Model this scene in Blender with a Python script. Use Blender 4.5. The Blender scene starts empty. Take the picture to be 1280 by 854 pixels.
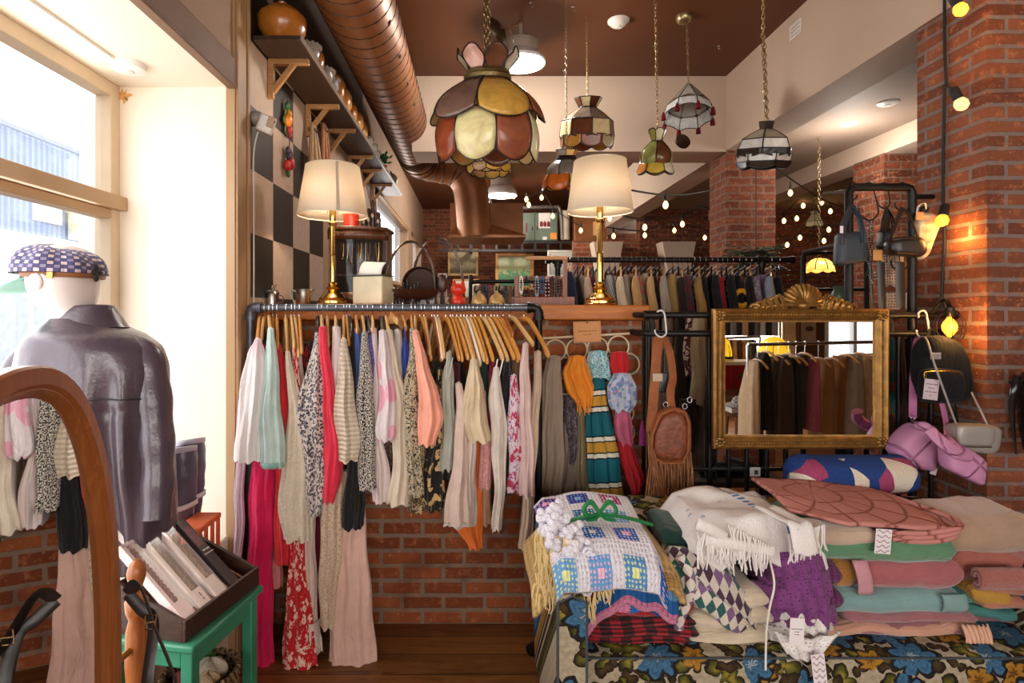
import bpy,math,random
from math import sin,cos,pi,sqrt,atan2,radians
from mathutils import Vector,Matrix,noise as mnoise
CAM_H=1.55
FPX=700.0
VX,VY=595.0,388.0
COL=bpy.context.scene.collection
def P(px,py,Y):
 """a point of the place, read off the photograph at distance Y"""
 return Vector(((px-VX)*Y/FPX,Y,CAM_H+(VY-py)*Y/FPX))
def lerp(a,b,t):
 return a+(b-a)*t
def hx(s):
 s=s.lstrip('#')
 out=[]
 for i in(0,2,4):
  c=int(s[i:i+2],16)/255
  out.append(c/12.92 if c<=.04045 else((c+.055)/1.055)**2.4)
 return(out[0],out[1],out[2],1.0)
def C4(c):
 return hx(c)if isinstance(c,str)else(tuple(c)+(1.0,)if len(c)==3 else tuple(c))
class MB:
 def __init__(self):
  self.v,self.f,self.uv,self.mi=[],[],[],[]
  self.xf=None
  self.m=0
 def add(self,p):
  p=Vector(p)
  if self.xf is not None:
   p=self.xf@p
  self.v.append(p)
  return len(self.v)-1
 def face(self,idx,uvs=None):
  self.f.append(tuple(idx))
  self.uv.append(uvs)
  self.mi.append(self.m)
 def box(self,lo,hi):
  x0,y0,z0=lo
  x1,y1,z1=hi
  i=[self.add(p)for p in((x0,y0,z0),(x1,y0,z0),(x1,y1,z0),(x0,y1,z0),(x0,y0,z1),(x1,y0,z1),(x1,y1,z1),(x0,y1,z1))]
  dx,dy,dz=x1-x0,y1-y0,z1-z0
  for q,w,h in(((0,3,2,1),dy,dx),((4,5,6,7),dx,dy),((0,1,5,4),dx,dz),((1,2,6,5),dy,dz),((2,3,7,6),dx,dz),((3,0,4,7),dy,dz)):
   self.face([i[k]for k in q],[(0,0),(w,0),(w,h),(0,h)])
  return self
 def obox(self,c,size,rot=None):
  """box by centre, size and a 3x3/4x4 rotation"""
  old=self.xf
  m=Matrix.Translation(Vector(c))
  if rot is not None:
   m=m@(rot.to_4x4())
  self.xf=m if old is None else old@m
  s=[k/2 for k in size]
  self.box((-s[0],-s[1],-s[2]),(s[0],s[1],s[2]))
  self.xf=old
  return self
 def grid(self,fn,nu,nv,closed=False,cap0=False,cap1=False,us=1.0,vs=1.0):
  """fn(u, v) -> point; u runs round, v along"""
  cols=nu if closed else nu+1
  idx=[[self.add(fn(i/nu,j/nv))for i in range(cols)]for j in range(nv+1)]
  for j in range(nv):
   for i in range(nu):
    a,b=i,(i+1)%cols
    u0,u1,v0,v1=i/nu*us,(i+1)/nu*us,j/nv*vs,(j+1)/nv*vs
    self.face((idx[j][a],idx[j][b],idx[j+1][b],idx[j+1][a]),[(u0,v0),(u1,v0),(u1,v1),(u0,v1)])
  if cap0:
   self.face(list(reversed(idx[0])))
  if cap1:
   self.face(idx[-1])
  return self
 def tube(self,pts,r,n=8,closed=False,cap=True,sx=1.0,up=None):
  """tube along pts; r number or list; sx squashes one side"""
  pts=[Vector(p)for p in pts]
  N=len(pts)
  rs=r if isinstance(r,(list,tuple))else[r]*N
  rings=[]
  prev=None
  for k in range(N):
   if closed:
    t=pts[(k+1)%N]-pts[(k-1)%N]
   else:
    t=pts[min(k+1,N-1)]-pts[max(k-1,0)]
   if t.length<1e-9:
    t=Vector((0,0,1))
   t.normalize()
   if prev is None:
    a=Vector(up)if up is not None else(Vector((0,0,1))if abs(t.z)<.9 else Vector((1,0,0)))
    nrm=(a-t*a.dot(t)).normalized()
   else:
    nrm=prev-t*prev.dot(t)
    if nrm.length<1e-6:
     nrm=t.orthogonal()
    nrm.normalize()
   prev=nrm
   bn=t.cross(nrm)
   rings.append([self.add(pts[k]+(nrm*cos(2*pi*i/n)+bn*sin(2*pi*i/n)*sx)*rs[k])for i in range(n)])
  L=0
  for k in range(N if closed else N-1):
   A,B=rings[k],rings[(k+1)%N]
   L2=L+(pts[(k+1)%N]-pts[k]).length
   for i in range(n):
    j=(i+1)%n
    c=2*pi*rs[k]/n
    self.face((A[i],A[j],B[j],B[i]),[(i*c,L),((i+1)*c,L),((i+1)*c,L2),(i*c,L2)])
   L=L2
  if cap and not closed:
   self.face(list(reversed(rings[0])))
   self.face(rings[-1])
  return self
 def lathe(self,prof,c=(0,0,0),n=24,axis=None,cap=True):
  """prof: (r, z) from bottom to top about c"""
  c=Vector(c)
  rot=Matrix.Identity(3)if axis is None else Vector((0,0,1)).rotation_difference(Vector(axis)).to_matrix()
  rings=[]
  for r,z in prof:
   rings.append([self.add(c+rot@Vector((max(r,1e-4)*cos(2*pi*i/n),max(r,1e-4)*sin(2*pi*i/n),z)))for i in range(n)])
  L=0
  for k in range(len(prof)-1):
   L2=L+sqrt((prof[k+1][0]-prof[k][0])**2+(prof[k+1][1]-prof[k][1])**2)
   rr=max(prof[k][0],prof[k+1][0])
   for i in range(n):
    j=(i+1)%n
    w=2*pi*rr/n
    self.face((rings[k][i],rings[k][j],rings[k+1][j],rings[k+1][i]),[(i*w,L),(i*w+w,L),(i*w+w,L2),(i*w,L2)])
   L=L2
  if cap:
   if prof[0][0]>1e-3:
    self.face(list(reversed(rings[0])))
   if prof[-1][0]>1e-3:
    self.face(rings[-1])
  return self
 def ball(self,c,r,n=12,m=8,sc=(1,1,1),rot=None):
  c=Vector(c)
  R=rot if rot is not None else Matrix.Identity(3)
  def fn(u,v):
   a,b=2*pi*u,-pi/2+pi*v
   b=max(-pi/2+.02,min(pi/2-.02,b))
   return c+R@Vector((r*sc[0]*cos(b)*cos(a),r*sc[1]*cos(b)*sin(a),r*sc[2]*sin(b)))
  return self.grid(fn,n,m,closed=True,us=2*pi*r,vs=pi*r)
 def prism(self,outline,d,depth_axis='y'):
  """flat outline [(a, b)] in the XZ plane given thickness along Y: d = (y0, y1)"""
  y0,y1=d
  A=[self.add((a,y0,b))for a,b in outline]
  B=[self.add((a,y1,b))for a,b in outline]
  n=len(A)
  self.face(A,[(a,b)for a,b in outline])
  self.face(list(reversed(B)),[(a,b)for a,b in reversed(outline)])
  for i in range(n):
   j=(i+1)%n
   self.face((A[j],A[i],B[i],B[j]),[(0,0),(.02,0),(.02,.02),(0,.02)])
  return self
 def build(self,name,mats,parent=None,smooth=40,bevel=0,solid=0,subd=0,**tags):
  return build(self,name,mats,parent,smooth,bevel,solid,subd,**tags)
def wloc(o):
 l=o.location.copy()
 while o.parent:
  o=o.parent
  l+=o.location
 return l
def tag(o,label=None,category=None,group=None,kind=None):
 if label:
  o['label']=label
 if category:
  o['category']=category
 if group:
  o['group']=group
 if kind:
  o['kind']=kind
 return o
def build(mb,name,mats,parent=None,smooth=40,bevel=0,solid=0,subd=0,**tags):
 if parent is None:
  xs=[p.x for p in mb.v];ys=[p.y for p in mb.v];zs=[p.z for p in mb.v]
  base=Vector(((min(xs)+max(xs))/2,(min(ys)+max(ys))/2,min(zs)))
  off=base
 else:
  off=wloc(parent)
  base=Vector((0,0,0))
 me=bpy.data.meshes.new(name)
 me.from_pydata([tuple(p-off)for p in mb.v],[],mb.f)
 if not isinstance(mats,(list,tuple)):
  mats=[mats]
 for m in mats:
  me.materials.append(m)
 if len(mats)>1:
  me.polygons.foreach_set('material_index',mb.mi)
 lay=me.uv_layers.new(name='UVMap')
 k=0
 for uvs,f in zip(mb.uv,mb.f):
  for q in range(len(f)):
   if uvs:
    lay.data[k].uv=uvs[q]
   k+=1
 if smooth:
  me.polygons.foreach_set('use_smooth',[True]*len(me.polygons))
  me.set_sharp_from_angle(angle=radians(smooth))
 o=bpy.data.objects.new(name,me)
 COL.objects.link(o)
 o.location=base
 if parent is not None:
  o.parent=parent
 if solid:
  md=o.modifiers.new('solid','SOLIDIFY');md.thickness=solid;md.offset=0
 if bevel:
  md=o.modifiers.new('bevel','BEVEL');md.width=bevel;md.segments=2;md.limit_method='ANGLE'
 if subd:
  md=o.modifiers.new('subd','SUBSURF');md.levels=subd;md.render_levels=subd
 tag(o,**tags)
 return o
def thing(name,loc,label,category,group=None):
 o=bpy.data.objects.new(name,None)
 o.empty_display_size=.05
 COL.objects.link(o)
 o.location=Vector(loc)
 return tag(o,label,category,group)
def smoothprof(prof,t):
 """catmull-rom-ish interpolation of rows keyed by first column, t in 0..1 over the key range"""
 ks=[p[0]for p in prof]
 y=lerp(ks[0],ks[-1],t)
 for i in range(len(ks)-1):
  if(ks[i]<=y<=ks[i+1])or(ks[i]>=y>=ks[i+1])or i==len(ks)-2:
   break
 s=0 if ks[i+1]==ks[i]else(y-ks[i])/(ks[i+1]-ks[i])
 s=max(0,min(1,s))
 out=[y]
 for c in range(1,len(prof[0])):
  p0=prof[max(i-1,0)][c];p1=prof[i][c];p2=prof[i+1][c];p3=prof[min(i+2,len(prof)-1)][c]
  m1=(p2-p0)*.35;m2=(p3-p1)*.35
  h=(2*s**3-3*s**2+1)*p1+(s**3-2*s**2+s)*m1+(-2*s**3+3*s**2)*p2+(s**3-s**2)*m2
  out.append(h)
 return out
def curve_pts(pts,n=24):
 """smooth path through pts"""
 pts=[Vector(p)for p in pts]
 out=[]
 m=len(pts)-1
 for k in range(n+1):
  t=k/n*m
  i=min(int(t),m-1)
  s=t-i
  p0,p1,p2,p3=pts[max(i-1,0)],pts[i],pts[i+1],pts[min(i+2,m)]
  out.append(.5*((2*p1)+(p2-p0)*s+(2*p0-5*p1+4*p2-p3)*s*s+(3*p1-p0-3*p2+p3)*s**3))
 return out
def nz(x,y=0,z=0):
 return mnoise.noise(Vector((x,y,z)))
class NG:
 def __init__(self,name):
  self.mat=bpy.data.materials.new(name)
  self.mat.use_nodes=True
  self.t=self.mat.node_tree
  self.b=self.t.nodes['Principled BSDF']
 def n(self,typ,**kw):
  nd=self.t.nodes.new('ShaderNode'+typ)
  for k,v in kw.items():
   setattr(nd,k,v)
  return nd
 def l(self,a,b):
  self.t.links.new(a,b)
 def val(self,inp,v):
  if hasattr(v,'is_output')or isinstance(v,bpy.types.NodeSocket):
   self.l(v,inp)
  else:
   inp.default_value=v
 def coord(self,which='UV',scale=(1,1,1),loc=(0,0,0),rot=(0,0,0)):
  tc=self.n('TexCoord')
  mp=self.n('Mapping')
  mp.inputs['Scale'].default_value=scale if not isinstance(scale,(int,float))else(scale,)*3
  mp.inputs['Location'].default_value=loc
  mp.inputs['Rotation'].default_value=rot
  self.l(tc.outputs[which],mp.inputs['Vector'])
  return mp.outputs[0]
 def noise(self,vec,scale,detail=3,rough=.5,dist=0):
  nd=self.n('TexNoise')
  self.l(vec,nd.inputs['Vector'])
  nd.inputs['Scale'].default_value=scale
  nd.inputs['Detail'].default_value=detail
  nd.inputs['Roughness'].default_value=rough
  nd.inputs['Distortion'].default_value=dist
  return nd
 def vor(self,vec,scale,feature='F1',rnd=1.0):
  nd=self.n('TexVoronoi',feature=feature)
  self.l(vec,nd.inputs['Vector'])
  nd.inputs['Scale'].default_value=scale
  nd.inputs['Randomness'].default_value=rnd
  return nd
 def math(self,op,a,b=0.0,c=0.0):
  nd=self.n('Math',operation=op)
  self.val(nd.inputs[0],a);self.val(nd.inputs[1],b);self.val(nd.inputs[2],c)
  return nd.outputs[0]
 def step(self,v,edge,soft=.03):
  nd=self.n('MapRange')
  nd.interpolation_type='SMOOTHSTEP'
  self.val(nd.inputs['Value'],v)
  nd.inputs['From Min'].default_value=edge-soft
  nd.inputs['From Max'].default_value=edge+soft
  return nd.outputs[0]
 def mix(self,f,a,b,mode='MIX'):
  nd=self.n('MixRGB',blend_type=mode)
  self.val(nd.inputs[0],f)
  self.val(nd.inputs[1],C4(a)if isinstance(a,(str,tuple))else a)
  self.val(nd.inputs[2],C4(b)if isinstance(b,(str,tuple))else b)
  return nd.outputs[0]
 def ramp(self,v,stops,const=False):
  nd=self.n('ValToRGB')
  cr=nd.color_ramp
  if const:
   cr.interpolation='CONSTANT'
  while len(cr.elements)<len(stops):
   cr.elements.new(.5)
  for e,(p,c)in zip(cr.elements,stops):
   e.position=p
   e.color=C4(c)
  self.l(v,nd.inputs[0])
  return nd.outputs[0]
 def sep(self,v):
  nd=self.n('SeparateXYZ')
  self.l(v,nd.inputs[0])
  return nd.outputs
 def comb(self,x,y,z=0.0):
  nd=self.n('CombineXYZ')
  self.val(nd.inputs[0],x);self.val(nd.inputs[1],y);self.val(nd.inputs[2],z)
  return nd.outputs[0]
 def bump(self,h,strength=.3,dist=.01):
  nd=self.n('Bump')
  nd.inputs['Strength'].default_value=strength
  nd.inputs['Distance'].default_value=dist
  self.l(h,nd.inputs['Height'])
  self.l(nd.outputs[0],self.b.inputs['Normal'])
 def done(self,color,rough=.6,metal=0.0,spec=None):
  if isinstance(color,(str,tuple)):
   self.b.inputs['Base Color'].default_value=C4(color)
  else:
   self.l(color,self.b.inputs['Base Color'])
  self.val(self.b.inputs['Roughness'],rough)
  self.b.inputs['Metallic'].default_value=metal
  if spec is not None:
   self.b.inputs['Specular IOR Level'].default_value=spec
  return self.mat
_mats={}
def solid_mat(name,col,rough=.6,metal=0.0,var=.12,vscale=8,bump=0.0,bscale=60,spec=None,trans=0.0,alpha=1.0):
 key=('s',name)
 if key in _mats:
  return _mats[key]
 g=NG(name)
 v=g.coord('Object')
 c=C4(col)
 nd=g.noise(v,vscale,4)
 dark=tuple(k*(1-var)for k in c[:3]);light=tuple(min(1,k*(1+var))for k in c[:3])
 colr=g.ramp(nd.outputs[0],[(.3,dark),(.7,light)])
 if bump:
  b=g.noise(v,bscale,3)
  g.bump(b.outputs[0],bump,.004)
 m=g.done(colr,rough,metal,spec)
 if trans:
  g.b.inputs['Transmission Weight'].default_value=trans
 if alpha<1:
  g.b.inputs['Alpha'].default_value=alpha
 _mats[key]=m
 return m
def wood_mat(name,c1,c2,rough=.4,scale=3,axis=0,bump=.1):
 key=('w',name)
 if key in _mats:
  return _mats[key]
 g=NG(name)
 sc=[14,14,14]
 sc[axis]=1.0
 v=g.coord('Object',tuple(sc))
 a=g.noise(v,scale,5,.6,1.2)
 col=g.ramp(a.outputs[0],[(.3,c1),(.52,c2),(.7,c1)])
 g.bump(a.outputs[0],bump,.003)
 _mats[key]=g.done(col,rough)
 return _mats[key]
def fab(name,base,kind='plain',c2=None,c3=None,scale=1.0,rough=.85,bump=.25,c4=None,sheen=.2):
 """woven, knitted and printed cloth; patterns ride on the cloth's own UV (metres)"""
 key=('f',name)
 if key in _mats:
  return _mats[key]
 g=NG(name)
 v=g.coord('UV')
 vo=g.coord('Object')
 col=C4(base)
 n0=g.noise(vo,14,3).outputs[0]
 dk=tuple(k*.86 for k in col[:3])
 basec=g.ramp(n0,[(.3,dk),(.65,col)])
 h=g.noise(v,260,2).outputs[0]
 out=basec
 if kind=='floral':
  w=g.noise(v,34*scale,2).outputs['Color']
  vv=g.mix(.06,v,w,'ADD')
  a=g.vor(vv,26*scale)
  b=g.vor(vv,44*scale)
  f1=g.math('LESS_THAN',a.outputs['Distance'],.42)
  f2=g.math('LESS_THAN',b.outputs['Distance'],.26)
  f3=g.math('LESS_THAN',a.outputs['Distance'],.16)
  out=g.mix(f2,out,c3 or c2)
  out=g.mix(f1,out,c2)
  out=g.mix(f3,out,c4 or c3 or base)
 elif kind=='leopard':
  a=g.vor(v,70*scale)
  nn=g.noise(v,50*scale,2).outputs[0]
  d=g.math('ADD',a.outputs['Distance'],g.math('MULTIPLY',nn,.5))
  ring=g.math('COMPARE',d,.62,.13)
  inner=g.math('LESS_THAN',d,.49)
  out=g.mix(inner,out,c3 or c2)
  out=g.mix(ring,out,c2)
 elif kind=='speckle':
  nn=g.noise(v,240*scale,1).outputs[0]
  out=g.mix(g.step(nn,.5,.05),out,c2)
  h=nn
 elif kind=='dots':
  a=g.vor(v,90*scale,rnd=.2)
  out=g.mix(g.math('LESS_THAN',a.outputs['Distance'],.3),out,c2)
 elif kind=='paisley':
  nn=g.noise(v,30*scale,4,.6,2.5).outputs[0]
  out=g.mix(g.step(nn,.52,.02),out,c2)
  out=g.mix(g.math('COMPARE',nn,.45,.02),out,c3 or c2)
 elif kind=='knit':
  x,y,z=g.sep(v)
  a=g.math('SINE',g.math('MULTIPLY',y,420*scale))
  b=g.math('SINE',g.math('MULTIPLY',x,300*scale))
  h=g.math('ADD',a,g.math('MULTIPLY',b,.6))
  out=g.mix(g.math('MULTIPLY',g.step(h,-.5,.8),.9),tuple(k*.6 for k in col[:3]),basec)
  bump=max(bump,.6)
 elif kind=='ribs':
  x,y,z=g.sep(v)
  h=g.math('SINE',g.math('MULTIPLY',y,200*scale))
  out=g.mix(g.step(h,-.3,.5),tuple(k*.72 for k in col[:3]),basec)
  bump=max(bump,.6)
 elif kind=='lace':
  a=g.vor(v,120*scale,'DISTANCE_TO_EDGE')
  out=g.mix(g.step(a.outputs['Distance'],.16,.08),basec,c2)
  h=a.outputs['Distance']
 elif kind=='stripes':
  x,y,z=g.sep(v)
  t=g.math('FRACT',g.math('MULTIPLY',y,1/scale))
  cols=c2
  out=g.ramp(t,[(p,c)for p,c in cols],True)
 elif kind=='diag':
  x,y,z=g.sep(v)
  t=g.math('FRACT',g.math('MULTIPLY',g.math('ADD',x,y),40*scale))
  out=g.mix(g.math('LESS_THAN',t,.45),out,c2)
 elif kind=='plaid':
  x,y,z=g.sep(v)
  fx=g.math('LESS_THAN',g.math('FRACT',g.math('MULTIPLY',x,14*scale)),.5)
  fy=g.math('LESS_THAN',g.math('FRACT',g.math('MULTIPLY',y,14*scale)),.5)
  s=g.math('ADD',fx,fy)
  out=g.ramp(g.math('MULTIPLY',s,.5),[(0,base),(.25,c2),(.75,c3)],True)
  if c4:
   t=g.math('FRACT',g.math('MULTIPLY',x,28*scale))
   out=g.mix(g.math('LESS_THAN',t,.1),out,c4)
   t=g.math('FRACT',g.math('MULTIPLY',y,28*scale))
   out=g.mix(g.math('LESS_THAN',t,.1),out,c4)
 elif kind=='ombre':
  x,y,z=g.sep(v)
  t=g.math('ADD',g.math('MULTIPLY',y,scale),g.math('MULTIPLY',g.noise(v,6,2).outputs[0],.3))
  out=g.ramp(t,[(.15,base),(.6,c2)])
 elif kind=='patch':
  x,y,z=g.sep(v)
  a=g.math('MULTIPLY',g.math('ADD',x,y),17*scale)
  b=g.math('MULTIPLY',g.math('SUBTRACT',x,y),17*scale)
  cell=g.comb(g.math('FLOOR',a),g.math('FLOOR',b))
  wn=g.n('TexWhiteNoise',noise_dimensions='2D')
  g.l(cell,wn.inputs['Vector'])
  odd=g.math('FLOORED_MODULO',g.math('ADD',g.math('FLOOR',a),g.math('FLOOR',b)),2)
  pc=g.ramp(wn.outputs['Value'],[(0,c2),(.4,c3),(.7,c4)],True)
  out=g.mix(odd,basec,pc)
  ea=g.math('ABSOLUTE',g.math('SUBTRACT',g.math('FRACT',a),.5))
  eb=g.math('ABSOLUTE',g.math('SUBTRACT',g.math('FRACT',b),.5))
  h=g.math('MULTIPLY',g.math('MAXIMUM',ea,eb),-1)
 elif kind=='holes':
  a=g.vor(v,70*scale,rnd=.35)
  out=g.mix(g.math('LESS_THAN',a.outputs['Distance'],.22),out,c2)
  h=a.outputs['Distance']
  bump=max(bump,.6)
 elif kind=='fur':
  vs=g.coord('UV',(1,.18,1))
  h=g.noise(vs,240*scale,3,.7).outputs[0]
  out=g.mix(g.step(h,.5,.15),tuple(k*.45 for k in col[:3]),c2 or basec)
  bump=1.0
 cz=g.noise(g.coord('UV',(1,.3,1)),26,3,.6,.8).outputs[0]
 b1=g.n('Bump');b1.inputs['Strength'].default_value=.55;b1.inputs['Distance'].default_value=.02
 g.l(cz,b1.inputs['Height'])
 if bump:
  g.bump(h,bump,.004)
  g.l(b1.outputs[0],g.b.inputs['Normal'].links[0].from_node.inputs['Normal'])
 m=g.done(out,rough,0,.25)
 g.b.inputs['Sheen Weight'].default_value=sheen
 _mats[key]=m
 return m
def emit_mat(name,col,strength,base=None):
 key=('e',name)
 if key in _mats:
  return _mats[key]
 g=NG(name)
 c=C4(col)
 nd=g.noise(g.coord('Object'),30,2)
 cc=g.ramp(nd.outputs[0],[(.2,tuple(k*.96 for k in c[:3])),(.8,c)])
 g.l(cc,g.b.inputs['Emission Color'])
 g.b.inputs['Emission Strength'].default_value=strength
 m=g.done(base or col,.4)
 _mats[key]=m
 return m
def brick_mat(name,c1='#a1522f',c2='#6f3320',mortar='#8d7866',bw=.225,rh=.0755,mw=.011,dirt=.5,seed=0.0,z0=0.0):
 g=NG(name)
 geo=g.n('NewGeometry')
 x,y,z=g.sep(geo.outputs['Position'])
 u=g.math('ADD',g.math('ADD',x,y),seed)
 v=g.comb(u,g.math('ADD',z,z0))
 wob=g.noise(v,9,3).outputs['Color']
 vv=g.mix(.012,v,wob,'ADD')
 bt=g.n('TexBrick')
 bt.offset=.5
 g.l(vv,bt.inputs['Vector'])
 bt.inputs['Scale'].default_value=1
 bt.inputs['Brick Width'].default_value=bw
 bt.inputs['Row Height'].default_value=rh
 bt.inputs['Mortar Size'].default_value=mw
 bt.inputs['Mortar Smooth'].default_value=.35
 bt.inputs['Bias'].default_value=-.1
 bt.inputs['Color1'].default_value=C4(c1)
 bt.inputs['Color2'].default_value=C4(c2)
 bt.inputs['Mortar'].default_value=C4(mortar)
 n1=g.noise(v,22,5,.65).outputs[0]
 n2=g.noise(v,5,3,.5).outputs[0]
 n3=g.noise(v,60,4,.6).outputs[0]
 col=g.mix(g.step(n1,.62,.12),bt.outputs['Color'],C4('#b9714a'))
 col=g.mix(g.math('MULTIPLY',g.step(n2,.6,.1),dirt),col,C4('#5a2a1c'))
 col=g.mix(g.math('MULTIPLY',g.step(n3,.66,.05),.45),col,C4('#c9ab95'))
 hgt=g.math('ADD',g.math('MULTIPLY',bt.outputs['Fac'],-1.0),g.math('MULTIPLY',n3,.5))
 g.bump(hgt,.55,.012)
 return g.done(col,.88,0,.3)
XW=-1.07
YW=2.77
YB=11.3
ZC=3.60
WIN_X=-1.58
paint_cream=solid_mat('cream paint','#f1e6d4',.55,var=.03,vscale=2)
paint_tan=solid_mat('tan painted trim','#b08d68',.4,var=.05,vscale=3)
paint_beam=solid_mat('beam paint','#c6af9b',.7,var=.03,vscale=2)
paint_wall=solid_mat('beige wall paint','#a98c74',.7,var=.05,vscale=2)
upper_dark=solid_mat('dark brown wall paint','#3a2a22',.7,var=.1,vscale=2)  # dark brown for the near wall above the shelf, beige beyond
paint_ceil=solid_mat('brown ceiling paint','#5c3012',.55,var=.08,vscale=2)
paint_bay=solid_mat('grey beige ceiling paint','#8f7a6b',.7,var=.03,vscale=2)
trim_brown=solid_mat('brown header trim','#7d5c46',.6,var=.1,vscale=6)
brick_low=brick_mat('half wall brick','#a2572f','#73371e','#8a7462',.205,.0735,.013,.5,0.05)
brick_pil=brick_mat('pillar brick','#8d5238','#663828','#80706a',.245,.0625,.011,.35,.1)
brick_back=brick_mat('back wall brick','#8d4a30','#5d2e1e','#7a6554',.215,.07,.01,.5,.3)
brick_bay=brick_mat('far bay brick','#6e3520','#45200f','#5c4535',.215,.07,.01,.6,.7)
wood_ledge=wood_mat('orange ledge wood','#c9761e','#a85a14',.5,3,0)
def struct(name,mb,m,**k):
 return mb.build(name,m,None,smooth=k.pop('smooth',30),kind='structure',**k)
g=NG('old plank floor')
geo=g.n('NewGeometry')
x,y,z=g.sep(geo.outputs['Position'])
row=g.math('FLOOR',g.math('MULTIPLY',y,1/.14))
wn=g.n('TexWhiteNoise',noise_dimensions='1D')
g.l(row,wn.inputs['W'])
v=g.comb(g.math('ADD',g.math('MULTIPLY',x,1.2),g.math('MULTIPLY',wn.outputs['Value'],30)),g.math('MULTIPLY',y,16))
n1=g.noise(v,1.6,6,.65,1.5).outputs[0]
n2=g.noise(g.comb(x,y),7,4).outputs[0]
col=g.ramp(n1,[(.3,'#553018'),(.55,'#935e30'),(.75,'#734522')])
col=g.mix(g.math('MULTIPLY',wn.outputs['Value'],.35),col,C4('#2f170b'))
fy=g.math('FRACT',g.math('MULTIPLY',y,1/.14))
gap=g.math('LESS_THAN',fy,.035)
col=g.mix(gap,col,C4('#160b06'))
col=g.mix(g.math('MULTIPLY',g.step(n2,.62,.05),.35),col,C4('#9a6a40'))
g.bump(g.math('SUBTRACT',n1,gap),.3,.004)
m_floor=g.done(col,g.math('ADD',.28,g.math('MULTIPLY',n2,.3)),0,.4)
struct('floor',MB().box((-2.0,-3.2,-.06),(6.6,YB,0)),m_floor)
struct('ceiling',MB().box((-1.6,-3.2,ZC),(2.3,YB,ZC+.1)),paint_ceil)
struct('ceiling_right_bay',MB().box((2.3,-3.2,3.10),(6.6,YB,3.25)),paint_bay)
struct('beam_across',MB().box((-.56,4.9,2.94),(2.2,5.28,ZC)),paint_beam)
struct('beam_long',MB().box((2.19,-3.2,2.95),(2.47,YB,ZC)),paint_beam)
struct('beam_right_bay',MB().box((3.57,-3.2,2.925),(3.87,YB,3.11)),paint_beam)
mb=MB()
mb.box((XW-.2,2.61,0),(XW,5.95,2.86))
mb.box((XW-.2,5.95,0),(XW,8.75,1.88))
mb.box((XW-.2,8.75,0),(XW,9.3,2.86))
mb.box((XW-.2,9.3,0),(XW,10.9,1.88))
mb.box((XW-.2,10.9,0),(XW,YB,2.86))
mb.box((XW-.2,5.3,2.86),(XW,YB,ZC))
struct('wall_left',mb,paint_wall)
struct('wall_left_upper',MB().box((XW-.2,2.61,2.86),(XW,5.3,ZC)),upper_dark)
g=NG('black and white square tiles')
geo=g.n('NewGeometry')
x,y,z=g.sep(geo.outputs['Position'])
cy=g.math('FLOOR',g.math('MULTIPLY',g.math('SUBTRACT',y,2.615),1/.322))
cz=g.math('FLOOR',g.math('MULTIPLY',g.math('SUBTRACT',z,1.612),1/.303))
odd=g.math('FLOORED_MODULO',g.math('ADD',cy,cz),2)
n1=g.noise(geo.outputs['Position'],30,4).outputs[0]
wh=g.ramp(n1,[(.3,'#b29a88'),(.7,'#bfa896')])
bk=g.ramp(n1,[(.3,'#1b1512'),(.7,'#241c18')])
m_chk=g.done(g.mix(odd,bk,wh),.45)
struct('wall_left_tiles',MB().box((XW,2.615,0),(XW+.006,3.90,2.86)),m_chk)
struct('wall_left_tiles',MB().box((XW,2.615,2.86),(XW+.006,2.937,ZC)),m_chk)
SOF=2.535
struct('wall_recess_return',MB().box((WIN_X-.06,2.47,0),(XW-.03,2.60,SOF+.5)),paint_cream)
struct('ceiling_recess',MB().box((WIN_X-.06,-3.2,SOF),(XW-.02,2.47,SOF+.08)),paint_cream)
struct('wall_left_header',MB().box((XW-.05,-3.2,SOF+.08),(XW,2.46,ZC)),paint_wall)
mb=MB().box((XW-.02,-3.2,SOF),(XW+.015,2.46,SOF+.12)).box((XW-.02,-3.2,SOF-.012),(XW+.022,2.46,SOF+.006))
struct('trim_header',mb,trim_brown,bevel=.004)
mb=MB().box((XW-.03,2.46,0),(XW+.012,2.60,ZC)).box((XW+.012,2.465,0),(XW+.022,2.50,ZC)).box((XW+.012,2.585,0),(XW+.02,2.612,ZC))
struct('trim_corner_casing',mb,paint_tan,bevel=.003)
sill_m=solid_mat('white sill paint','#e6dccb',.5,var=.04)
struct('trim_window_platform',MB().box((WIN_X-.02,-3.2,0),(XW-.02,2.47,.56)),sill_m,bevel=.006)
mb=MB()
pc=P(155,120,2.469)
mb.grid(lambda u,v:pc+Vector((.026*v*(1+.45*sin(2*pi*u*5+1))*cos(2*pi*u),-.001,.026*v*(1+.4*sin(2*pi*u*7))*sin(2*pi*u))),40,4,closed=True)
struct('wall_paint_peel',mb,solid_mat('bare plaster','#d9a25e',.9,var=.2,vscale=60))
white_fr=solid_mat('white window paint','#f0ece6',.5,var=.02)
tan_fr=solid_mat('tan window frame','#dcc5a6',.5,var=.05)
g=NG('window pane glass')
g.b.inputs['Transmission Weight'].default_value=1
g.b.inputs['IOR'].default_value=1.02
g.b.inputs['Alpha'].default_value=.12
nn=g.noise(g.coord('Object'),5,2)
m_pane=g.done(g.ramp(nn.outputs[0],[(0,'#f2f7fb'),(1,'#ffffff')]),.02)
w=thing('window_1',(WIN_X,.5,.56),None,None);w['kind']='structure'
mb=MB()
mb.box((WIN_X-.06,2.41,.56),(WIN_X+.01,2.47,SOF)).box((WIN_X-.06,-3.2,SOF-.06),(WIN_X+.01,2.41,SOF))
mb.box((WIN_X-.06,-3.2,.56),(WIN_X+.01,2.41,.63)).box((WIN_X-.05,-.2,.63),(WIN_X,-.13,SOF-.06))
mb.build('window_frame',tan_fr,w,bevel=.004)
mb=MB().box((WIN_X-.02,-3.2,1.985),(WIN_X+.045,2.47,2.045)).box((WIN_X-.05,-3.2,1.945),(WIN_X+.012,2.41,1.985))
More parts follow.
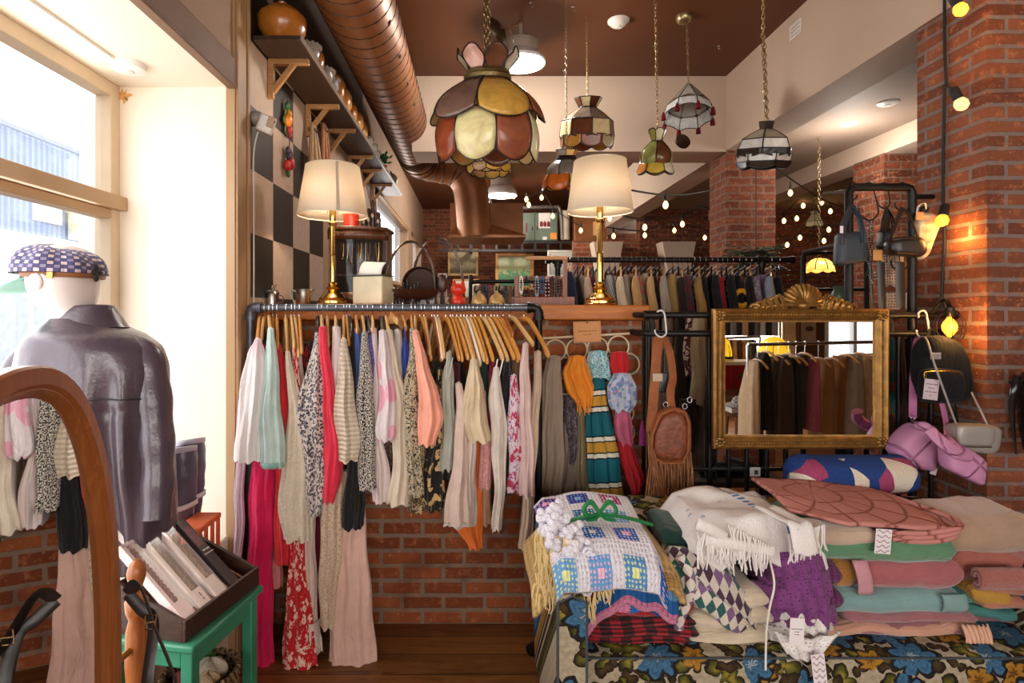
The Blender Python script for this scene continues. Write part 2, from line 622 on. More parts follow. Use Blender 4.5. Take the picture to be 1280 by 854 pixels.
mb.build('transom_bar',solid_mat('tan transom backlit shade','#b9966f',.5,var=.05),w,bevel=.004)  # frame tan darkened on this bar: its backlit shade is in the colour
mb=MB()
mb.box((WIN_X-.15,2.44,.63),(WIN_X-.065,2.62,SOF-.06)).box((WIN_X-.11,2.415,.63),(WIN_X-.062,2.44,SOF-.06))
mb.build('outer_sash',white_fr,w,bevel=.003)
MB().box((WIN_X-.032,-3.2,.63),(WIN_X-.028,2.41,SOF-.06)).build('window_glass',m_pane,w,smooth=0)
mb=MB().box((WIN_X+.155,-1.5,SOF-.012),(WIN_X+.175,2.18,SOF))
struct('trim_cable_channel',mb,white_fr)
dp=thing('ceiling_sensor',(WIN_X+.19,2.22,SOF),'round white sensor puck on the window soffit at the end of the cable channel','sensor')
MB().lathe([(.045,-.03),(.062,-.022),(.064,0)],(WIN_X+.19,2.24,SOF),24).build('sensor_body',white_fr,dp)
MB().lathe([(.02,-.036),(.024,-.029)],(WIN_X+.19,2.24,SOF),16).build('sensor_lens',solid_mat('sensor lens','#d8d4ce',.3),dp)
for nm,(a,b,z0,z1)in(('window_2',(5.95,8.75,1.88,2.84)),('window_3',(9.3,10.9,1.88,2.84))):
 w=thing(nm,(XW-.1,(a+b)/2,z0),None,None);w['kind']='structure'
 mb=MB()
 for lo,hi in(((XW-.14,a,z0),(XW+.012,a+.07,z1)),((XW-.14,b-.07,z0),(XW+.012,b,z1)),((XW-.14,a,z0),(XW+.03,b,z0+.05)),((XW-.14,a,z1-.06),(XW+.012,b,z1))):
  mb.box(lo,hi)
 mb.build('window_frame',paint_tan,w,bevel=.004)
 MB().box((XW-.02,a+.07,z0+.05),(XW-.016,b-.07,z1-.06)).build('window_glass',m_pane,w,smooth=0)
struct('wall_partition',MB().box((XW,YW,0),(.82,3.12,1.50)),brick_low)
struct('trim_ledge',MB().box((XW+.006,YW-.06,1.502),(.845,3.17,1.575)),wood_ledge,bevel=.008)
struct('wall_back',MB().box((-1.3,YB,0),(6.8,YB+.2,3.7)),brick_back)
mb=MB().box((6.6,-3.3,0),(6.8,YB,3.7))
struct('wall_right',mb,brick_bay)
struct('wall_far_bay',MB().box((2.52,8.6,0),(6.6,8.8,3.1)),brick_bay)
struct('column_pillar',MB().box((2.19,2.40,0),(2.80,2.78,2.95)),brick_pil)
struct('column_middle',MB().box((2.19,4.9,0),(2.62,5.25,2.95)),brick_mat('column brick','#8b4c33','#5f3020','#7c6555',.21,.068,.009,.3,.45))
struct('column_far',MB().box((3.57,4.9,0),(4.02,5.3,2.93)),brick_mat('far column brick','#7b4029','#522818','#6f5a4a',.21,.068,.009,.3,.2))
mb=MB()
mb.box((-2,-3.4,0),(6.8,-3.2,.8)).box((-2,-3.4,2.5),(6.8,-3.2,3.7))
for a,b in((-2,-.7),(1.5,2.2),(4.4,5.1),(6.0,6.8)):
 mb.box((a,-3.4,.8),(b,-3.2,2.5))
struct('wall_front',mb,solid_mat('brown front wall paint','#6a4c38',.7,var=.05))
k=4
for a,b in((-.7,1.5),(2.2,4.4),(5.1,6.0)):
 w=thing('window_%d'%k,((a+b)/2,-3.3,.8),None,None);w['kind']='structure'
 k+=1
 MB().box((a,-3.32,.8),(b,-3.18,.86)).box((a,-3.32,2.44),(b,-3.18,2.5)).box((a,-3.32,.86),(a+.05,-3.18,2.44)).box((b-.05,-3.32,.86),(b,-3.18,2.44)).box(((a+b)/2-.025,-3.31,.86),((a+b)/2+.025,-3.2,2.44)).build('window_frame',white_fr,w)
 MB().box((a+.05,-3.27,.86),(b-.05,-3.266,2.44)).build('window_glass',m_pane,w,smooth=0)
g=NG('pale street paving')
n1=g.noise(g.coord('Object'),3,4).outputs[0]
m_st=g.done(g.ramp(n1,[(.3,'#9a9892'),(.7,'#b5b2aa')]),.9)
struct('ground_street',MB().box((-30,-25,-.2),(-1.66,40,-.1)),m_st)
g=NG('blue ribbed metal cladding')
geo=g.n('NewGeometry')
x,y,z=g.sep(geo.outputs['Position'])
wv=g.math('SINE',g.math('MULTIPLY',y,48))
n1=g.noise(geo.outputs['Position'],2,3).outputs[0]
col=g.mix(g.step(wv,0,.8),C4('#8f9bbd'),C4('#a9b4d0'))
col=g.mix(g.math('MULTIPLY',g.step(n1,.58,.08),.4),col,C4('#b9c8dc'))
g.bump(wv,.5,.02)
m_clad=g.done(col,.5,.1)
bx=-8.0
bl=thing('shop_building',(bx-2,7,-.1),'blue ribbed metal shop building across the lane outside the window','building')
MB().box((bx-4,-6,-.1),(bx,11.5,4.68)).build('wall',m_clad,bl,smooth=0)
white_ex=solid_mat('white outdoor paint','#f2f2ef',.6,var=.03)
MB().box((bx-4.05,-6.05,4.68),(bx+.05,11.55,4.76)).build('roof_edge',solid_mat('grey roof edge','#8d93a3',.6),bl,smooth=0)
f=MB().box((bx,10.1,3.18),(bx+.06,10.75,3.68)).build('window',white_ex,bl)
MB().box((bx+.06,10.2,3.26),(bx+.07,10.65,3.6)).build('pane',solid_mat('upper pane','#dfe4ea',.2),f)
mb=MB().box((bx,8.9,-.1),(bx+.12,12.3,2.9))
MBf=mb.build('storefront',white_ex,bl)
for a in(9.15,10.0,10.85):
 MB().box((bx+.12,a,.6),(bx+.13,a+.7,2.4)).build('pane',solid_mat('storefront pane','#b9c0ca',.2),MBf)
sg=thing('shop_sign',(bx+.1,11,3.0),'white shop sign with a yellow star on the blue building outside','sign')
MB().box((bx+.06,10.9,2.93),(bx+.12,12.6,3.62)).build('sign_board',white_ex,sg)
star=[]
for k in range(10):
 a=pi/2+k*pi/5+.25
 r=.52 if k%2==0 else .22
 star.append((r*cos(a),r*sin(a)))
mb=MB();mb.xf=Matrix.Translation((bx+.15,11.05,3.52))@Matrix.Rotation(pi/2,4,'Z')
mb.prism(star,(-.03,.03)).build('star',solid_mat('pale yellow star','#e8d9a0',.6),sg)
def text_mesh(s,size,m,xf,parent=None,name='lettering',ext=.0008,bold=0.0):
 cu=bpy.data.curves.new('txt','FONT')
 cu.body=s;cu.size=size;cu.extrude=ext;cu.align_x='CENTER';cu.align_y='CENTER';cu.offset=bold
 cu.resolution_u=3
 o=bpy.data.objects.new('txt',cu)
 me=bpy.data.meshes.new_from_object(o)
 bpy.data.objects.remove(o);bpy.data.curves.remove(cu)
 off=wloc(parent)if parent is not None else Vector((0,0,0))
 me.transform(Matrix.Translation(-off)@xf)
 me.materials.append(m)
 r=bpy.data.objects.new(name,me)
 COL.objects.link(r)
 if parent is not None:
  r.parent=parent
 return r
def print_marks(n,size,m,xf,parent=None,name='print'):
 """a line of print too small to read: n short dashes of word length, centred"""
 rnd=random.Random(n*31+int(size*1e5))
 ws=[size*rnd.uniform(.8,2.6)for _ in range(n)]
 x=-(sum(ws)+size*.4*(n-1))/2
 mb=MB();mb.xf=xf
 for w in ws:
  mb.box((x,-size*.22,-.0003),(x+w,size*.22,.0003))
  x+=w+size*.4
 return mb.build(name,m,parent,smooth=0)
text_mesh('Max',.62,solid_mat('pale blue letters','#8fb6cf',.6),Matrix(((0,0,1,bx+.125),(1,0,0,11.78),(0,1,0,3.27),(0,0,0,1))),sg,bold=.01)
pipe_m=solid_mat('window lit dark pipe','#5d6069',.4,.45,var=.2,vscale=20)  # lighter grey stands in for window light on the rail and left upright
pipe_b=solid_mat('black iron pipe','#1f1c1b',.42,.6,var=.25,vscale=20)
wire_m=solid_mat('bright hook wire','#cfd2d8',.2,1.0,var=.05)
YR=2.55
ZR=1.562
rack=thing('clothes_rack',(-.375,YR,0),'grey iron pipe clothes rack in front of the brick half wall','clothes rack')
def pipe_fit(mb,p,axis,r=.026,l=.03):
 """a collar of a pipe fitting"""
 a=Vector(axis).normalized()
 mb.tube([Vector(p)-a*l/2,Vector(p)+a*l/2],r,14)
XL,XR=-1.028,.285
mb=MB().tube([(XL+.03,YR,ZR),(XR-.03,YR,ZR)],.0165,14)
mb.build('rail',pipe_m,rack)
for sx,xx,s in(('l',XL,1),('r',XR,-1)):
 mm=pipe_m if s==1 else pipe_b
 MB().tube([(xx,YR,.012),(xx,YR,ZR-.03)],.0165,14).build('upright',mm,rack)
 mb=MB().tube([(xx+s*.05,YR,ZR),(xx+s*.022,YR,ZR),(xx+s*.006,YR,ZR-.006),(xx,YR,ZR-.022),(xx,YR,ZR-.05)],.023,14)
 pipe_fit(mb,(xx+s*.045,YR,ZR),(1,0,0),.0265,.016)
 pipe_fit(mb,(xx,YR,ZR-.047),(0,0,1),.0265,.016)
 mb.build('elbow',mm,rack)
 MB().lathe([(.058,0),(.058,.008),(.03,.012),(.026,.035),(.024,.036)],(xx,YR,0),20).build('floor_flange',pipe_b,rack)
woods={'pale':wood_mat('pale hanger wood','#e0b77e','#c99a5e',.4,4,2),'gold':wood_mat('golden hanger wood','#d69b52','#b97a33',.35,4,2),'red':wood_mat('reddish hanger wood','#a85f2c','#8a4519',.35,4,2),'black':solid_mat('black hanger','#1d1a1a',.4),'white':solid_mat('cream hanger','#e8d7bd',.4)}
def hanger(hpx,ex,ey,tint,label,zr=ZR,yr=YR,yn=2.405,group=None,name='clothes_hanger'):
 """hook on the rail at pixel column hpx, near end of the bow at (ex, ey)"""
 N=P(hpx,399,yr)
 E=P(ex,ey,yn)
 d=E-N
 F=N+Vector((-d.x,-d.y,d.z))
 if F.y>2.70:
  k=(2.70-N.y)/(F.y-N.y)
  F=N+Vector((-d.x*k,-d.y*k,d.z*(.5+.5*k)))
 h=thing(name,(N.x,N.y,min(E.z,F.z)),label,'hanger',group)
 mb=MB()
 for T in(E,F):
  q=T-N
  pts=curve_pts([N+Vector((0,0,.002)),N+q*.25+Vector((0,0,.012+abs(q.z)*.12)),N+q*.62+Vector((0,0,abs(q.z)*.16)),T+Vector((0,0,.006)),T+q*.03+Vector((0,0,-.012))],12)
  mb.tube(pts,[.0105,.0125,.013,.013,.0125,.012,.012,.012,.012,.0125,.0125,.011,.008],8,sx=.62)
 mb.build('hanger_bow',woods[tint],h)
 u=Vector((d.x,d.y,0)).normalized()
 C=Vector((N.x,yr,zr))
 pts=[N,Vector((N.x,N.y,zr-.036))]
 pts.append(C+u*.0+Vector((0,0,-.03)))
 for a in range(-60,215,25):
  aa=radians(a)
  pts.append(C+u*(.0205*cos(aa))+Vector((0,0,.0205*sin(aa))))
 MB().tube(curve_pts(pts,34),.0016,5).build('hook',wire_m,h)
 return h
def garment(name,label,prof,m,yn=2.40,back=.28,folds=3,amp=.26,seed=0,cat='garment',group=None,tint=None,hk=None,hend=None,depth=.045,rough_hem=.006,uvs=1.0,parent=None,levels=26,n=34,tail_top=.35,widen=1.0):
 """hanging garment: front edge follows the silhouette rows (y, xl, xr), cloth runs back towards the wall"""
 rnd=random.Random(seed)
 ph=[rnd.uniform(0,6.28)for _ in range(6)]
 mb=MB()
 rows=[]
 for k in range(levels+1):
  t=k/levels
  y,xl,xr=smoothprof(prof,t)
  wx=(xr-xl)*(widen-1)/2*min(1,.3+t*3)
  xl-=wx;xr+=wx
  A,B=P(xl,y,yn),P(xr,y,yn)
  rows.append((A.z,(A.x+B.x)/2,max((B.x-A.x)/2,.004),t))
 ztop=rows[0][0]
 nb=n-8
 def sec(k):
  z,cx,hw,t=rows[k]
  d=min(depth,max(.014,hw*1.1))
  tl=back*min(1,tail_top+t*1.6)
  pts=[]
  sl=cx/yn
  zz=z
  f=min(1,t*2.5+.15)
  for i in range(nb+1):
   a=pi-pi*i/nb
   r=1+f*amp*(sin(folds*2*(a)+ph[0]+1.3*sin(z*6+ph[1]))*.6+.4*sin(folds*3.7*a+ph[2]+z*4))
   wob=f*.004*sin(z*21+ph[3])
   hem=rough_hem*(sin(a*5+ph[4])+.6*sin(a*9+ph[5]))if k==levels else 0
   pts.append(Vector((cx+hw*cos(a)*(1+(r-1)*.4)+wob,yn+d-d*sin(a)*r-.3*d,zz+hem)))
  tw=.007
  for q in range(1,5):
   b=d*.7+tl*q/4
   wv=.012*f*sin(b*26+ph[3]+z*3)
   pts.append(Vector((cx+sl*b+wv+max(tw,hw*(1-q/3.2))*.9,yn+b,zz)))
  for q in range(4,0,-1):
   b=d*.7+tl*q/4
   wv=.012*f*sin(b*26+ph[3]+z*3)
   pts.append(Vector((cx+sl*b+wv-max(tw,hw*(1-q/3.2))*.9,yn+b,zz)))
  return pts
 rings=[]
 for k in range(levels+1):
  rings.append([mb.add(p)for p in sec(k)])
 m_=len(rings[0])
 us=[]
 for r in rings:
  u=[0]
  for i in range(m_):
   u.append(u[-1]+(mb.v[r[(i+1)%m_]]-mb.v[r[i]]).length)
  us.append(u)
 umid=max(us,key=lambda q:q[-1])
 for k in range(levels):
  v0,v1=(ztop-rows[k][0])*uvs,(ztop-rows[k+1][0])*uvs
  for i in range(m_):
   j=(i+1)%m_
   mb.face((rings[k+1][i],rings[k+1][j],rings[k][j],rings[k][i]),[(umid[i]*uvs,v1),(umid[i+1]*uvs,v1),(umid[i+1]*uvs,v0),(umid[i]*uvs,v0)])
 c=mb.add(sum((mb.v[i]for i in rings[0]),Vector())/m_+Vector((0,0,.008)))
 for i in range(m_):
  mb.face((rings[0][i],rings[0][(i+1)%m_],c),[(0,0)]*3)
 c=mb.add(sum((mb.v[i]for i in rings[-1]),Vector())/m_+Vector((0,0,.012)))
 for i in range(m_):
  mb.face((rings[-1][(i+1)%m_],rings[-1][i],c),[(0,0)]*3)
 o=mb.build(name,m,parent,smooth=70,**({}if parent else dict(label=label,category=cat,group=group)))
 if tint:
  top=prof[0]
  e=hend or((top[1]+top[2])/2,top[0]+4)
  sl_short=label
  hanger(hk,e[0],e[1]-2,tint,'wooden hanger on the front rack holding the '+hanger_words(label),group='hangers on the front rack')
 return o
def hanger_words(label):
 w=label.split()
 out=[]
 for k in w:
  if k in('on','hanging','between','beside','behind','at','near','below','next','over','with','under','left','right','of'):
   break
  out.append(k)
 return ' '.join(out[:8])
G1='clothes on the front rack'
F=fab
rows_front=[('jacket','white and pink ombre jacket at the left end of the front rack',[(424,318,325),(440,308,327),(480,301,330),(530,296,322),(578,294,321)],F('white pink ombre','#e8c4d0','ombre','#f0e8e6',scale=5),2.36,325,'gold',None),('dress','pale lilac dress behind the ombre jacket against the window casing',[(500,297,306),(560,295,304),(640,293,303),(716,292,300)],F('pale lilac','#dcc0cf'),2.43,321,None,None),('dress','hot magenta long dress reaching almost to the floor',[(432,319,331),(470,320,334),(520,317,337),(580,314,339),(650,312,338),(720,311,336),(851,311,336)],F('magenta satin','#e4195c',rough=.5),2.44,331,'pale',None),('top','pale mint blouse with a darker mint hem',[(411,334,341),(440,332,344),(480,328,345),(540,324,350),(584,326,352)],F('mint cloth','#cfe6e0'),2.365,336,'pale',None),('dress','tomato red dress hanging beside the mint blouse',[(430,344,350),(460,345,356),(505,349,361),(560,346,360),(640,344,360),(706,344,361)],F('tomato red','#d92a33',rough=.6),2.43,346,'gold',None),('nightgown','salmon pink slip hanging behind the tomato red dress',[(470,352,358),(560,340,350),(660,336,348),(735,338,350)],F('salmon slip','#d98a86',rough=.5),2.50,341,'gold',(341,448)),('blouse','cream lace blouse with a ragged bottom beside the red dress',[(440,356,362),(480,358,369),(530,360,379),(590,352,383),(640,350,384),(677,354,383)],F('cream lace','#dccdb8','lace','#e0cfb8',scale=.5),2.39,357,'pale',None),('skirt','long scarlet skirt with white floral print near the floor',[(430,364,371),(500,366,376),(600,364,376),(700,362,377),(770,357,384),(836,355,391)],F('scarlet floral','#c71f24','floral','#f1c9b8','#e8796a',scale=1.1),2.42,364,'pale',None),('nightgown','pale blush long slip with a lace hem',[(440,370,376),(520,374,384),(620,374,389),(700,376,391),(780,378,394),(818,379,398)],F('blush slip','#e6cfc4',rough=.5),2.46,368,'pale',None),('skirt','burgundy skirt half hidden beside the blush slip',[(560,386,393),(660,389,398),(760,388,400),(798,386,398)],F('burgundy cloth','#7a1c2c'),2.54,374,'gold',(377,440)),('blouse','grey leopard print blouse with loose sleeves',[(416,393,399),(460,384,402),(515,368,403),(560,377,405),(610,379,405),(646,388,399)],F('grey leopard','#d6cac2','leopard','#3d3942','#8f8794',scale=1.2),2.38,397,'black',None),('blouse','coral red long blouse beside the leopard print blouse',[(409,398,407),(440,399,410),(500,404,417),(560,404,424),(600,404,424),(629,404,415)],F('coral red','#e0314a',rough=.6),2.365,402,'pale',None),('dress','long taupe lace dress below the coral blouse',[(470,411,418),(540,406,420),(605,404,425),(700,399,424),(786,400,417)],F('taupe lace','#d8bfa6','lace','#b99c82',scale=.6),2.43,409,'pale',(410,432)),('blouse','crisp white blouse hanging above the taupe lace dress',[(409,415,424),(440,415,425),(480,416,424),(540,414,423)],F('crisp white','#e0d0d0'),2.395,420,'pale',None),('cardigan','cream ribbed knit cardigan sleeve beside the black dress',[(424,426,433),(450,424,436),(500,420,441),(550,418,446),(577,421,445)],F('cream rib knit','#d9c6ae','ribs',scale=1.6),2.36,430,'pale',None),('dress','black dress with long sleeves behind the cream cardigan',[(417,436,442),(500,437,446),(570,434,450),(630,430,453),(662,428,449)],F('black cloth','#191717'),2.41,437,'black',None),('trousers','blush pink wide trousers hanging nearly to the floor',[(590,428,452),(640,426,453),(700,421,456),(760,416,459),(834,413,462)],F('blush trousers','#e3b9aa'),2.45,433,'gold',(436,430)),('shirt','denim blue shirt beside the black dress',[(411,443,450),(440,443,451),(495,444,451),(560,445,452)],F('denim blue','#4a5f9b'),2.415,445,'gold',None),('sweater','black and white speckled tweed sweater',[(416,452,459),(460,449,462),(520,447,466),(580,449,466),(613,450,469)],F('speckled tweed','#cfc5b8','speckle','#1c1a1c',scale=.55),2.37,453,'pale',None),('sweater','purple rib knit sweater beside the speckled tweed',[(414,459,465),(450,458,467),(500,457,467),(523,458,466)],F('purple rib knit','#6f62a8','ribs',scale=2),2.395,459,'black',None),('shirt','white cotton shirt with a flared cuff',[(411,462,470),(470,466,475),(550,465,477),(600,466,486),(629,468,486)],F('white cotton','#dccac6'),2.40,466,'pale',None),('jacket','white fluffy jacket with pink patches',[(414,473,482),(450,474,488),(500,474,492),(545,471,494),(552,477,489)],F('white pink patches','#e2d4d4','floral','#e4a3b4','#e2d4d4',scale=.28,bump=.8),2.36,476,'black',None),('coat','ivory dotted light coat with a rounded cuff',[(413,481,490),(450,486,497),(510,491,508),(570,492,509),(632,486,510)],F('ivory dots','#dbccb8','dots','#cdb79e',scale=1.2),2.385,482,'pale',None),('top','silver satin top beside the ivory coat',[(413,492,501),(450,494,503),(520,500,508),(560,502,508)],F('silver satin','#cfc6c2',rough=.35),2.43,490,'pale',(496,404)),('top','royal blue camisole beside the silver satin top',[(424,504,509),(440,503,512),(482,503,511)],F('royal blue','#23378c',rough=.5),2.42,503,'gold',(507,412)),('blouse','cream and black paisley blouse',[(411,512,519),(450,511,522),(495,504,523),(550,506,524),(620,508,527)],F('paisley','#d9c8a8','paisley','#2a2622','#8f8268',scale=1.2),2.385,514,'gold',None),('blouse','bright peach satin blouse with a loose sleeve',[(414,515,523),(450,521,533),(500,523,546),(527,524,552),(557,525,543)],F('peach satin','#f2a58d',rough=.45),2.355,519,'pale',None),('dress','black dress with gold flowers beside the peach blouse',[(462,546,552),(500,544,555),(560,537,554),(620,529,553),(639,531,550)],F('black gold floral','#1c1815','floral','#c9a670','#8c6f42',scale=.7),2.42,540,'red',(551,449)),('dress','dark paisley dress half hidden left of the gold flowered dress',[(520,516,530),(580,512,532),(642,511,529)],F('dark paisley','#3a3128','paisley','#c4ab7f','#7a6546',scale=1),2.46,530,'pale',(537,442)),('camisole','sage grey silk camisole on thin straps',[(440,560,564),(472,553,566),(520,553,567),(588,551,566)],F('sage silk','#a9a99b',rough=.4),2.40,547,'pale',(555,445)),('top','dark burgundy top hanging beside the sage camisole',[(455,566,575),(530,561,573),(600,559,573)],F('dark burgundy','#4a1620'),2.45,557,'gold',(573,448)),('slip','shell pink silk slip with a lace edge',[(480,569,577),(520,571,586),(580,566,584),(655,557,589)],F('shell silk','#dcc2b4',rough=.4),2.385,563,'gold',(577,449)),('blouse','champagne satin sleeveless blouse near the middle of the rack',[(450,588,597),(490,582,602),(530,580,607),(553,587,611)],F('champagne satin','#d6c09e',rough=.35),2.36,571,'pale',(590,449)),('dress','white ruffled dress hanging below the champagne blouse',[(500,577,588),(560,574,593),(620,570,592),(659,558,591)],F('white ruffle','#dccfc4'),2.41,566,'gold',(584,447)),('dress','bright orange dress showing its pointed hem over the brick',[(540,596,602),(600,592,601),(650,568,601),(687,587,601)],F('bright orange','#ef7a2c',rough=.55),2.46,576,'gold',(592,449)),('dress','dark green dress hanging among the slanted hangers',[(450,602,609),(490,603,610),(560,603,611)],F('dark green','#1f3d33'),2.44,584,'pale',(604,449)),('dress','dusty rose lace dress beside the dark green dress',[(490,600,607),(560,601,612),(612,601,613)],F('dusty rose lace','#c98f8c','lace','#a86f6c',scale=.7),2.39,589,'gold',(608,452)),('dress','burgundy velvet dress between pale satin tops',[(450,612,619),(510,610,618),(600,609,618)],F('burgundy velvet','#7d1f3c'),2.42,594,'gold',(615,449)),('top','ivory satin top on spaghetti straps',[(460,617,624),(500,612,628),(555,616,633),(610,618,630),(664,616,627)],F('ivory satin','#dacdc0',rough=.35),2.37,601,'pale',(627,448)),('slip','black lace slip beside the ivory satin top',[(450,627,636),(480,625,641),(560,628,638),(620,629,637)],F('black lace','#17151a','lace','#2c2830'),2.41,607,'pale',(633,449)),('dress','purple and red floral print dress near the right end of the rack',[(470,638,646),(520,636,650),(580,637,651),(616,636,652)],F('purple red floral','#d9c4cc','floral','#b8304a','#5b4a9c',scale=1.1),2.375,614,'gold',(641,447)),('top','brown wrap top hanging behind the floral print dress',[(448,640,652),(480,641,653),(560,646,654)],F('brown wrap','#8a6a50'),2.45,622,'gold',(648,447)),('dress','pale pink dress with tiny dots and a scalloped strap',[(430,654,661),(470,650,661),(500,652,664),(560,652,667),(621,652,669)],F('tiny dot pink','#d8bcb4','dots','#c9a09a',scale=1.6),2.36,637,'pale',(664,431)),('dress','dark olive dress filling in behind the peach blouse',[(452,540,552),(500,538,556),(600,536,556)],F('dark olive','#3b3528'),2.53,None,None,None),('dress','charcoal dress behind the sage camisole',[(448,566,580),(520,564,582),(610,562,582)],F('charcoal cloth','#2c282a'),2.56,None,None,None),('skirt','pale peach pleated skirt behind the orange dress',[(460,588,604),(540,590,608),(640,596,614),(656,596,614)],F('pale peach pleat','#dfb496'),2.55,None,None,None),('dress','mushroom brown dress behind the black lace slip',[(450,630,646),(520,630,650),(600,634,652)],F('mushroom brown','#9a8470'),2.56,None,None,None),('dress','stone beige dress behind the ivory coat',[(430,494,510),(520,496,514),(612,490,512)],F('stone beige','#b59f88'),2.53,None,None,None),('dress','brown patterned dress behind the speckled tweed',[(430,466,480),(520,468,486),(604,470,490)],F('brown pattern','#7a5f50','paisley','#b59a86','#54403a',scale=1.2),2.53,None,None,None),('dress','black and red patterned dress between the red dress and the leopard blouse',[(430,376,386),(500,376,390),(600,384,398)],F('black red pattern','#2a1a1c','floral','#a3242e','#5a2a2c',scale=1),2.51,None,None,None),('dress','chocolate dress behind the leopard print blouse',[(428,386,394),(500,384,396),(580,386,398)],F('chocolate cloth','#3d2a24'),2.54,None,None,None),('dress','sheer sand dress last on the right of the front rack',[(440,668,677),(500,666,675),(600,657,668),(687,650,664)],F('sheer sand','#d9bfa6'),2.41,655,'gold',(684,444)),]
for i,row_ in enumerate(rows_front):
 nm,lab,prof,m,yn,hk,tint=row_[:7]
 hend=row_[7]if len(row_)>7 else None
 garment(nm,lab,prof,m,yn,seed=i*7+3,cat=nm,group=G1,tint=tint,hk=hk,hend=hend,back=max(.02,min(.3,2.715-yn-.05)),widen=1.2,rough_hem=.0055)
for hk,e,t,lab in((525,(538,446),'gold','empty golden hanger left of the reddish hanger'),(543,(552,446),'white','empty cream hanger just right of the reddish hanger'),(629,(640,418),'red','dark wooden hanger tucked behind the one with the dotted pink dress'),(618,(646,448),'gold','golden hanger with a black band at its tip near the right end'),(580,(599,452),'white','cream wooden hanger in the middle of the slanted hangers')):
 hanger(hk,e[0],e[1],t,lab,group='hangers on the front rack')
tagm=solid_mat('kraft tag','#c9945c',.8,var=.05)
for k,(px,py,lab)in enumerate(((497,401,'kraft paper size divider standing up on the front rack rail'),)):
 d_=thing('size_divider',P(px,py+8,2.5),lab,'tag')
 mb=MB()
 a=P(px,py,2.5)
 mb.xf=Matrix.Translation(a)@Matrix.Rotation(.35,4,'Y')@Matrix.Rotation(.5,4,'Z')
 mb.prism([(-.04,-.03),(.0,-.012),(.035,-.036),(.045,.03),(.0,.012),(-.045,.028)],(-.0015,.0015))
 mb.build('card',tagm,d_,smooth=0)
 MB().tube([a+Vector((0,.004,.02)),a+Vector((0,.04,.055)),Vector((a.x,YR,ZR+.018))],.001,5).build('string',wire_m,d_)
for o in list(COL.objects):
 if o.get('label','').startswith('pale mint blouse'):
  off=o.location
  mb=MB()
  a,b=P(325.6,578,2.362),P(352,578,2.362)
  c=(a+b)/2
  hw=(b.x-a.x)/2
  mb.grid(lambda u,v:Vector((c.x+(hw+.002)*cos(pi-pi*u),2.362+.028-.05*sin(pi*u),c.z-.024*v)),20,2)
  mb.build('hem_band',F('dark mint','#9fcfc4'),o,solid=.002)
 if o.get('label','').startswith('pale blush long slip'):
  a,b=P(378.5,778,2.452),P(396,778,2.452)
  c=(a+b)/2
  hw=(b.x-a.x)/2
  mb=MB()
  mb.grid(lambda u,v:Vector((c.x+(hw+.004+.006*v)*cos(pi-pi*u),2.455+.03-.052*sin(pi*u),c.z-.14*v-.006*abs(sin(u*30))*v)),40,4,us=.3,vs=.14)
  mb.build('lace_hem',F('hem lace','#e9d6cc','lace','#b79d90'),o,solid=.0015)
strap_defs=(('sage grey silk camisole',[((566,447),(561,472)),((559,440),(558,474))],'#b9b9ab'),('ivory satin top on',[((622,449),(617,478)),((629,449),(624,470))],'#efe6dc'),('black lace slip',[((632,447),(629,470)),((638,447),(636,470))],'#17151a'),('royal blue camisole',[((506,408),(507,426))],'#23378c'))
for lab,segs,c in strap_defs:
 for o in list(COL.objects):
  if o.get('label','').startswith(lab):
   for(a,b)in segs:
    MB().tube([P(a[0],a[1],2.372),P(b[0],b[1],2.372)],.0028,6).build('strap',solid_mat('strap '+c,c,.6),o)
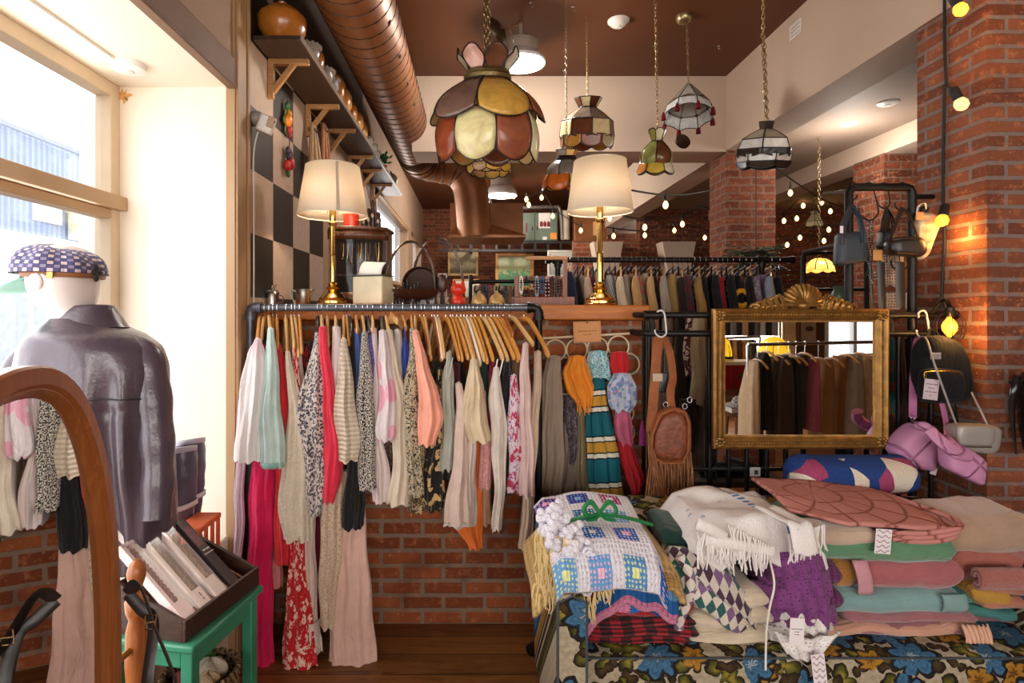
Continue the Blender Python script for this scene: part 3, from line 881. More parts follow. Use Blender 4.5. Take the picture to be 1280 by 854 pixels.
def floral_mat(name,seed=0.0):
 g=NG(name)
 geo=g.n('NewGeometry')
 x,y,z=g.sep(geo.outputs['Position'])
 v=g.comb(g.math('ADD',x,seed),g.math('ADD',g.math('ADD',z,g.math('MULTIPLY',y,1.0)),g.math('MULTIPLY',x,.0)),0)
 wob=g.noise(v,24,3).outputs['Color']
 vv=g.mix(.034,v,wob,'ADD')
 grain=g.noise(v,60,3).outputs[0]
 base=g.ramp(grain,[(.3,'#948670'),(.7,'#b3a68c')])
 def flower(scale,off,rad,petals,cols,dens,sharp=.35):
  vo=g.n('TexVoronoi',feature='F1');vo.voronoi_dimensions='2D'
  mp=g.n('Mapping');mp.inputs['Location'].default_value=(off,off*.7,0)
  g.l(vv,mp.inputs['Vector']);g.l(mp.outputs[0],vo.inputs['Vector'])
  vo.inputs['Scale'].default_value=scale
  sub=g.n('VectorMath',operation='SUBTRACT')
  g.l(mp.outputs[0],sub.inputs[0]);g.l(vo.outputs['Position'],sub.inputs[1])
  sx,sy,sz_=g.sep(sub.outputs[0])
  ang=g.math('ARCTAN2',sy,sx)
  cr,cg,cb=g.sep(vo.outputs['Color'])
  rr=g.math('MULTIPLY',g.math('SQRT',g.math('ADD',g.math('MULTIPLY',sx,sx),g.math('MULTIPLY',sy,sy))),scale)
  pet=g.math('ABSOLUTE',g.math('SINE',g.math('ADD',g.math('MULTIPLY',ang,petals/2),g.math('MULTIPLY',cg,6))))
  lim=g.math('MULTIPLY',g.math('ADD',1-sharp,g.math('MULTIPLY',pet,sharp)),rad)
  q=g.math('DIVIDE',rr,lim)
  mask=g.math('MULTIPLY',g.math('LESS_THAN',q,1),g.math('LESS_THAN',cr,dens))
  edge=g.math('MULTIPLY',g.math('LESS_THAN',q,1.22),g.math('LESS_THAN',cr,dens))
  n=g.noise(vv,70,2).outputs[0]
  qq=g.math('ADD',q,g.math('MULTIPLY',g.math('SUBTRACT',n,.5),.5))
  qq=g.math('ADD',qq,g.math('MULTIPLY',g.math('SUBTRACT',.6,pet),.3))
  return mask,edge,g.ramp(qq,cols),cb
 out=base
 m,e,c,cb=flower(11.5,3.1,.46,2,[(.1,'#8d7b2e'),(.5,'#5d5a22'),(.9,'#34310f')],.95,.75)
 out=g.mix(e,out,'#241a14');out=g.mix(m,out,c)
 m,e,c,cb=flower(13,7.7,.42,2,[(.1,'#4a3a22'),(.5,'#3a2a18'),(.9,'#1e1510')],.75,.8)
 out=g.mix(m,out,c)
 m,e,c,cb=flower(9,1.3,.40,6,[(.1,'#5a3a14'),(.3,'#93651f'),(.7,'#a5782c'),(1,'#5f3f15')],.22,.35)
 out=g.mix(e,out,'#241a14');out=g.mix(m,out,c)
 m,e,c,cb=flower(6.6,5.5,.47,7,[(.08,'#8fa0a8'),(.22,'#2b4258'),(.45,'#476f8c'),(.6,'#2f5272'),(.8,'#43708f'),(1,'#1d3044')],.72,.32)
 out=g.mix(e,out,'#1d1a1c');out=g.mix(m,out,c)
 g.bump(g.noise(v,320,2).outputs[0],.15,.003)
 return g.done(out,.8,0,.2)
m_flor=floral_mat('floral upholstery')
SX0,SX1=.245,1.98
sofa=thing('floral_sofa',(1.1,2.05,0),'blue flowered vintage sofa piled with folded blankets before the brick pillar','sofa')
mb=MB().box((SX0+.02,1.72,.07),(SX1-.02,2.40,.33))
mb.build('base',m_flor,sofa,bevel=.02)
def rounded_block(mb,lo,hi,r,nseg=10,seed=0,amp=.0):
 """upholstered block: superellipse section, run along x"""
 x0,y0,z0=lo;x1,y1,z1=hi
 cy,cz,hy,hz=(y0+y1)/2,(z0+z1)/2,(y1-y0)/2,(z1-z0)/2
 nu,nv=40,max(6,int((x1-x0)/.05))
 def fn(u,v):
  a=2*pi*u
  c_,s_=cos(a),sin(a)
  e=.28
  yy=hy*(abs(c_)**e)*(1 if c_>=0 else-1)
  zz=hz*(abs(s_)**e)*(1 if s_>=0 else-1)
  x=lerp(x0,x1,v)
  edge=min(v,1-v)*(x1-x0)
  k=1-.10*max(0,1-edge/r)**2
  p=Vector((x,cy+yy*k,cz+zz*k))
  if amp:
   p+=Vector((0,nz(x*4,yy*4+seed,zz*4),nz(x*4+7,yy*4,zz*4+seed)))*amp
  return p
 mb.grid(fn,nu,nv,closed=True,cap0=True,cap1=True)
 return mb
rounded_block(MB(),(SX0+.09,1.77,.31),(SX1-.09,2.27,.46),.06,seed=1,amp=.008).build('seat_cushion',m_flor,sofa)
mb=MB()
mb.tube([(SX0+.10,1.775,.447),(SX1-.10,1.775,.447)],.0035,8)
mb.tube([(SX0+.10,1.772,.325),(SX1-.10,1.772,.325)],.0035,8)
mb.build('piping',solid_mat('piping blue','#3d4348',.8),sofa)
rounded_block(MB(),(SX0+.02,2.20,.30),(SX1-.02,2.43,.755),.06,seed=3,amp=.01).build('backrest',m_flor,sofa)
for a,b in((SX0,SX0+.095),(SX1-.095,SX1)):
 mb=MB()
 mb.xf=Matrix.Translation((a,0,0))
 out=[]
 w_=b-a
 def fn(u,v):
  ang=2*pi*u
  c_,s_=cos(ang),sin(ang)
  e=.35
  return Vector((w_/2+w_/2*(abs(c_)**e)*(1 if c_>=0 else-1),lerp(1.70,2.36,v),.36+.325*(abs(s_)**e)*(1 if s_>=0 else-1)))
 mb.grid(fn,36,10,closed=True,cap0=True,cap1=True)
 ar=mb.build('armrest',m_flor,sofa,bevel=0)
 mb=MB()
 mb.tube([(a+.004,1.702,.08),(a+.004,1.702,.66),(a+w_/2,1.702,.683),(b-.004,1.702,.66),(b-.004,1.702,.08)],.005,6)
 mb.build('piping',solid_mat('piping blue','#3d4348',.8),ar)
for lx in(SX0+.06,SX1-.06):
 for ly in(1.78,2.34):
  MB().lathe([(.018,0),(.024,.075)],(lx,ly,0),12).build('leg',wood_mat('sofa leg wood','#4a2a15','#2f190c',.4,4,2),sofa)
GB='folded blankets on the sofa'
def slab(mb,x0,x1,z0,z1,y0,y1,layers=2,seed=0,amp=.008,skew=0.0,tip=.0,endr=.03,wave=0.0,droop=0.0):
 """a folded cloth: layers of soft rounded folds; front edges at y0"""
 H=(z1-z0)/layers
 for L in range(layers):
  zc=z0+H*(L+.5)
  hz=H*.54
  dx0=(random.Random(seed*13+L).uniform(-.012,.012));dx1=(random.Random(seed*17+L).uniform(-.012,.012))
  dy=random.Random(seed*19+L).uniform(-.006,.01)
  nu,nv=26,30
  def fn(u,v):
   a=2*pi*u
   c_,s_=cos(a),sin(a)
   e=.45
   hy=(y1-y0)/2
   yy=hy*(abs(c_)**e)*(1 if c_>=0 else-1)
   zz=hz*(abs(s_)**.7)*(1 if s_>=0 else-1)
   x=lerp(x0+dx0,x1+dx1,v)
   ed=min(v,1-v)*(x1-x0)
   k=sqrt(max(0.02,1-max(0,1-ed/endr)**2))
   zz*=.35+.65*k
   yy*=.94+.06*k
   n1=nz(x*7+seed,yy*7,zc*9+seed*.3)
   n2=nz(x*16+seed,yy*16+5,zc*20)
   n3=nz(x*4+seed*2.3,zc*5,yy*3)
   p=Vector((x+amp*.5*n2,(y0+y1)/2+dy+yy+amp*1.3*n1,zc+zz+amp*1.2*n1*(1 if zz>0 else .5)+amp*.7*n2+amp*.8*n3))
   p.z+=wave*sin(v*7+seed)+tip*(v-.5)-droop*abs(v-.5)**2*4
   p.x+=skew*(p.y-y0)
   return p
  base=len(mb.v)
  mb.grid(fn,nu,nv,closed=True,us=2*(y1-y0+2*hz),vs=(x1-x0))
  idx0=list(range(base,base+nu))
  idx1=list(range(base+nu*nv,base+nu*(nv+1)))
  mb.face(list(reversed(idx0)));mb.face(idx1)
 return mb
def pslab(px0,px1,pyt,pyb,Y,depth,layers,seed,**k):
 a,b=P(px0,pyb,Y),P(px1,pyt,Y)
 return slab(MB(),a.x,b.x,a.z,b.z,Y,Y+depth,layers,seed,**k)
def fringe(mb,pts,length,r=.0028,seed=0,spread=.012,drop=True,every=1,dirv=None):
 rnd=random.Random(seed)
 for p in pts:
  p=Vector(p)
  L=length*rnd.uniform(.75,1.2)
  d=Vector((rnd.uniform(-1,1)*spread,-abs(rnd.uniform(.2,1))*spread,0))if dirv is None else Vector(dirv)*rnd.uniform(.7,1.2)+Vector((rnd.uniform(-1,1),rnd.uniform(-1,1),0))*spread
  q=[p,p+d*.6+Vector((0,0,-L*.3)),p+d+Vector((rnd.uniform(-1,1)*spread*.5,0,-L*.7)),p+d+Vector((rnd.uniform(-1,1)*spread,0,-L))]
  mb.tube(q,[r,r*1.05,r,r*.7],5)
def blanket(nm,lab,pars,m,cat='blanket',**k):
 px0,px1,pyt,pyb,Y,depth,layers,seed=pars
 return pslab(px0,px1,pyt,pyb,Y,depth,layers,seed,**k).build(nm,m,None,smooth=60,label=lab,category=cat,group=GB)
F=fab
b=blanket('folded_blanket','peach blanket with a ruffled satin end at the bottom of the middle pastel stack',(1028,1234,783,817,1.86,.36,2,1),F('peach wool','#d09a80',sheen=.5),amp=.010)
mb=MB()
a0,a1=P(1205,800,1.845),P(1238,800,1.845)
mb.grid(lambda u,v:Vector((lerp(a0.x,a1.x,v),1.852-.018*sin(pi*u)+.004*sin(v*40),a0.z-.042+.085*u+.004*sin(v*34))),12,40,us=.08,vs=.08)
mb.build('ruffled_end',F('peach satin end','#e3b295',rough=.5),b,solid=.005)
blanket('folded_blanket','mauve pink blanket between the teal and the peach one',(1056,1224,766,798,1.87,.36,2,2),F('mauve wool','#a2666b',sheen=.5),amp=.009)
b=blanket('folded_blanket','pale teal blanket in the middle of the pastel stack',(1046,1212,740,772,1.875,.36,1,3),F('teal wool','#7fa3a3',sheen=.5),amp=.008)
mb=MB()
a0,a1=P(1178,756,1.865),P(1208,756,1.865)
mb.grid(lambda u,v:Vector((lerp(a0.x,a1.x,v),1.868-.010*sin(pi*u),a0.z-.026+.058*u)),8,8)
mb.build('satin_binding',F('teal satin','#8fb3b2',rough=.4),b,solid=.005)
b=blanket('folded_blanket','rose pink blanket with a satin binding beside a mustard lining',(1074,1206,702,745,1.88,.36,1,4),F('rose wool','#ab6064',sheen=.5),amp=.010,endr=.05)
mb=MB()
a0,a1=P(1070,724,1.866),P(1088,724,1.866)
mb.grid(lambda u,v:Vector((lerp(a0.x,a1.x,v)-.02*(u-.5),1.872-.014*sin(pi*u),a0.z-.055+.115*u)),8,6)
mb.build('satin_binding',F('pink satin','#e0a0a8',rough=.4),b,solid=.005)
blanket('folded_blanket','mustard brown blanket tucked inside the rose pink one',(1046,1078,703,744,1.89,.34,1,5),F('mustard wool','#b57a34',sheen=.5),amp=.006)
blanket('folded_blanket','sage green blanket under the quilted pink one',(1022,1200,664,706,1.88,.36,1,6),F('green wool','#5d8c68',sheen=.5),amp=.010,endr=.04,tip=-.008)
blanket('folded_blanket','beige blanket tucked below the left end of the quilted pink one',(1004,1098,661,682,1.865,.10,1,7),F('beige wool','#c0a791',sheen=.5),amp=.008,endr=.05)
mq=NG('quilted pink cotton')
v=mq.coord('UV')
x,y,z=mq.sep(v)
x=mq.math('SUBTRACT',x,.26);y=mq.math('SUBTRACT',y,.16)
ang=mq.math('ARCTAN2',y,x)
rays=mq.math('ABSOLUTE',mq.math('SINE',mq.math('MULTIPLY',ang,7)))
rr=mq.math('SQRT',mq.math('ADD',mq.math('MULTIPLY',x,x),mq.math('MULTIPLY',y,y)))
rings=mq.math('ABSOLUTE',mq.math('SINE',mq.math('MULTIPLY',rr,34)))
hh=mq.math('MINIMUM',mq.step(rays,.12,.12),mq.step(rings,.12,.12))
mq.bump(hh,.8,.01)
mqm=mq.done(mq.mix(hh,'#a8645a','#c2837a'),.85,0,.2)
mb=MB()
a,b_=P(1012,640,1.86),P(1210,660,1.86)
def fn(u,v):
 x=lerp(a.x,b_.x,v)
 y=1.855+.40*u
 top=lerp(.856,.834,v)+.012*sin(pi*v)-.022*(1-u)**2
 lim=.02*nz(x*6,y*6)
 if v<.25:
  y+=(1-v/.25)*.13*(1-u)
  top+=.012*(1-v/.25)
 if v>.84:
  y+=.14*(1-u)*((v-.84)/.16)**2
  top-=.012*((v-.84)/.16)**2
 return Vector((x,y+.004*sin(v*25),top+lim*.5))
mb.grid(fn,24,40,us=.40,vs=.52)
q=mb.build('quilt',mqm,None,smooth=80,solid=.011,label='dusty pink quilted throw fanned over the top of the pastel stack',category='quilt',group=GB)
for k in range(3):
 mb=MB()
 c0,c1=P(1098+k*8,660+k*5,1.865),P(1205-k*4,658+k*6,1.865)
 pts=curve_pts([c0+Vector((0,.0,-.01)),(c0+c1)/2+Vector((0,-.006,-.018)),c1+Vector((-.01,.0,0)),c1+Vector((.006,.10,.006)),c1+Vector((-.03,.3,.004))],24)
 mb.tube(pts,.0085,8)
 mb.build('rolled_edge',mqm,q)
def price_tag(px,py,w,h,Y,name,lab,lines,tilt=0.0,wavy=False,parent=None,string=None,paper='#e9e0e2',tc='#6a5a60'):
 """small card: w, h in pixels at Y"""
 c=P(px,py,Y)
 W_,H_=w*Y/FPX,h*Y/FPX
 t=thing(name,c-Vector((0,0,H_/2)),lab,'tag')if parent is None else parent
 xf=Matrix.Translation(c)@Matrix.Rotation(tilt,4,'Y')
 mb=MB();mb.xf=xf
 mb.box((-W_/2,-.0006,-H_/2),(W_/2,.0006,H_/2))
 card=mb.build('card',solid_mat('card '+paper,paper,.7,var=.02),t,smooth=0)
 if wavy:
  mb=MB();mb.xf=xf
  for k in range(5):
   z0=H_/2-H_*(k+.5)/5
   for i in range(10):
    xa,xb=-W_*.42+W_*.84*i/10,-W_*.42+W_*.84*(i+1)/10
    za,zb=z0+H_*.05*sin(i*1.1+k),z0+H_*.05*sin((i+1)*1.1+k)
    q=[mb.add(p)for p in((xa,-.0011,za-H_*.03),(xb,-.0011,zb-H_*.03),(xb,-.0011,zb+H_*.03),(xa,-.0011,za+H_*.03))]
    mb.face(q)
  mb.build('wavy_print',solid_mat('mauve print','#b29aa4',.7),card,smooth=0)
 for s,sz,dz in lines:
  print_marks(s,sz*Y/FPX,solid_mat('ink '+tc,tc,.7),xf@Matrix(((1,0,0,0),(0,0,1,-.0009),(0,1,0,dz*H_),(0,0,0,1)))@Matrix.Rotation(0,4,'X')@Matrix(((1,0,0,0),(0,1,0,0),(0,0,-1,0),(0,0,0,1))),card,'print')
 return t
price_tag(1104,677,20,31,1.845,'price_tag','wavy patterned paper tag on the quilted pink throw',[],.08,True)
blanket('folded_blanket','thick oatmeal beige blanket on top of the stack at the right edge',(1186,1310,650,696,1.94,.24,1,11),F('oatmeal wool','#b3937a',sheen=.5),amp=.010,endr=.05)
b=blanket('folded_blanket','coral blanket with a rolled end under the oatmeal one',(1196,1310,692,738,1.93,.32,1,12),F('coral wool','#ad6456',sheen=.5),amp=.012,endr=.05)
mb=MB()
c0=P(1228,724,1.90)
for k,r in enumerate((.034,.02)):
 mb.grid(lambda u,v:c0+Vector((-.03+.16*v,r*.6*cos(u*5.6)-.01,r*sin(u*5.6)+.006)),18,8)
mb.build('rolled_end',F('coral wool','#ad6456',sheen=.5),b,solid=.008)
blanket('folded_blanket','salmon and mustard edged blanket at the right edge under the coral one',(1236,1310,730,768,1.92,.34,2,13),F('salmon wool','#c77a5f',sheen=.5),amp=.010,endr=.05)
blanket('folded_blanket','mustard striped blanket edge showing under the salmon blanket',(1222,1268,738,764,1.915,.3,1,14),F('mustard stripe','#c9963f'),amp=.006,tip=-.02)
blanket('folded_blanket','crinkled turquoise cloth in the stack at the right edge',(1204,1310,750,782,1.94,.34,2,15),F('turquoise crinkle','#4f9a93',bump=.8),amp=.014,tip=-.05)
blanket('folded_blanket','dusky plum blanket at the bottom of the stack at the right edge',(1206,1310,768,806,1.96,.32,1,16),F('plum wool','#8d6064',sheen=.5),amp=.010,tip=-.05)
b=blanket('folded_blanket','cream blanket folded at the bottom below the patchwork quilt',(866,968,744,814,1.84,.38,3,21),F('cream wool','#d9c7ac',sheen=.5),amp=.012,endr=.04)
patchm=F('patchwork squares','#d9cfc2','patch','#7b5a80','#2f5a58',c4='#4a2f45',scale=1.25)
mb=MB()
ctr=P(899,732,1.84)
def fn(u,v):
 a=2*pi*u
 t=v
 r=(.155*sin(pi*(.10+.86*t))**.55)
 x=-.145+.30*t
 z=.055-.19*t**1.3+r*.62*sin(a)-.02
 y=.09-r*.8*cos(a)
 rr=.012*sin(a*6+t*5)+.012*nz(x*9,y*9,z*9)
 return ctr+Vector((x+rr*.6,y+rr,z+rr))
mb.grid(fn,48,40,closed=True,cap0=True,cap1=True,us=.80,vs=.45)
q=mb.build('patchwork_quilt',patchm,None,smooth=80,label='rolled patchwork quilt with purple green and white squares',category='quilt',group=GB)
mb=MB()
for k in range(3):
 pts=[ctr+Vector((-.13+.012*k+.03*sin(t*3+k),-.005-.012*sin(t*3),.10-.04*k-.16*t))for t in[i/12 for i in range(13)]]
 mb.tube(curve_pts(pts,24),.016,8,sx=.5)
mb.build('rolled_folds',patchm,q)
mb=MB()
pts=[P(962,700,1.815),P(968,730,1.81),P(962,760,1.80),P(958,790,1.765),P(957,838,1.755)]
mb.tube(curve_pts(pts,20),.0035,6)
mb.build('binding',F('white binding','#e9e2d6'),q)
tw=F('white woven throw','#e4ddd9',bump=.5)
g=NG('white throw with blue stripe')
v=g.coord('UV');x,y,z=g.sep(v)
st=g.math('COMPARE',g.math('ADD',y,g.math('MULTIPLY',x,.35)),.36,.012)
zig=g.math('GREATER_THAN',g.math('SINE',g.math('MULTIPLY',x,260)),-.2)
n0=g.noise(v,180,2).outputs[0]
spk=g.math('LESS_THAN',g.vor(v,16).outputs['Distance'],.12)
col=g.mix(g.math('MULTIPLY',st,zig),'#e6dfdc','#5d7fb0')
col=g.mix(g.math('MULTIPLY',spk,.6),col,C4('#7f8cb0'))
g.bump(n0,.6,.005)
mtw=g.done(col,.9,0,.2)
mb=MB()
A,B=P(866,640,1.86),P(1036,640,1.86)
def fn(u,v):
 x=lerp(A.x,B.x,v)
 y=1.84+.36*u
 z=.815+.035*sin(pi*v)*(.4+.6*u)+.02*nz(x*7,y*7)+.012*nz(x*15,y*15,3)
 z-=.05*max(0,v-.82)/.18+.05*max(0,.12-v)/.12
 if u<.18:
  z-=(.18-u)/.18*(.12+.02*sin(v*11))
  y+=.02*(.18-u)/.18
 return Vector((x,y,z))
mb.grid(fn,30,44,us=.40,vs=.45)
q=mb.build('throw_blanket',mtw,None,smooth=80,solid=.014,label='white throw with long fringe and a blue zigzag stripe on the middle heap',category='blanket',group=GB)
mb=MB()
for(xa,ya,xb,yb,lo)in((870,655,905,672,1),(880,676,965,690,0)):
 c0,c1=P(xa,ya,1.82),P(xb,yb,1.82)
 mb.tube(curve_pts([c0,(c0+c1)/2+Vector((0,-.008,.006)),c1],16),.02,10,sx=.6)
mb.build('folded_edge',mtw,q)
yarn=F('white yarn','#e9e3df')
for pts,L_,sp,sd in(([P(872+(955-872)*i/44,668+14*i/44+4*sin(i*.9),1.815)for i in range(45)],.085,.012,5),([P(985+(1030-985)*i/22,668-12*i/22,1.82)for i in range(23)],.085,.012,6),([P(910+(960-910)*i/16,655+26*i/16,1.81)for i in range(17)],.07,.01,8)):
 mb=MB()
 fringe(mb,pts,L_,.0032,sd,sp)
 mb.build('fringe',yarn,q,kind='stuff')
mb=MB()
ca_=[P(955,640,1.99)+Vector((0,0,.02)),P(985,650,1.88)+Vector((0,0,.004)),P(998,655,1.815),P(1004,680,1.795),P(1006,692,1.79)]
cp_=curve_pts(ca_,20)
mb.grid(lambda u,v:cp_[int(round(v*20))]+Vector(((u-.5)*.075,-.006-.006*sin(pi*u),.004*sin(u*9))),8,20,us=.08,vs=.25)
mb.build('hanging_end',mtw,q,solid=.01)
mcro=F('purple crochet','#7d3f7a','holes','#3a1a38',scale=1.3)
mb=MB()
C=P(1007,735,1.83)
def ruffle(C,w,h,d,lay,seed):
 mbx=MB()
 for k in range(lay):
  def fn(u,v,k=k):
   x=lerp(-w,w,v)*(1-.10*k*0)*(1.0-.28*(1-(k+1)/lay))
   tt=u
   z=h*(1-2*(k+tt*1.25)/lay)
   bul=d*(.25+.75*sin(min(pi,pi*(.18+.5*(k+tt)/lay))))
   e=1-(abs(2*v-1))**3
   y=-bul*e-.012*tt+.009*sin(v*34+k*2+seed)*tt
   return C+Vector((x+.012*(k%2),y+.1,z+.007*sin(v*30+k)*tt-.02*(2*v-1)**2))
  mbx.grid(fn,8,46,us=h*2/lay*1.4,vs=2.2*w)
 return mbx
ruffle(C,.135,.105,.11,4,1).build('crochet_shawl',mcro,None,smooth=80,solid=.012,label='purple crochet shawl with scalloped edges in the middle heap',category='shawl',group=GB)
blanket('folded_blanket','dark plum cloth under the purple crochet shawl',(966,1050,705,765,1.86,.3,2,31),F('plum yarn','#6a2a60','knit'),amp=.01)
mwc=F('white crochet','#e8e2de','holes','#9a8f8c',scale=1.1)
ruffle(P(1008,778,1.82),.125,.068,.10,3,4).build('crochet_shawl',mwc,None,smooth=80,solid=.010,label='white openwork crochet cloth hanging over the sofa front',category='shawl',group=GB)
for o in list(COL.objects):
 if o.get('label','').startswith('white openwork'):
  mb=MB()
  A,B=P(975,790,1.79),P(1022,790,1.79)
  def fn(u,v):
   y=790+28*u
   x0=lerp(968,985,u);x1=lerp(1052,1026,u)
   p=P(lerp(x0,x1,v),y+8*sin(pi*v),1.775-.01*u)
   p.y+=.006*sin(v*20)
   return p
  mb.grid(fn,10,24,us=.09,vs=.2)
  mb.build('hanging_corner',mwc,o,solid=.008)
price_tag(996,790,18,34,1.745,'price_tag','white paper tag with a few lines on the white crochet cloth',[(3,1.9,.1),(2,1.9,.0),(2,1.9,-.1)],.06)
price_tag(1024,838,17,40,1.735,'price_tag','wavy patterned paper tag hanging over the sofa front',[],-.12,True)
pl=F('buffalo plaid','#1a1214','plaid','#5d141c','#b01f2a',scale=1.0)
blanket('folded_blanket','red and black buffalo plaid blanket at the bottom of the left heap',(738,872,776,812,1.83,.40,3,41),pl,amp=.006)
mrc=F('red crochet','#b31b22','holes','#5a0d12',scale=1.2)
blanket('folded_blanket','red crochet blanket between the plaid and the blue scalloped one',(764,866,742,780,1.835,.36,1,42),mrc,amp=.012,endr=.05)
g=NG('blue granny edging')
v=g.coord('UV');x,y,z=g.sep(v)
cells=g.vor(v,55,rnd=.3)
hl=g.math('LESS_THAN',cells.outputs['Distance'],.25)
col=g.ramp(y,[(0,'#e68bb0'),(.14,'#e68bb0'),(.15,'#2f6fb8'),(.62,'#2f6fb8'),(.63,'#6fa8d8'),(1,'#4a86c4')],True)
col=g.mix(hl,col,C4('#24507f'))
g.bump(cells.outputs['Distance'],.8,.006)
mgr=g.done(col,.9,0,.2)
mb=MB()
def blue_edge(v):
 return smoothprof([(0,795),(.2,775),(.4,755),(.55,752),(.75,760),(1,773)],v)[1]+3*sin(v*22)
def fn(u,v):
 px=lerp(720,848,v)
 py0=blue_edge(v)
 py=lerp(py0,py0-17-18*min(1,v*2),u)
 return P(px,py,1.79+.015*sin(v*9)-.02*(1-u))
mb.grid(fn,16,50,us=1.0,vs=1.0)
for k in range(len(mb.uv)):
 mb.uv[k]=[(q[1]*.35,q[0])for q in mb.uv[k]]
q=mb.build('crochet_blanket',mgr,None,smooth=80,solid=.012,label='blue crochet blanket with a wavy pink edge in the left heap',category='blanket',group=GB)
mb=MB()
pts=[P(lerp(722,846,t),blue_edge(t)+2,1.776+.015*sin(t*9))for t in[i/40 for i in range(41)]]
mb.tube(pts,.010,8)
mb.build('pink_edge',F('pink yarn','#e58fb0','knit',scale=2),q)
a,b_=P(735,795,1.80),P(790,740,1.80)
slab(MB(),P(728,790,1.84).x,P(852,790,1.84).x,P(0,772,1.84).z,P(0,742,1.84).z,1.83,2.15,1,47,amp=.012,endr=.04).build('folds_behind',mgr,q)
mmu=F('mustard knit','#d9b06a','knit',scale=.8)
mb=MB()
def fn(u,v):
 x=lerp(.185,.665,v)
 y=1.76+.40*u
 z=.722+.02*sin(pi*v)+.010*nz(x*9,y*9)
 if v<.18:
  z-=(.18-v)/.18*.09
 if v>.93:
  z-=(v-.93)/.07*.05
 if u<.22:
  k=(.22-u)/.22
  z-=k*(.062+.012*sin(v*9));y+=.025*k
 return Vector((x,y,z))
mb.grid(fn,26,46,us=.45,vs=.5)
q=mb.build('throw_blanket',mmu,None,smooth=80,solid=.02,label='mustard yellow blanket with cream fringe draped on the sofa arm',category='blanket',group=GB)
mb=MB()
rnd=random.Random(4)
for row in range(7):
 pts=[P(671+92*t+rnd.uniform(-3,3),664+13*row+22*t,1.755+.012*(6-row)/5+.008*sin(t*9))for t in[i/44 for i in range(45)]if not(row>4 and t>.8)and not(row<3 and t>.55)]
 fringe(mb,pts,.046,.0024,10+row,.007)
mb.build('fringe',F('cream fringe yarn','#e9cd94'),q,kind='stuff')
slab(MB(),.215,.645,.635,.705,1.775,2.15,1,51,amp=.012,endr=.05).build('lower_fold',F('mustard knit lower','#cf9f55','knit',scale=.8),q)
def granny_mat(name):
 g=NG(name)
 v=g.coord('UV');x,y,z=g.sep(v)
 S=7.6
 a,b=g.math('MULTIPLY',x,S),g.math('MULTIPLY',y,S)
 cell=g.comb(g.math('FLOOR',a),g.math('FLOOR',b))
 w1=g.n('TexWhiteNoise',noise_dimensions='2D');g.l(cell,w1.inputs['Vector'])
 cell2=g.n('VectorMath',operation='ADD');g.l(cell,cell2.inputs[0]);cell2.inputs[1].default_value=(17.3,5.1,0)
 w2=g.n('TexWhiteNoise',noise_dimensions='2D');g.l(cell2.outputs[0],w2.inputs['Vector'])
 ex=g.math('ABSOLUTE',g.math('SUBTRACT',g.math('FRACT',a),.5))
 ey=g.math('ABSOLUTE',g.math('SUBTRACT',g.math('FRACT',b),.5))
 r=g.math('MAXIMUM',ex,ey)
 ringA=g.ramp(w1.outputs['Value'],[(0,'#5a8fc6'),(.3,'#3a2f86'),(.5,'#2a66ae'),(.68,'#9a2a66'),(.84,'#6c9fd0')],True)
 ringB=g.ramp(w2.outputs['Value'],[(0,'#e9e6ee'),(.3,'#dfe3a0'),(.55,'#7fb0dc'),(.75,'#e6b4cc')],True)
 st=g.vor(v,70,rnd=.25)
 dd=st.outputs['Distance']
 col=g.mix(g.math('LESS_THAN',r,.10),ringA,ringB)
 col=g.mix(g.math('MULTIPLY',g.math('LESS_THAN',dd,.30),.9),col,ringB)
 col=g.mix(g.math('LESS_THAN',r,.32),C4('#dcd8e0'),col)
 col=g.mix(g.math('MULTIPLY',g.math('LESS_THAN',dd,.2),g.math('GREATER_THAN',r,.36)),col,C4('#b3adbc'))
 g.bump(dd,.9,.008)
 return g.done(col,.9,0,.2)
mgs=granny_mat('granny squares')
mb=MB()
def fn(u,v):
 x=lerp(.225,.600,v)
 y=1.722+max(0,u-.11)*.47-.012*min(1,max(0,.25-u)/.25)
 z=.785+.03*sin(pi*v)*(.3+.7*u)+.035*u+.010*nz(x*8,y*8)
 if u<.28:
  k=(.28-u)/.28
  z-=.098*k**1.5
 if v>.93:
  z-=(v-.93)/.07*.05
 if v<.08:
  z-=(.08-v)/.08*.03
 x+=-.02*(1-u)*(v-.5)*2
 return Vector((x,y,z))
mb.grid(fn,40,50,us=.50,vs=.42)
for k in range(len(mb.uv)):
 mb.uv[k]=[(q[1]+.025,q[0]+.02)for q in mb.uv[k]]
q=mb.build('crochet_blanket',mgs,None,smooth=80,solid=.016,label='white granny square blanket with blue and purple squares on the left heap',category='blanket',group=GB)
mwy=F('white crochet yarn','#ebe7f0','holes','#b0a9bb',scale=1.3)
mb=MB()
rnd=random.Random(9)
for band in range(7):
 for k in range(26):
  t=k/25
  px=676+band*6.5+40*t**1.6+4*sin(k*1.9+band)
  py=640+84*t+5*sin(k*1.3+band)-band*2*(1-t)
  if band>4 and t<.25:
   continue
  p=P(px,py,1.80-.045*t+.03*sin(band*1.7+k*.4)*.5)
  mb.ball(p,.0125+.004*rnd.random(),7,5,(1,.8,.95))
mb.build('scalloped_border',mwy,q)
mb=MB()
for k in range(13):
 p=P(735+3.2*sin(k),690+4.0*k,1.752)
 mb.tube([p+Vector((.014*cos(a),-.004,.014*sin(a)))for a in[i*pi/5 for i in range(10)]],.0045,6,closed=True)
mb.build('chain_edge',mwy,q)
mg=solid_mat('green ribbon','#12703a',.5)
rb=thing('ribbon_bow',P(757,655,1.80),'green knitted ribbon tied in a bow round the granny square blanket','ribbon')
mb=MB()
pts=[Vector((lerp(.27,.60,t),1.90+.012*sin(pi*t),.822+.028*sin(pi*t)))for t in[i/24 for i in range(25)]]
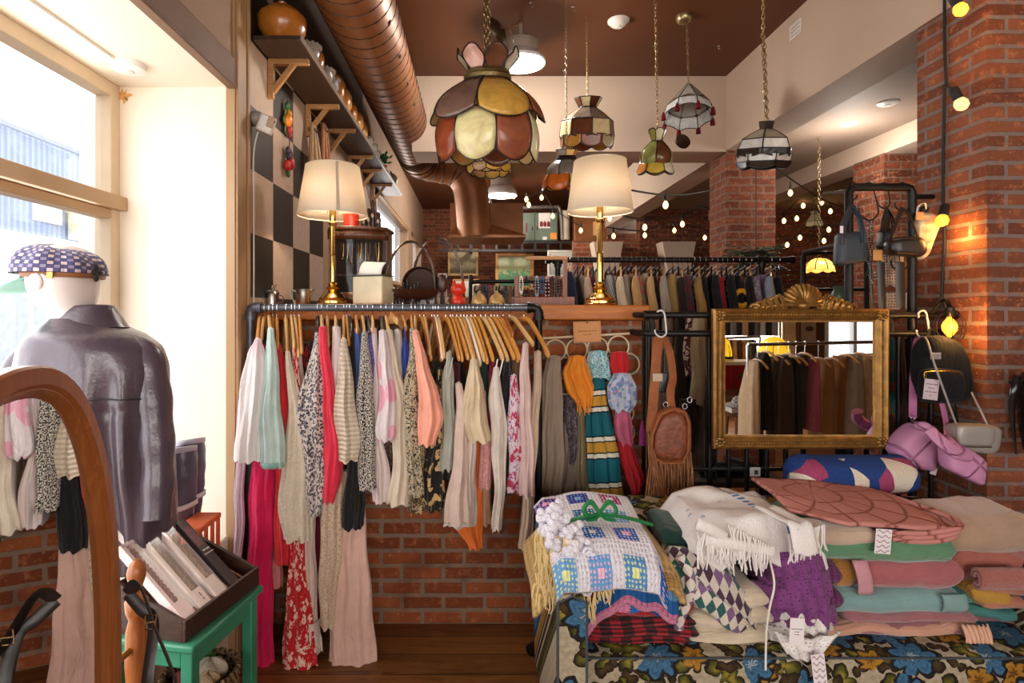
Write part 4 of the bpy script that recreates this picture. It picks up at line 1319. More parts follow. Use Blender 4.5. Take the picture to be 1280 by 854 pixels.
mb.tube(pts,.006,8,sx=1.6)
mb.build('band',mg,rb)
kc=pts[11]+Vector((0,-.004,.008))
for s in(-1,1):
 mb=MB()
 for w_ in(0,.008):
  lp=[kc,kc+Vector((s*.03,0,.035+w_)),kc+Vector((s*.055,-.005,.02-w_)),kc+Vector((s*.04,-.012,-.004)),kc]
  mb.tube(curve_pts(lp,16),.006,6,sx=1.4)
 lp=[kc,kc+Vector((s*.02,-.015,-.014)),kc+Vector((s*.05,-.018,-.016))]
 mb.tube(curve_pts(lp,8),.005,6,sx=1.4)
 mb.build('loop',mg,rb)
MB().ball(kc,.011,10,8).build('knot',mg,rb)
blanket('folded_cloth','dark green cloth peeping out behind the patchwork quilt',(826,900,664,692,1.95,.2,1,61),F('bottle green','#1f4038'),cat='cloth',amp=.008,tip=-.05)
g=NG('navy and pink crochet')
v=g.coord('UV')
vo=g.vor(v,10.5,rnd=.9)
cr,cg,cb=g.sep(vo.outputs['Color'])
col=g.ramp(cr,[(0,'#27427f'),(.30,'#ddd0bd'),(.62,'#a0466a'),(.82,'#27427f')],True)
x,y,z=g.sep(v)
col=g.mix(g.math('COMPARE',y,.245,.095),C4('#27427f'),col)
st=g.vor(v,130,rnd=.5)
g.bump(st.outputs['Distance'],.8,.006)
mnv=g.done(col,.9,0,.2)
mb=MB()
c=P(1066,594,2.33)
def fn(u,v):
 a=2*pi*u+2.6
 xx=-.262+.524*v
 ed=min(v,1-v)*.524
 k=sqrt(max(.03,1-max(0,1-ed/.07)**2))
 return c+Vector((xx,.02-.10*k*cos(a)+.006*nz(xx*8,a),.078*k*(abs(sin(a))**.8)*(1 if sin(a)>0 else-1)+.008*nz(xx*6,a,2)))
mb.grid(fn,34,44,closed=True,cap0=True,cap1=True,us=.44,vs=.53)
for k in range(len(mb.uv)):
 if mb.uv[k]:
  mb.uv[k]=[(q[1],q[0])for q in mb.uv[k]]
mb.build('rolled_afghan',mnv,None,smooth=80,label='rolled navy cream and pink crochet afghan on top of the sofa back',category='blanket')
skin_w=solid_mat('white mannequin shell','#e9dfdc',.35,var=.02)
leather=solid_mat('black leather','#4f434e',.27,var=.12,vscale=10,bump=.25,bscale=90,spec=.6)
YM=1.75
man=thing('mannequin',(-1.22,YM,.56),'white mannequin bust seen from behind in the shop window','mannequin')
mb=MB()
hc=P(74,352,YM)
rows=[(.80,.13,.10,-1.2,0),(.95,.15,.11,-1.2,0),(1.12,.16,.10,-1.205,0),(1.28,.17,.09,-1.21,0),(1.38,.13,.08,-1.22,0),(1.455,.09,.075,-1.245,-.01),(1.50,.062,.064,-1.265,-.015),(1.545,.060,.066,-1.28,-.02),(1.575,.078,.088,-1.295,-.035),(1.61,.088,.105,-1.30,-.045),(1.66,.090,.112,-1.302,-.045),(1.71,.080,.10,-1.302,-.04),(1.745,.055,.07,-1.302,-.035),(1.76,.01,.012,-1.302,-.03)]
ks=[(r[0],)+r[1:]for r in rows]
def fn(u,v):
 r=smoothprof(ks,v)
 a=2*pi*u
 return Vector((r[3]+r[1]*cos(a),YM+.02+r[4]*0+r[2]*sin(a),r[0]))
mb.grid(fn,32,60,closed=True,cap0=True,cap1=True)
mb.build('body',skin_w,man,smooth=70)
mb=MB()
mb.ball((-1.395,YM+.03,1.625),.022,10,8,(1,.7,1.5))
mb.build('nose',skin_w,man)
for s in(-1,1):
 MB().ball((-1.30,YM+.02+s*.112,1.635),.026,10,8,(.6,.3,1)).build('ear',skin_w,man)
MB().tube([(-1.2,YM,.575),(-1.2,YM,.83)],.016,12).build('pole',wire_m,man)
MB().lathe([(.12,0),(.12,.01),(.03,.02)],(-1.2,YM,.56),24).build('base',wire_m,man)
jk=thing('leather_jacket',(-1.2,YM,.8),'dark purple-black leather jacket worn by the mannequin, back to the room','jacket')
prof=[(398,62,118),(408,50,142),(420,38,168),(436,26,190),(462,20,199),(520,24,200),(590,38,203),(650,52,207),(705,58,207)]
mb=MB()
def jf(u,v):
 y,xl,xr=smoothprof(prof,v)
 A,B=P(xl,y,YM),P(xr,y,YM)
 cx,hw=(A.x+B.x)/2,(B.x-A.x)/2
 a=2*pi*u
 dep=min(.165,hw*.8+.03)
 f=min(1,max(0,(v-.12)*2.2))
 fold=.024*f*(sin(a*9+1.5*sin(v*3))+.6*sin(a*17+2+v*2))+.006*f*nz(cos(a)*4,sin(a)*4,v*6)
 fold-=.01*math.exp(-((v-.36)/.012)**2)
 return Vector((cx+hw*cos(a)*(1+fold*.5),YM+.03+(dep+fold)*sin(a),A.z))
mb.grid(jf,120,60,closed=True,cap0=False,cap1=False)
mb.build('body',leather,jk,smooth=80)
mb=MB()
pts=[]
for i in range(31):
 u=.5+.5*i/30
 vv=.36-.045*sin(pi*i/30)-.06*(i/30)+.03
 p=jf(u,vv)
 pts.append(p+Vector((0,-.004,0)))
mb.tube(pts,.0022,6)
mb.build('yoke_seam',solid_mat('seam black','#1d191b',.5),jk)
mb=MB()
cz=P(90,404,YM).z
for k,(r,dz)in enumerate(((.098,.0),(.082,.028),(.076,.04),(.088,.036),(.105,.004),(.118,-.014))):
 pass
cpr=[(.112,-.02),(.092,.016),(.076,.045),(.069,.05),(.074,.036),(.086,.0),(.100,-.03)]
def cf(u,v):
 r,dz=smoothprof([(i,)+c for i,c in enumerate(cpr)],v)[1:]
 a=2*pi*u
 return Vector((-1.235+r*1.05*cos(a),YM+.035+r*.9*sin(a),cz+dz+.008*cos(a+.6)))
mb.grid(cf,36,18,closed=True)
mb.build('collar',leather,jk,smooth=80)
for pts,rr in(([P(166,428,YM+.02),P(184,452,YM+.01),P(192,520,YM),P(196,590,YM-.02),P(194,648,YM-.04)],[.03,.052,.056,.05,.044]),([P(44,434,YM+.03),P(26,466,YM+.05),P(20,540,YM+.08),P(16,620,YM+.08),P(12,670,YM+.06)],[.03,.052,.054,.05,.045])):
 cp=curve_pts(pts,30)
 rs=[smoothprof([(i,r)for i,r in enumerate(rr)],k/30)[1]*(1+.05*sin(k*1.1)*(1 if 8<k<26 else .2))for k in range(31)]
 MB().tube(cp,rs,22).build('sleeve',leather,jk,smooth=80)
capm=F('cap tartan','#8f8aa8','plaid','#54507a','#d5c2c6',c4='#2f2c4a',scale=2.1)
cap=thing('newsboy_cap',P(70,352,YM),'tartan newsboy cap with mint brim lining on the mannequin head','cap')
hx_,hz_=-1.302,1.672
mb=MB()
def cpf(u,v):
 a=2*pi*u
 b=pi/2*v
 r=cos(b)**.6
 puff=1+.06*sin(a*8)*sin(b*2)
 return Vector((hx_+.128*r*cos(a)*puff-.01,YM+.02+.130*r*sin(a)*puff,hz_-.008+.088*sin(b)*(1-.1*cos(a))))
mb.grid(cpf,48,14,closed=True,us=.8,vs=.2)
mb.build('crown',capm,cap,smooth=80)
mb=MB()
mb.lathe([(.108,0),(.112,.02)],(hx_,YM+.02,hz_-.022),36,cap=False)
mb.build('band',solid_mat('tan leather band','#8a5836',.5),cap,solid=.003)
mb=MB()
mb.box((hx_+.03,YM-.094,hz_-.026),(hx_+.05,YM-.089,hz_+.001))
mb.build('buckle',solid_mat('brass buckle','#b08a4a',.3,1),cap,bevel=.002)
mb=MB()
def bf(u,v):
 a=pi-.95+1.9*u
 r=.105+.085*v*sin(pi*u)**.5
 return Vector((hx_+r*cos(a),YM+.02+r*sin(a)*.9,hz_-.022-.045*v*sin(pi*u)**.5))
mb.grid(bf,24,6)
mb.build('brim',solid_mat('mint brim','#7fb3a2',.6),cap,solid=.005)
bw=solid_mat('black bow ribbon','#2a2527',.6)
mb=MB()
bc=Vector((hx_+.118,YM+.0,hz_-.005))
for s in(-1,1):
 mb.ball(bc+Vector((0,-.004,s*.014)),.013,8,6,(.5,1,1.1))
 mb.ball(bc+Vector((0,s*.014,0)),.012,8,6,(.5,1.1,.6))
mb.build('bow',bw,cap)
bootm=solid_mat('dark laced leather','#625a6e',.35,var=.15,bump=.3,bscale=40,spec=.6)
pair=[((226,560,655),2.12,'leather boot nearer to the mannequin, tall with a quilted shaft'),((237,550,645),2.22,'leather boot standing behind its partner beside the window return')]
for(px,yt,yb),Y,lab in pair:
 t0=P(px,yt,Y)
 bt=thing('boot',(t0.x,Y,.56),'dark '+lab,'boot','tall boots on the window platform')
 prof_=[(.565,.050),(.60,.052),(.64,.048),(.68,.042),(.72,.040),(.78,.046),(.86,.055),(.94,.058),(1.0,.056),(t0.z,.052)]
 mb=MB()
 def ff(u,v):
  z,r=smoothprof(prof_,v)
  a=2*pi*u
  toe=max(0,(.66-z)/.1)*.14
  rr=r*(1+.05*sin(z*90)*.4+.04*nz(a,z*12))
  return Vector((t0.x+rr*cos(a)-toe*.55*max(0,-cos(a)),Y+rr*.95*sin(a)-toe*max(0,-sin(a)),z+.012*cos(a+.8)*(1 if v>.97 else v*.4)))
 mb.grid(ff,28,40,closed=True,cap0=True)
 b_=mb.build('shaft',bootm,bt,smooth=80)
 MB().grid(lambda u,v:Vector((t0.x+.054*cos(2*pi*u),Y+.052*sin(2*pi*u),t0.z-.018+.02*v+.012*cos(2*pi*u+.8))),28,2,closed=True).build('top_band',solid_mat('pale boot lining','#cfc8d2',.7),bt,solid=.006)
 MB().grid(lambda u,v:Vector((t0.x+.057*cos(2*pi*u),Y+.055*sin(2*pi*u),.80+.018*v+.015*cos(2*pi*u))),28,2,closed=True).build('strap',solid_mat('white boot strap','#e7e2e6',.5),bt,solid=.004)
 MB().obox((t0.x-.02,Y-.04,.567),(.11,.2,.014)).build('sole',solid_mat('boot sole','#1c191b',.7),bt,bevel=.006)
oc=solid_mat('orange cloth','#ee6f3c',.6)
c0=P(241,690,2.02)
cr=thing('orange_basket',(c0.x,2.05,.56),'orange openwork basket on the window platform behind the tray','basket')
mb=MB()
z0,z1=.56,P(246,655,2.05).z
for s in(-1,1):
 for t in(-1,-.35,.35,1):
  mb.obox((c0.x+s*.04,2.06+t*.07,(z0+z1)/2),(.010,.022,z1-z0))
for k in range(3):
 mb.obox((c0.x-.036+k*.036,1.985,(z0+z1)/2),(.016,.010,z1-z0))
mb.build('slats',oc,cr,bevel=.004)
MB().obox((c0.x,2.06,z1),(.095,.17,.02)).build('rim',oc,cr,bevel=.005)
MB().obox((c0.x,2.06,z0+.012),(.095,.17,.02)).build('base_board',oc,cr,bevel=.005)
green=solid_mat('green gloss paint','#3c8a6c',.3,var=.08,vscale=12)
ZT=.62
A=Vector((-.79,1.557,0));B=Vector((-.733,1.887,0))
d1=(B-A).normalized();d2=Vector((-d1.y,d1.x,0))
st=thing('green_stool',(A+B)/2+d2*.135,'green painted wooden stool holding the divided tray','stool')
R4=Matrix(((d1.x,d2.x,0,A.x),(d1.y,d2.y,0,A.y),(0,0,1,0),(0,0,0,1)))
L1,L2=.335,.27
mb=MB();mb.xf=R4
mb.box((-.012,-.012,ZT-.022),(L1+.012,L2+.012,ZT))
mb.build('seat',green,st,bevel=.006)
for i,j in((0,0),(1,0),(0,1),(1,1)):
 mb=MB();mb.xf=R4
 x0,y0=i*(L1-.04)+.002,j*(L2-.04)+.002
 mb.box((x0,y0,0),(x0+.036,y0+.036,ZT-.022))
 mb.build('leg',green,st,bevel=.004)
mb=MB();mb.xf=R4
for lo,hi in(((.04,.006,ZT-.075),(L1-.04,.026,ZT-.022)),((.04,L2-.026,ZT-.075),(L1-.04,L2-.006,ZT-.022)),((.006,.04,ZT-.075),(.026,L2-.04,ZT-.022)),((L1-.026,.04,ZT-.075),(L1-.006,L2-.04,ZT-.022))):
 mb.box(lo,hi)
mb.build('apron',green,st,bevel=.003)
mb=MB();mb.xf=R4
mb.box((.01,.01,.17),(L1-.01,L2-.01,.188))
mb.build('shelf',green,st,bevel=.003)
g=NG('seagrass weave')
v=g.coord('UV');x,y,z=g.sep(v)
a_=g.math('SINE',g.math('ADD',g.math('MULTIPLY',x,190),g.math('MULTIPLY',g.math('FLOOR',g.math('MULTIPLY',y,55)),3.14)))
b_=g.math('SINE',g.math('MULTIPLY',y,345))
hh=g.math('ADD',a_,b_)
n=g.noise(v,60,3).outputs[0]
col=g.mix(g.step(hh,-.4,.8),'#5d4328',g.ramp(n,[(.3,'#a5855a'),(.7,'#cdb083')]))
g.bump(hh,1,.01)
mw=g.done(col,.85)
bc=R4@Vector((.175,.10,.19))
bk=thing('wicker_basket',bc,'seagrass basket on the lower shelf of the green stool','basket')
mb=MB()
mb.lathe([(.075,0),(.10,.06),(.112,.16),(.108,.24),(.100,.235),(.100,.16),(.07,.02)],bc,36)
for k in range(3):
 rr=.109-.002*k
 zz=.232-.018*k
 mb.tube([bc+Vector((rr*cos(2*pi*i/40),rr*sin(2*pi*i/40),zz+.004*(i%2)))for i in range(40)],.009,6,closed=True)
mb.build('basket_weave',mw,bk)
for k,(c,o_,r)in enumerate((('#8a2f2c',(-.03,-.03,.22),.04),('#cfc3b0',(.03,.0,.235),.045),('#5f8a4c',(-.01,.04,.24),.035),('#b89a78',(.045,-.045,.235),.03))):
 mb=MB()
 cc=bc+Vector(o_)
 mb.grid(lambda u,v:cc+Vector((r*cos(2*pi*u)*sin(pi*max(.02,min(.98,v)))*(1+.2*sin(u*31)),r*sin(2*pi*u)*sin(pi*max(.02,min(.98,v))),-r*cos(pi*v)*(.8+.15*sin(u*19)))),24,12,closed=True)
 mb.build('rolled_scarf',F('basket scarf %d'%k,c),None,label=('dark red','off white','leaf green','sand coloured')[k]+' rolled scarf in the seagrass basket',category='scarf',group='scarves in the basket')
leafy=F('leafy print','#dfe6d0','floral','#5c9a3c','#8fbf56',scale=.35)
cc=R4@Vector((.02,.12,.29))
mb=MB()
mb.ball(cc+Vector((-.02,-.02,0)),.10,20,14,(.9,.5,.95))
mb.build('leaf_pouch',leafy,None,smooth=80,label='pouch with green leaf print leaning on the seagrass basket',category='pouch')
traym=wood_mat('dark tray wood','#4c3021','#33201a',.5,4,0)
trayl=wood_mat('tray inside wood','#8f6243','#6d452c',.5,4,0)
O=R4@Vector((-.005,.015,0));O=Vector((-.865,1.57,0))
e1=Vector((.075,.335,0)).normalized();e2=Vector((-e1.y,e1.x,0))
O=A+d2*.02-d1*.0
RT=Matrix(((e1.x,e2.x,0,O.x),(e1.y,e2.y,0,O.y),(0,0,1,ZT),(0,0,0,1)))
TL,TD,H0,H1=.345,.235,.062,.145
tr=thing('divided_tray',RT@Vector((TL/2,TD/2,0)),'dark wooden tray with sloping dividers on the green stool','tray')
mb=MB();mb.xf=RT
mb.box((0,0,.001),(TL,.012,H0)).box((0,TD-.012,.001),(TL,TD,H1))
mb.build('front_and_back',traym,tr,bevel=.002)
def wedge(mb,x0,x1,z0a,z1a,z0b,z1b):
 i=[mb.add(p)for p in((x0,.012,z0a),(x1,.012,z0a),(x1,TD-.012,z0b),(x0,TD-.012,z0b),(x0,.012,z1a),(x1,.012,z1a),(x1,TD-.012,z1b),(x0,TD-.012,z1b))]
 for q in((0,3,2,1),(4,5,6,7),(0,1,5,4),(1,2,6,5),(2,3,7,6),(3,0,4,7)):
  mb.face([i[k]for k in q])
for x0,x1 in((0,.012),(TL-.012,TL)):
 mb=MB();mb.xf=RT
 wedge(mb,x0,x1,.001,H0,.001,H1)
 mb.build('side',traym,tr)
mb=MB();mb.xf=RT
wedge(mb,.012,TL-.012,.001,.012,.001,.085)
mb.build('sloping_floor',trayl,tr)
for k in range(1,5):
 mb=MB();mb.xf=RT
 xx=TL*k/5
 wedge(mb,xx-.003,xx+.003,.012,H0-.006,.085,H1-.006)
 mb.build('divider',trayl,tr)
slope=atan2(.073,TD)
boxes=[(.5,'#f0dcd8','#7a4438','see-through pink box with a chestnut hair braid, nearest in the tray',True,.30,0),(1.5,'#efe4da','#8f7a5c','see-through white box with a sandy hair braid in the tray',True,.33,.0),(2.4,'#e9dcd4','#a08a6a','pale box with an ash blond hair braid beside the dark one',True,.34,.01),(3.4,'#3a3034','#6d2f3a','dark printed box with white letters at the far end of the tray',False,.28,.012),(.95,'#ece6e4','#e0d6d2','white blank box standing behind the pink one',False,.36,-.002)]
clear=NG('clear plastic')
nn=clear.noise(clear.coord('Object'),12,2)
clear.done(clear.ramp(nn.outputs[0],[(.3,'#f1d9d6'),(.7,'#f6e6e2')]),.12,0,.6)
clear.b.inputs['Alpha'].default_value=.22
braid_mats={}
for i,(slot,c,c2,lab,cl,Lb,lift)in enumerate(boxes):
 xm=TL*(slot)/5+TL/10*0+.0
 wv=.046
 rot=slope+.42
 xf=RT@Matrix.Translation((xm,.022,.03+lift))@Matrix.Rotation(rot,4,'X')
 bx_=thing('slim_box',xf@Vector((0,0,0)),lab,'box','slim boxes in the divided tray')
 card=solid_mat('box card '+c,c,.4)
 mb=MB();mb.xf=xf
 if cl:
  mb.box((-wv/2,0,0),(wv/2,Lb,.005)).box((-wv/2,0,.005),(-wv/2+.012,Lb,.026)).box((-wv/2,0,.005),(wv/2,.07,.024)).box((-wv/2,Lb-.01,.005),(wv/2,Lb,.026))
  mb.build('card_back',card,bx_,smooth=0)
  mb=MB();mb.xf=xf
  mb.box((-wv/2-.001,-.001,-.001),(wv/2+.001,Lb+.001,.028))
  mb.build('clear_sleeve',clear.mat,bx_,smooth=0)
  mb=MB();mb.xf=xf
  hm=solid_mat('hair '+c2,c2,.5,var=.3,vscale=60,bump=.6,bscale=120)
  for s in(-1,0,1):
   pts=[Vector((.006+.007*sin(t*26+s*2.1),.075+(Lb-.10)*t,.012+.004*cos(t*26+s*2.1)))for t in[k/40 for k in range(41)]]
   mb.tube(pts,.0062,8)
  mb.build('braid',hm,bx_)
  if i==1:
   print_marks(2,.010,solid_mat('box ink','#8a6a60',.6),xf@Matrix.Translation((.004,.04,.0282))@Matrix.Rotation(pi/2,4,'Z'),bx_,'print')
 else:
  mb.box((-wv/2+.004,0,0),(wv/2-.004,Lb,.02))
  b_=mb.build('box_body',card,bx_,bevel=.001)
  if i==3:
   for dy,s in((.13,2),(.115,3)):
    print_marks(s,.010 if dy>.12 else .006,solid_mat('white ink','#efe9ea',.6),xf@Matrix.Translation((0.002,dy+.02,.0203))@Matrix.Rotation(0,4,'Z'),b_,'print')
   mb=MB();mb.xf=xf
   mb.box((-.016,.17,.02),(.012,.25,.0206))
   mb.build('picture',solid_mat('wine picture','#6d2f3a',.4,var=.4,vscale=80),b_,smooth=0)
mwood=wood_mat('cheval mirror wood','#ad6a3a','#96552a',.3,2.2,2,.05)
mc=Vector((-.760,.93,.725))
nrm=Vector((.977,.21,0)).normalized()
tv=Vector((-nrm.y,nrm.x,0))
Mx=Matrix(((tv.x,0,nrm.x,mc.x),(tv.y,0,nrm.y,mc.y),(0,1,0,mc.z),(0,0,0,1)))
ca,cb_=.350,.705
mirror_m=NG('mirror glass')
nn=mirror_m.noise(mirror_m.coord('Object'),3,2)
mirror_m=mirror_m.done(mirror_m.ramp(nn.outputs[0],[(0,'#e6e6e4'),(1,'#ececea')]),.01,1)
cm=thing('cheval_mirror',(mc.x,mc.y,0),'oval wooden cheval mirror in the foreground by the window','mirror')
def sup(a):
 c_,s_=cos(a),sin(a)
 e=.86
 return(ca*abs(c_)**e*(1 if c_>0 else-1),cb_*abs(s_)**e*(1 if s_>0 else-1))
mb=MB();mb.xf=Mx
N_=96
fprof=[(-.026,-.014),(-.026,.012),(-.022,.018),(.006,.019),(.010,.016),(.013,.012),(.016,.012),(.030,-.004),(.032,-.012)]
def frf(u,v):
 a=2*pi*u
 x,y=sup(a)
 x2,y2=sup(a+.01);x1,y1=sup(a-.01)
 t_=Vector((x2-x1,y2-y1)).normalized()
 no=Vector((t_.y,-t_.x))
 k=v*(len(fprof)-1)
 i=min(int(k),len(fprof)-2);s=k-i
 r=lerp(fprof[i][0],fprof[i+1][0],s);h=lerp(fprof[i][1],fprof[i+1][1],s)
 return Vector((x-no.x*r,y-no.y*r,h))
mb.grid(frf,N_,len(fprof)-1,closed=True)
mb.build('frame',mwood,cm,smooth=28)
mb=MB();mb.xf=Mx
ci=mb.add((0,0,-.004))
ring=[mb.add((sup(2*pi*k/N_)[0]*.965,sup(2*pi*k/N_)[1]*.985,-.004))for k in range(N_)]
for k in range(N_):
 mb.face((ci,ring[k],ring[(k+1)%N_]))
mb.build('mirror_glass',mirror_m,cm,smooth=0)
mb=MB();mb.xf=Mx
ci=mb.add((0,0,-.012))
ring=[mb.add((sup(2*pi*k/N_)[0],sup(2*pi*k/N_)[1],-.012))for k in range(N_)]
for k in range(N_):
 mb.face((ci,ring[(k+1)%N_],ring[k]))
mb.build('back_panel',mwood,cm,smooth=0)
post_prof=[(.016,0),(.022,.10),(.016,.2),(.014,.26),(.021,.30),(.014,.34),(.018,.42),(.02,.50),(.026,.58),(.024,.66),(.017,.69),(.024,.71),(.026,.735),(.016,.75),(.009,.76),(.014,.772),(.020,.79),(.022,.806),(.017,.825),(.006,.836)]
for s in(-1,1):
 pp=Mx@Vector((s*(ca+.105),-.725,.02))
 po=MB().lathe(post_prof,(pp.x,pp.y,.10),20).build('post',mwood,cm)
 MB().tube([Vector((pp.x,pp.y,.725)),Mx@Vector((s*(ca+.01),0,-.01))],.008,8).build('pivot',solid_mat('brass pivot','#a88546',.3,1),cm)
 for q in(-1,1):
  f0=Vector((pp.x,pp.y,.16))
  pts=[f0,f0+nrm*q*.10+Vector((0,0,-.03)),f0+nrm*q*.19+Vector((0,0,-.11)),f0+nrm*q*.25+Vector((0,0,-.148))]
  MB().tube(curve_pts(pts,14),[.02-.008*i/14 for i in range(15)],10).build('foot',mwood,cm)
a_,b2=[Mx@Vector((s*(ca+.105),0,.02))for s in(-1,1)]
MB().tube([Vector((a_.x,a_.y,.19)),Vector((b2.x,b2.y,.19))],.014,10).build('stretcher',mwood,cm)
pk=Mx@Vector((ca+.105,0,.02))
sm=solid_mat('black strap leather','#2b2220',.4,bump=.2)
sp=thing('shoulder_bag',(pk.x,pk.y-.02,.28),'black bag hanging by a buckled strap from the mirror post','bag')
mb=MB()
w0=P(160,742,1.215);w1=P(192,780,1.20);w2=P(184,854,1.16);w2b=w2+Vector((.0,0,-.12))
mb.tube(curve_pts([w0,(w0+w1)/2,w1,w2,w2b],24),.013,8,sx=.22,up=(1,0,0))
mb.build('strap',sm,sp)
mb=MB()
w3=P(178,735,1.215);w4=P(196,790,1.18);w5=P(222,860,1.13);w6=w5+Vector((.02,-.01,-.12))
mb.tube(curve_pts([w0,w3+Vector((0,-.01,.01)),w4,w5,w6],24),.0145,8,sx=.22,up=(1,0,0))
mb.build('strap',sm,sp)
mb=MB()
bcn=P(188,778,1.175)
q=[bcn+Vector((x_,0,z_))for x_,z_ in((-.012,-.016),(.010,-.013),(.013,.016),(-.010,.014))]
mb.tube(q,.002,6,closed=True).tube([q[0]+(q[3]-q[0])*.5,q[1]+(q[2]-q[1])*.5],.0018,6)
mb.build('buckle',solid_mat('pale brass','#c9b48a',.25,1),sp)
mb=MB()
mb.ball(((w2b+w6)/2)+Vector((0,.01,-.09)),.11,16,12,(1,.4,.85))
mb.build('pouch',sm,sp,smooth=80)
ZL=1.576
brass=solid_mat('polished brass','#dcb566',.18,1,var=.06)
silver=solid_mat('pewter','#b8b3ae',.25,1,var=.08)
EM=1.0
def shade_mat(name,col,strength):
 g=NG(name)
 v=g.coord('Object');nn=g.noise(v,220,2)
 g.b.inputs['Subsurface Weight'].default_value=0
 c=g.ramp(nn.outputs[0],[(.3,col),(.7,'#f6ead8')])
 out=g.n('BsdfTranslucent');g.l(c,out.inputs['Color'])
 mixs=g.n('MixShader');mixs.inputs[0].default_value=.45
 g.done(c,.9,0,.1)
 g.l(g.b.outputs[0],mixs.inputs[1]);g.l(out.outputs[0],mixs.inputs[2])
 g.l(mixs.outputs[0],g.t.nodes['Material Output'].inputs['Surface'])
 return g.mat
linen=shade_mat('cream linen shade','#fbf3e4',0)
bulb_on=emit_mat('lit bulb glass','#ffd9a0',8)
BULBS=[]
def table_lamp(px,yb,yshade_b,yshade_t,wt,wb,Y,lab,extra=None):
 base=P(px,yb,Y)
 k=Y/FPX
 zb,zt=P(px,yshade_b,Y).z,P(px,yshade_t,Y).z
 t=thing('table_lamp',(base.x,Y,ZL),lab,'lamp','brass table lamps on the ledge')
 H=zb-ZL
 c=(base.x,Y,ZL)
 mb=MB().lathe([(.082,0),(.084,.008),(.078,.012),(.078,.022),(.070,.028),(.072,.036),(.060,.044),(.052,.056),(.030,.066),(.024,.074),(.034,.082),(.036,.092),(.022,.10),(.028,.108),(.026,.116),(.017,.122)],c,36)
 mb.build('base',brass,t)
 MB().lathe([(.0155,.12),(.0155,H*.55),(.0175,H*.56),(.0155,H*.57),(.015,H*.88),(.020,H*.89),(.024,H*.92),(.015,H*.94),(.018,H*.98),(.018,H+.04)],c,24).build('stem',brass,t)
 sr,st_=wb*k/2,wt*k/2
 mb=MB().lathe([(sr,0),(st_,zt-zb)],(base.x,Y,zb),56,cap=False)
 sh=mb.build('lamp_shade',linen,t,solid=.002)
 mb=MB()
 for r,z in((sr,zb),(st_,zt)):
  MB().tube([Vector((base.x+r*cos(2*pi*i/56),Y+r*sin(2*pi*i/56),z))for i in range(56)],.003,6,closed=True).build('rim',solid_mat('shade rim','#e9dcc8',.8),sh)
 mb=MB()
 for a in(0,2.09,4.19):
  mb.tube([(base.x,Y,zt-.02),(base.x+st_*cos(a),Y+st_*sin(a),zt-.004)],.0015,5)
 mb.tube([(base.x-.028,Y,zb+.01),(base.x-.03,Y,zb+.10),(base.x,Y,zt-.02),(base.x+.03,Y,zb+.10),(base.x+.028,Y,zb+.01)],.002,6)
 mb.build('harp',brass,t)
 MB().ball((base.x,Y,zb+.09),.028,14,10,(1,1,1.25)).build('bulb',bulb_on,t)
 BULBS.append((Vector((base.x,Y,zb+.12)),10,.04))
 return t,sh,(base.x,Y,zb,zt,sr,st_)
t1,sh1,q=table_lamp(416,380,270,209,66,86,2.90,'brass table lamp with a white drum shade beside the chequered wall')
mb=MB()
a=-1.18
mb.grid(lambda u,v:Vector((q[0]+(lerp(q[4],q[5],v)+.002)*cos(a+.045*(u-.5)*2),q[1]+(lerp(q[4],q[5],v)+.002)*sin(a+.045*(u-.5)*2),lerp(q[2],q[3],v))),2,2)
mb.build('seam',solid_mat('shade seam','#b9a794',.9),sh1)
t2,sh2,q2=table_lamp(750,383,265,202,64,81,2.90,'brass table lamp with a white drum shade on the bare end of the ledge')
mb=MB();mb.box((q2[0]-.042,2.868,q2[2]-.125),(q2[0]-.022,2.87,q2[2]-.055))
tg=mb.build('price_tag',tagm,t2,smooth=0)
MB().tube([(q2[0]-.03,2.87,q2[2]-.056),(q2[0]-.02,2.885,q2[2]+.01)],.0008,4).build('string',wire_m,tg)
def lathe_thing(name,px,Y,prof,m,lab,cat,n=28,z=ZL,group=None):
 b=P(px,VY,Y)
 t=thing(name,(b.x,Y,z),lab,cat,group)
 MB().lathe(prof,(b.x,Y,z),n).build('body',m,t)
 return t,Vector((b.x,Y,z))
t,c=lathe_thing('sugar_bowl',340,2.86,[(.03,0),(.034,.004),(.034,.05),(.037,.062),(.034,.066),(.030,.062)],silver,'small pewter sugar bowl with a lid and spoon beside the window casing','sugar bowl')
MB().lathe([(.036,.066),(.028,.076),(.008,.082),(.006,.088),(.009,.094),(.004,.10)],c,24).build('lid',silver,t)
mb=MB()
mb.tube(curve_pts([c+Vector((.035,0,.05)),c+Vector((.055,0,.045)),c+Vector((.055,0,.018)),c+Vector((.034,0,.012))],12),.003,6)
mb.tube([c+Vector((.01,-.01,.07)),c+Vector((.025,-.012,.105))],.003,6)
mb.build('handle',silver,t)
t,c=lathe_thing('milk_jug',379,2.86,[(.034,0),(.036,.004),(.036,.06),(.040,.082),(.037,.082),(.033,.06)],silver,'small pewter milk jug with a curled handle left of the lamp','jug')
mb=MB()
mb.tube(curve_pts([c+Vector((-.034,0,.07)),c+Vector((-.058,0,.078)),c+Vector((-.06,0,.05)),c+Vector((-.045,0,.018)),c+Vector((-.034,0,.012))],16),.0035,6)
mb.build('handle',silver,t)
mb=MB().ball(c+Vector((.04,0,.078)),.016,10,6,(1,.7,.5))
mb.build('spout',silver,t)
YC=3.05
cabw=wood_mat('dark cabinet wood','#6b3d20','#4a2611',.35,3,2)
x0,x1=P(414,0,YC).x,P(486,0,YC).x
zt=P(0,290,YC).z
cab=thing('display_cabinet',((x0+x1)/2,YC,ZL),'small dark wooden display cabinet with a bowed glass front','cabinet')
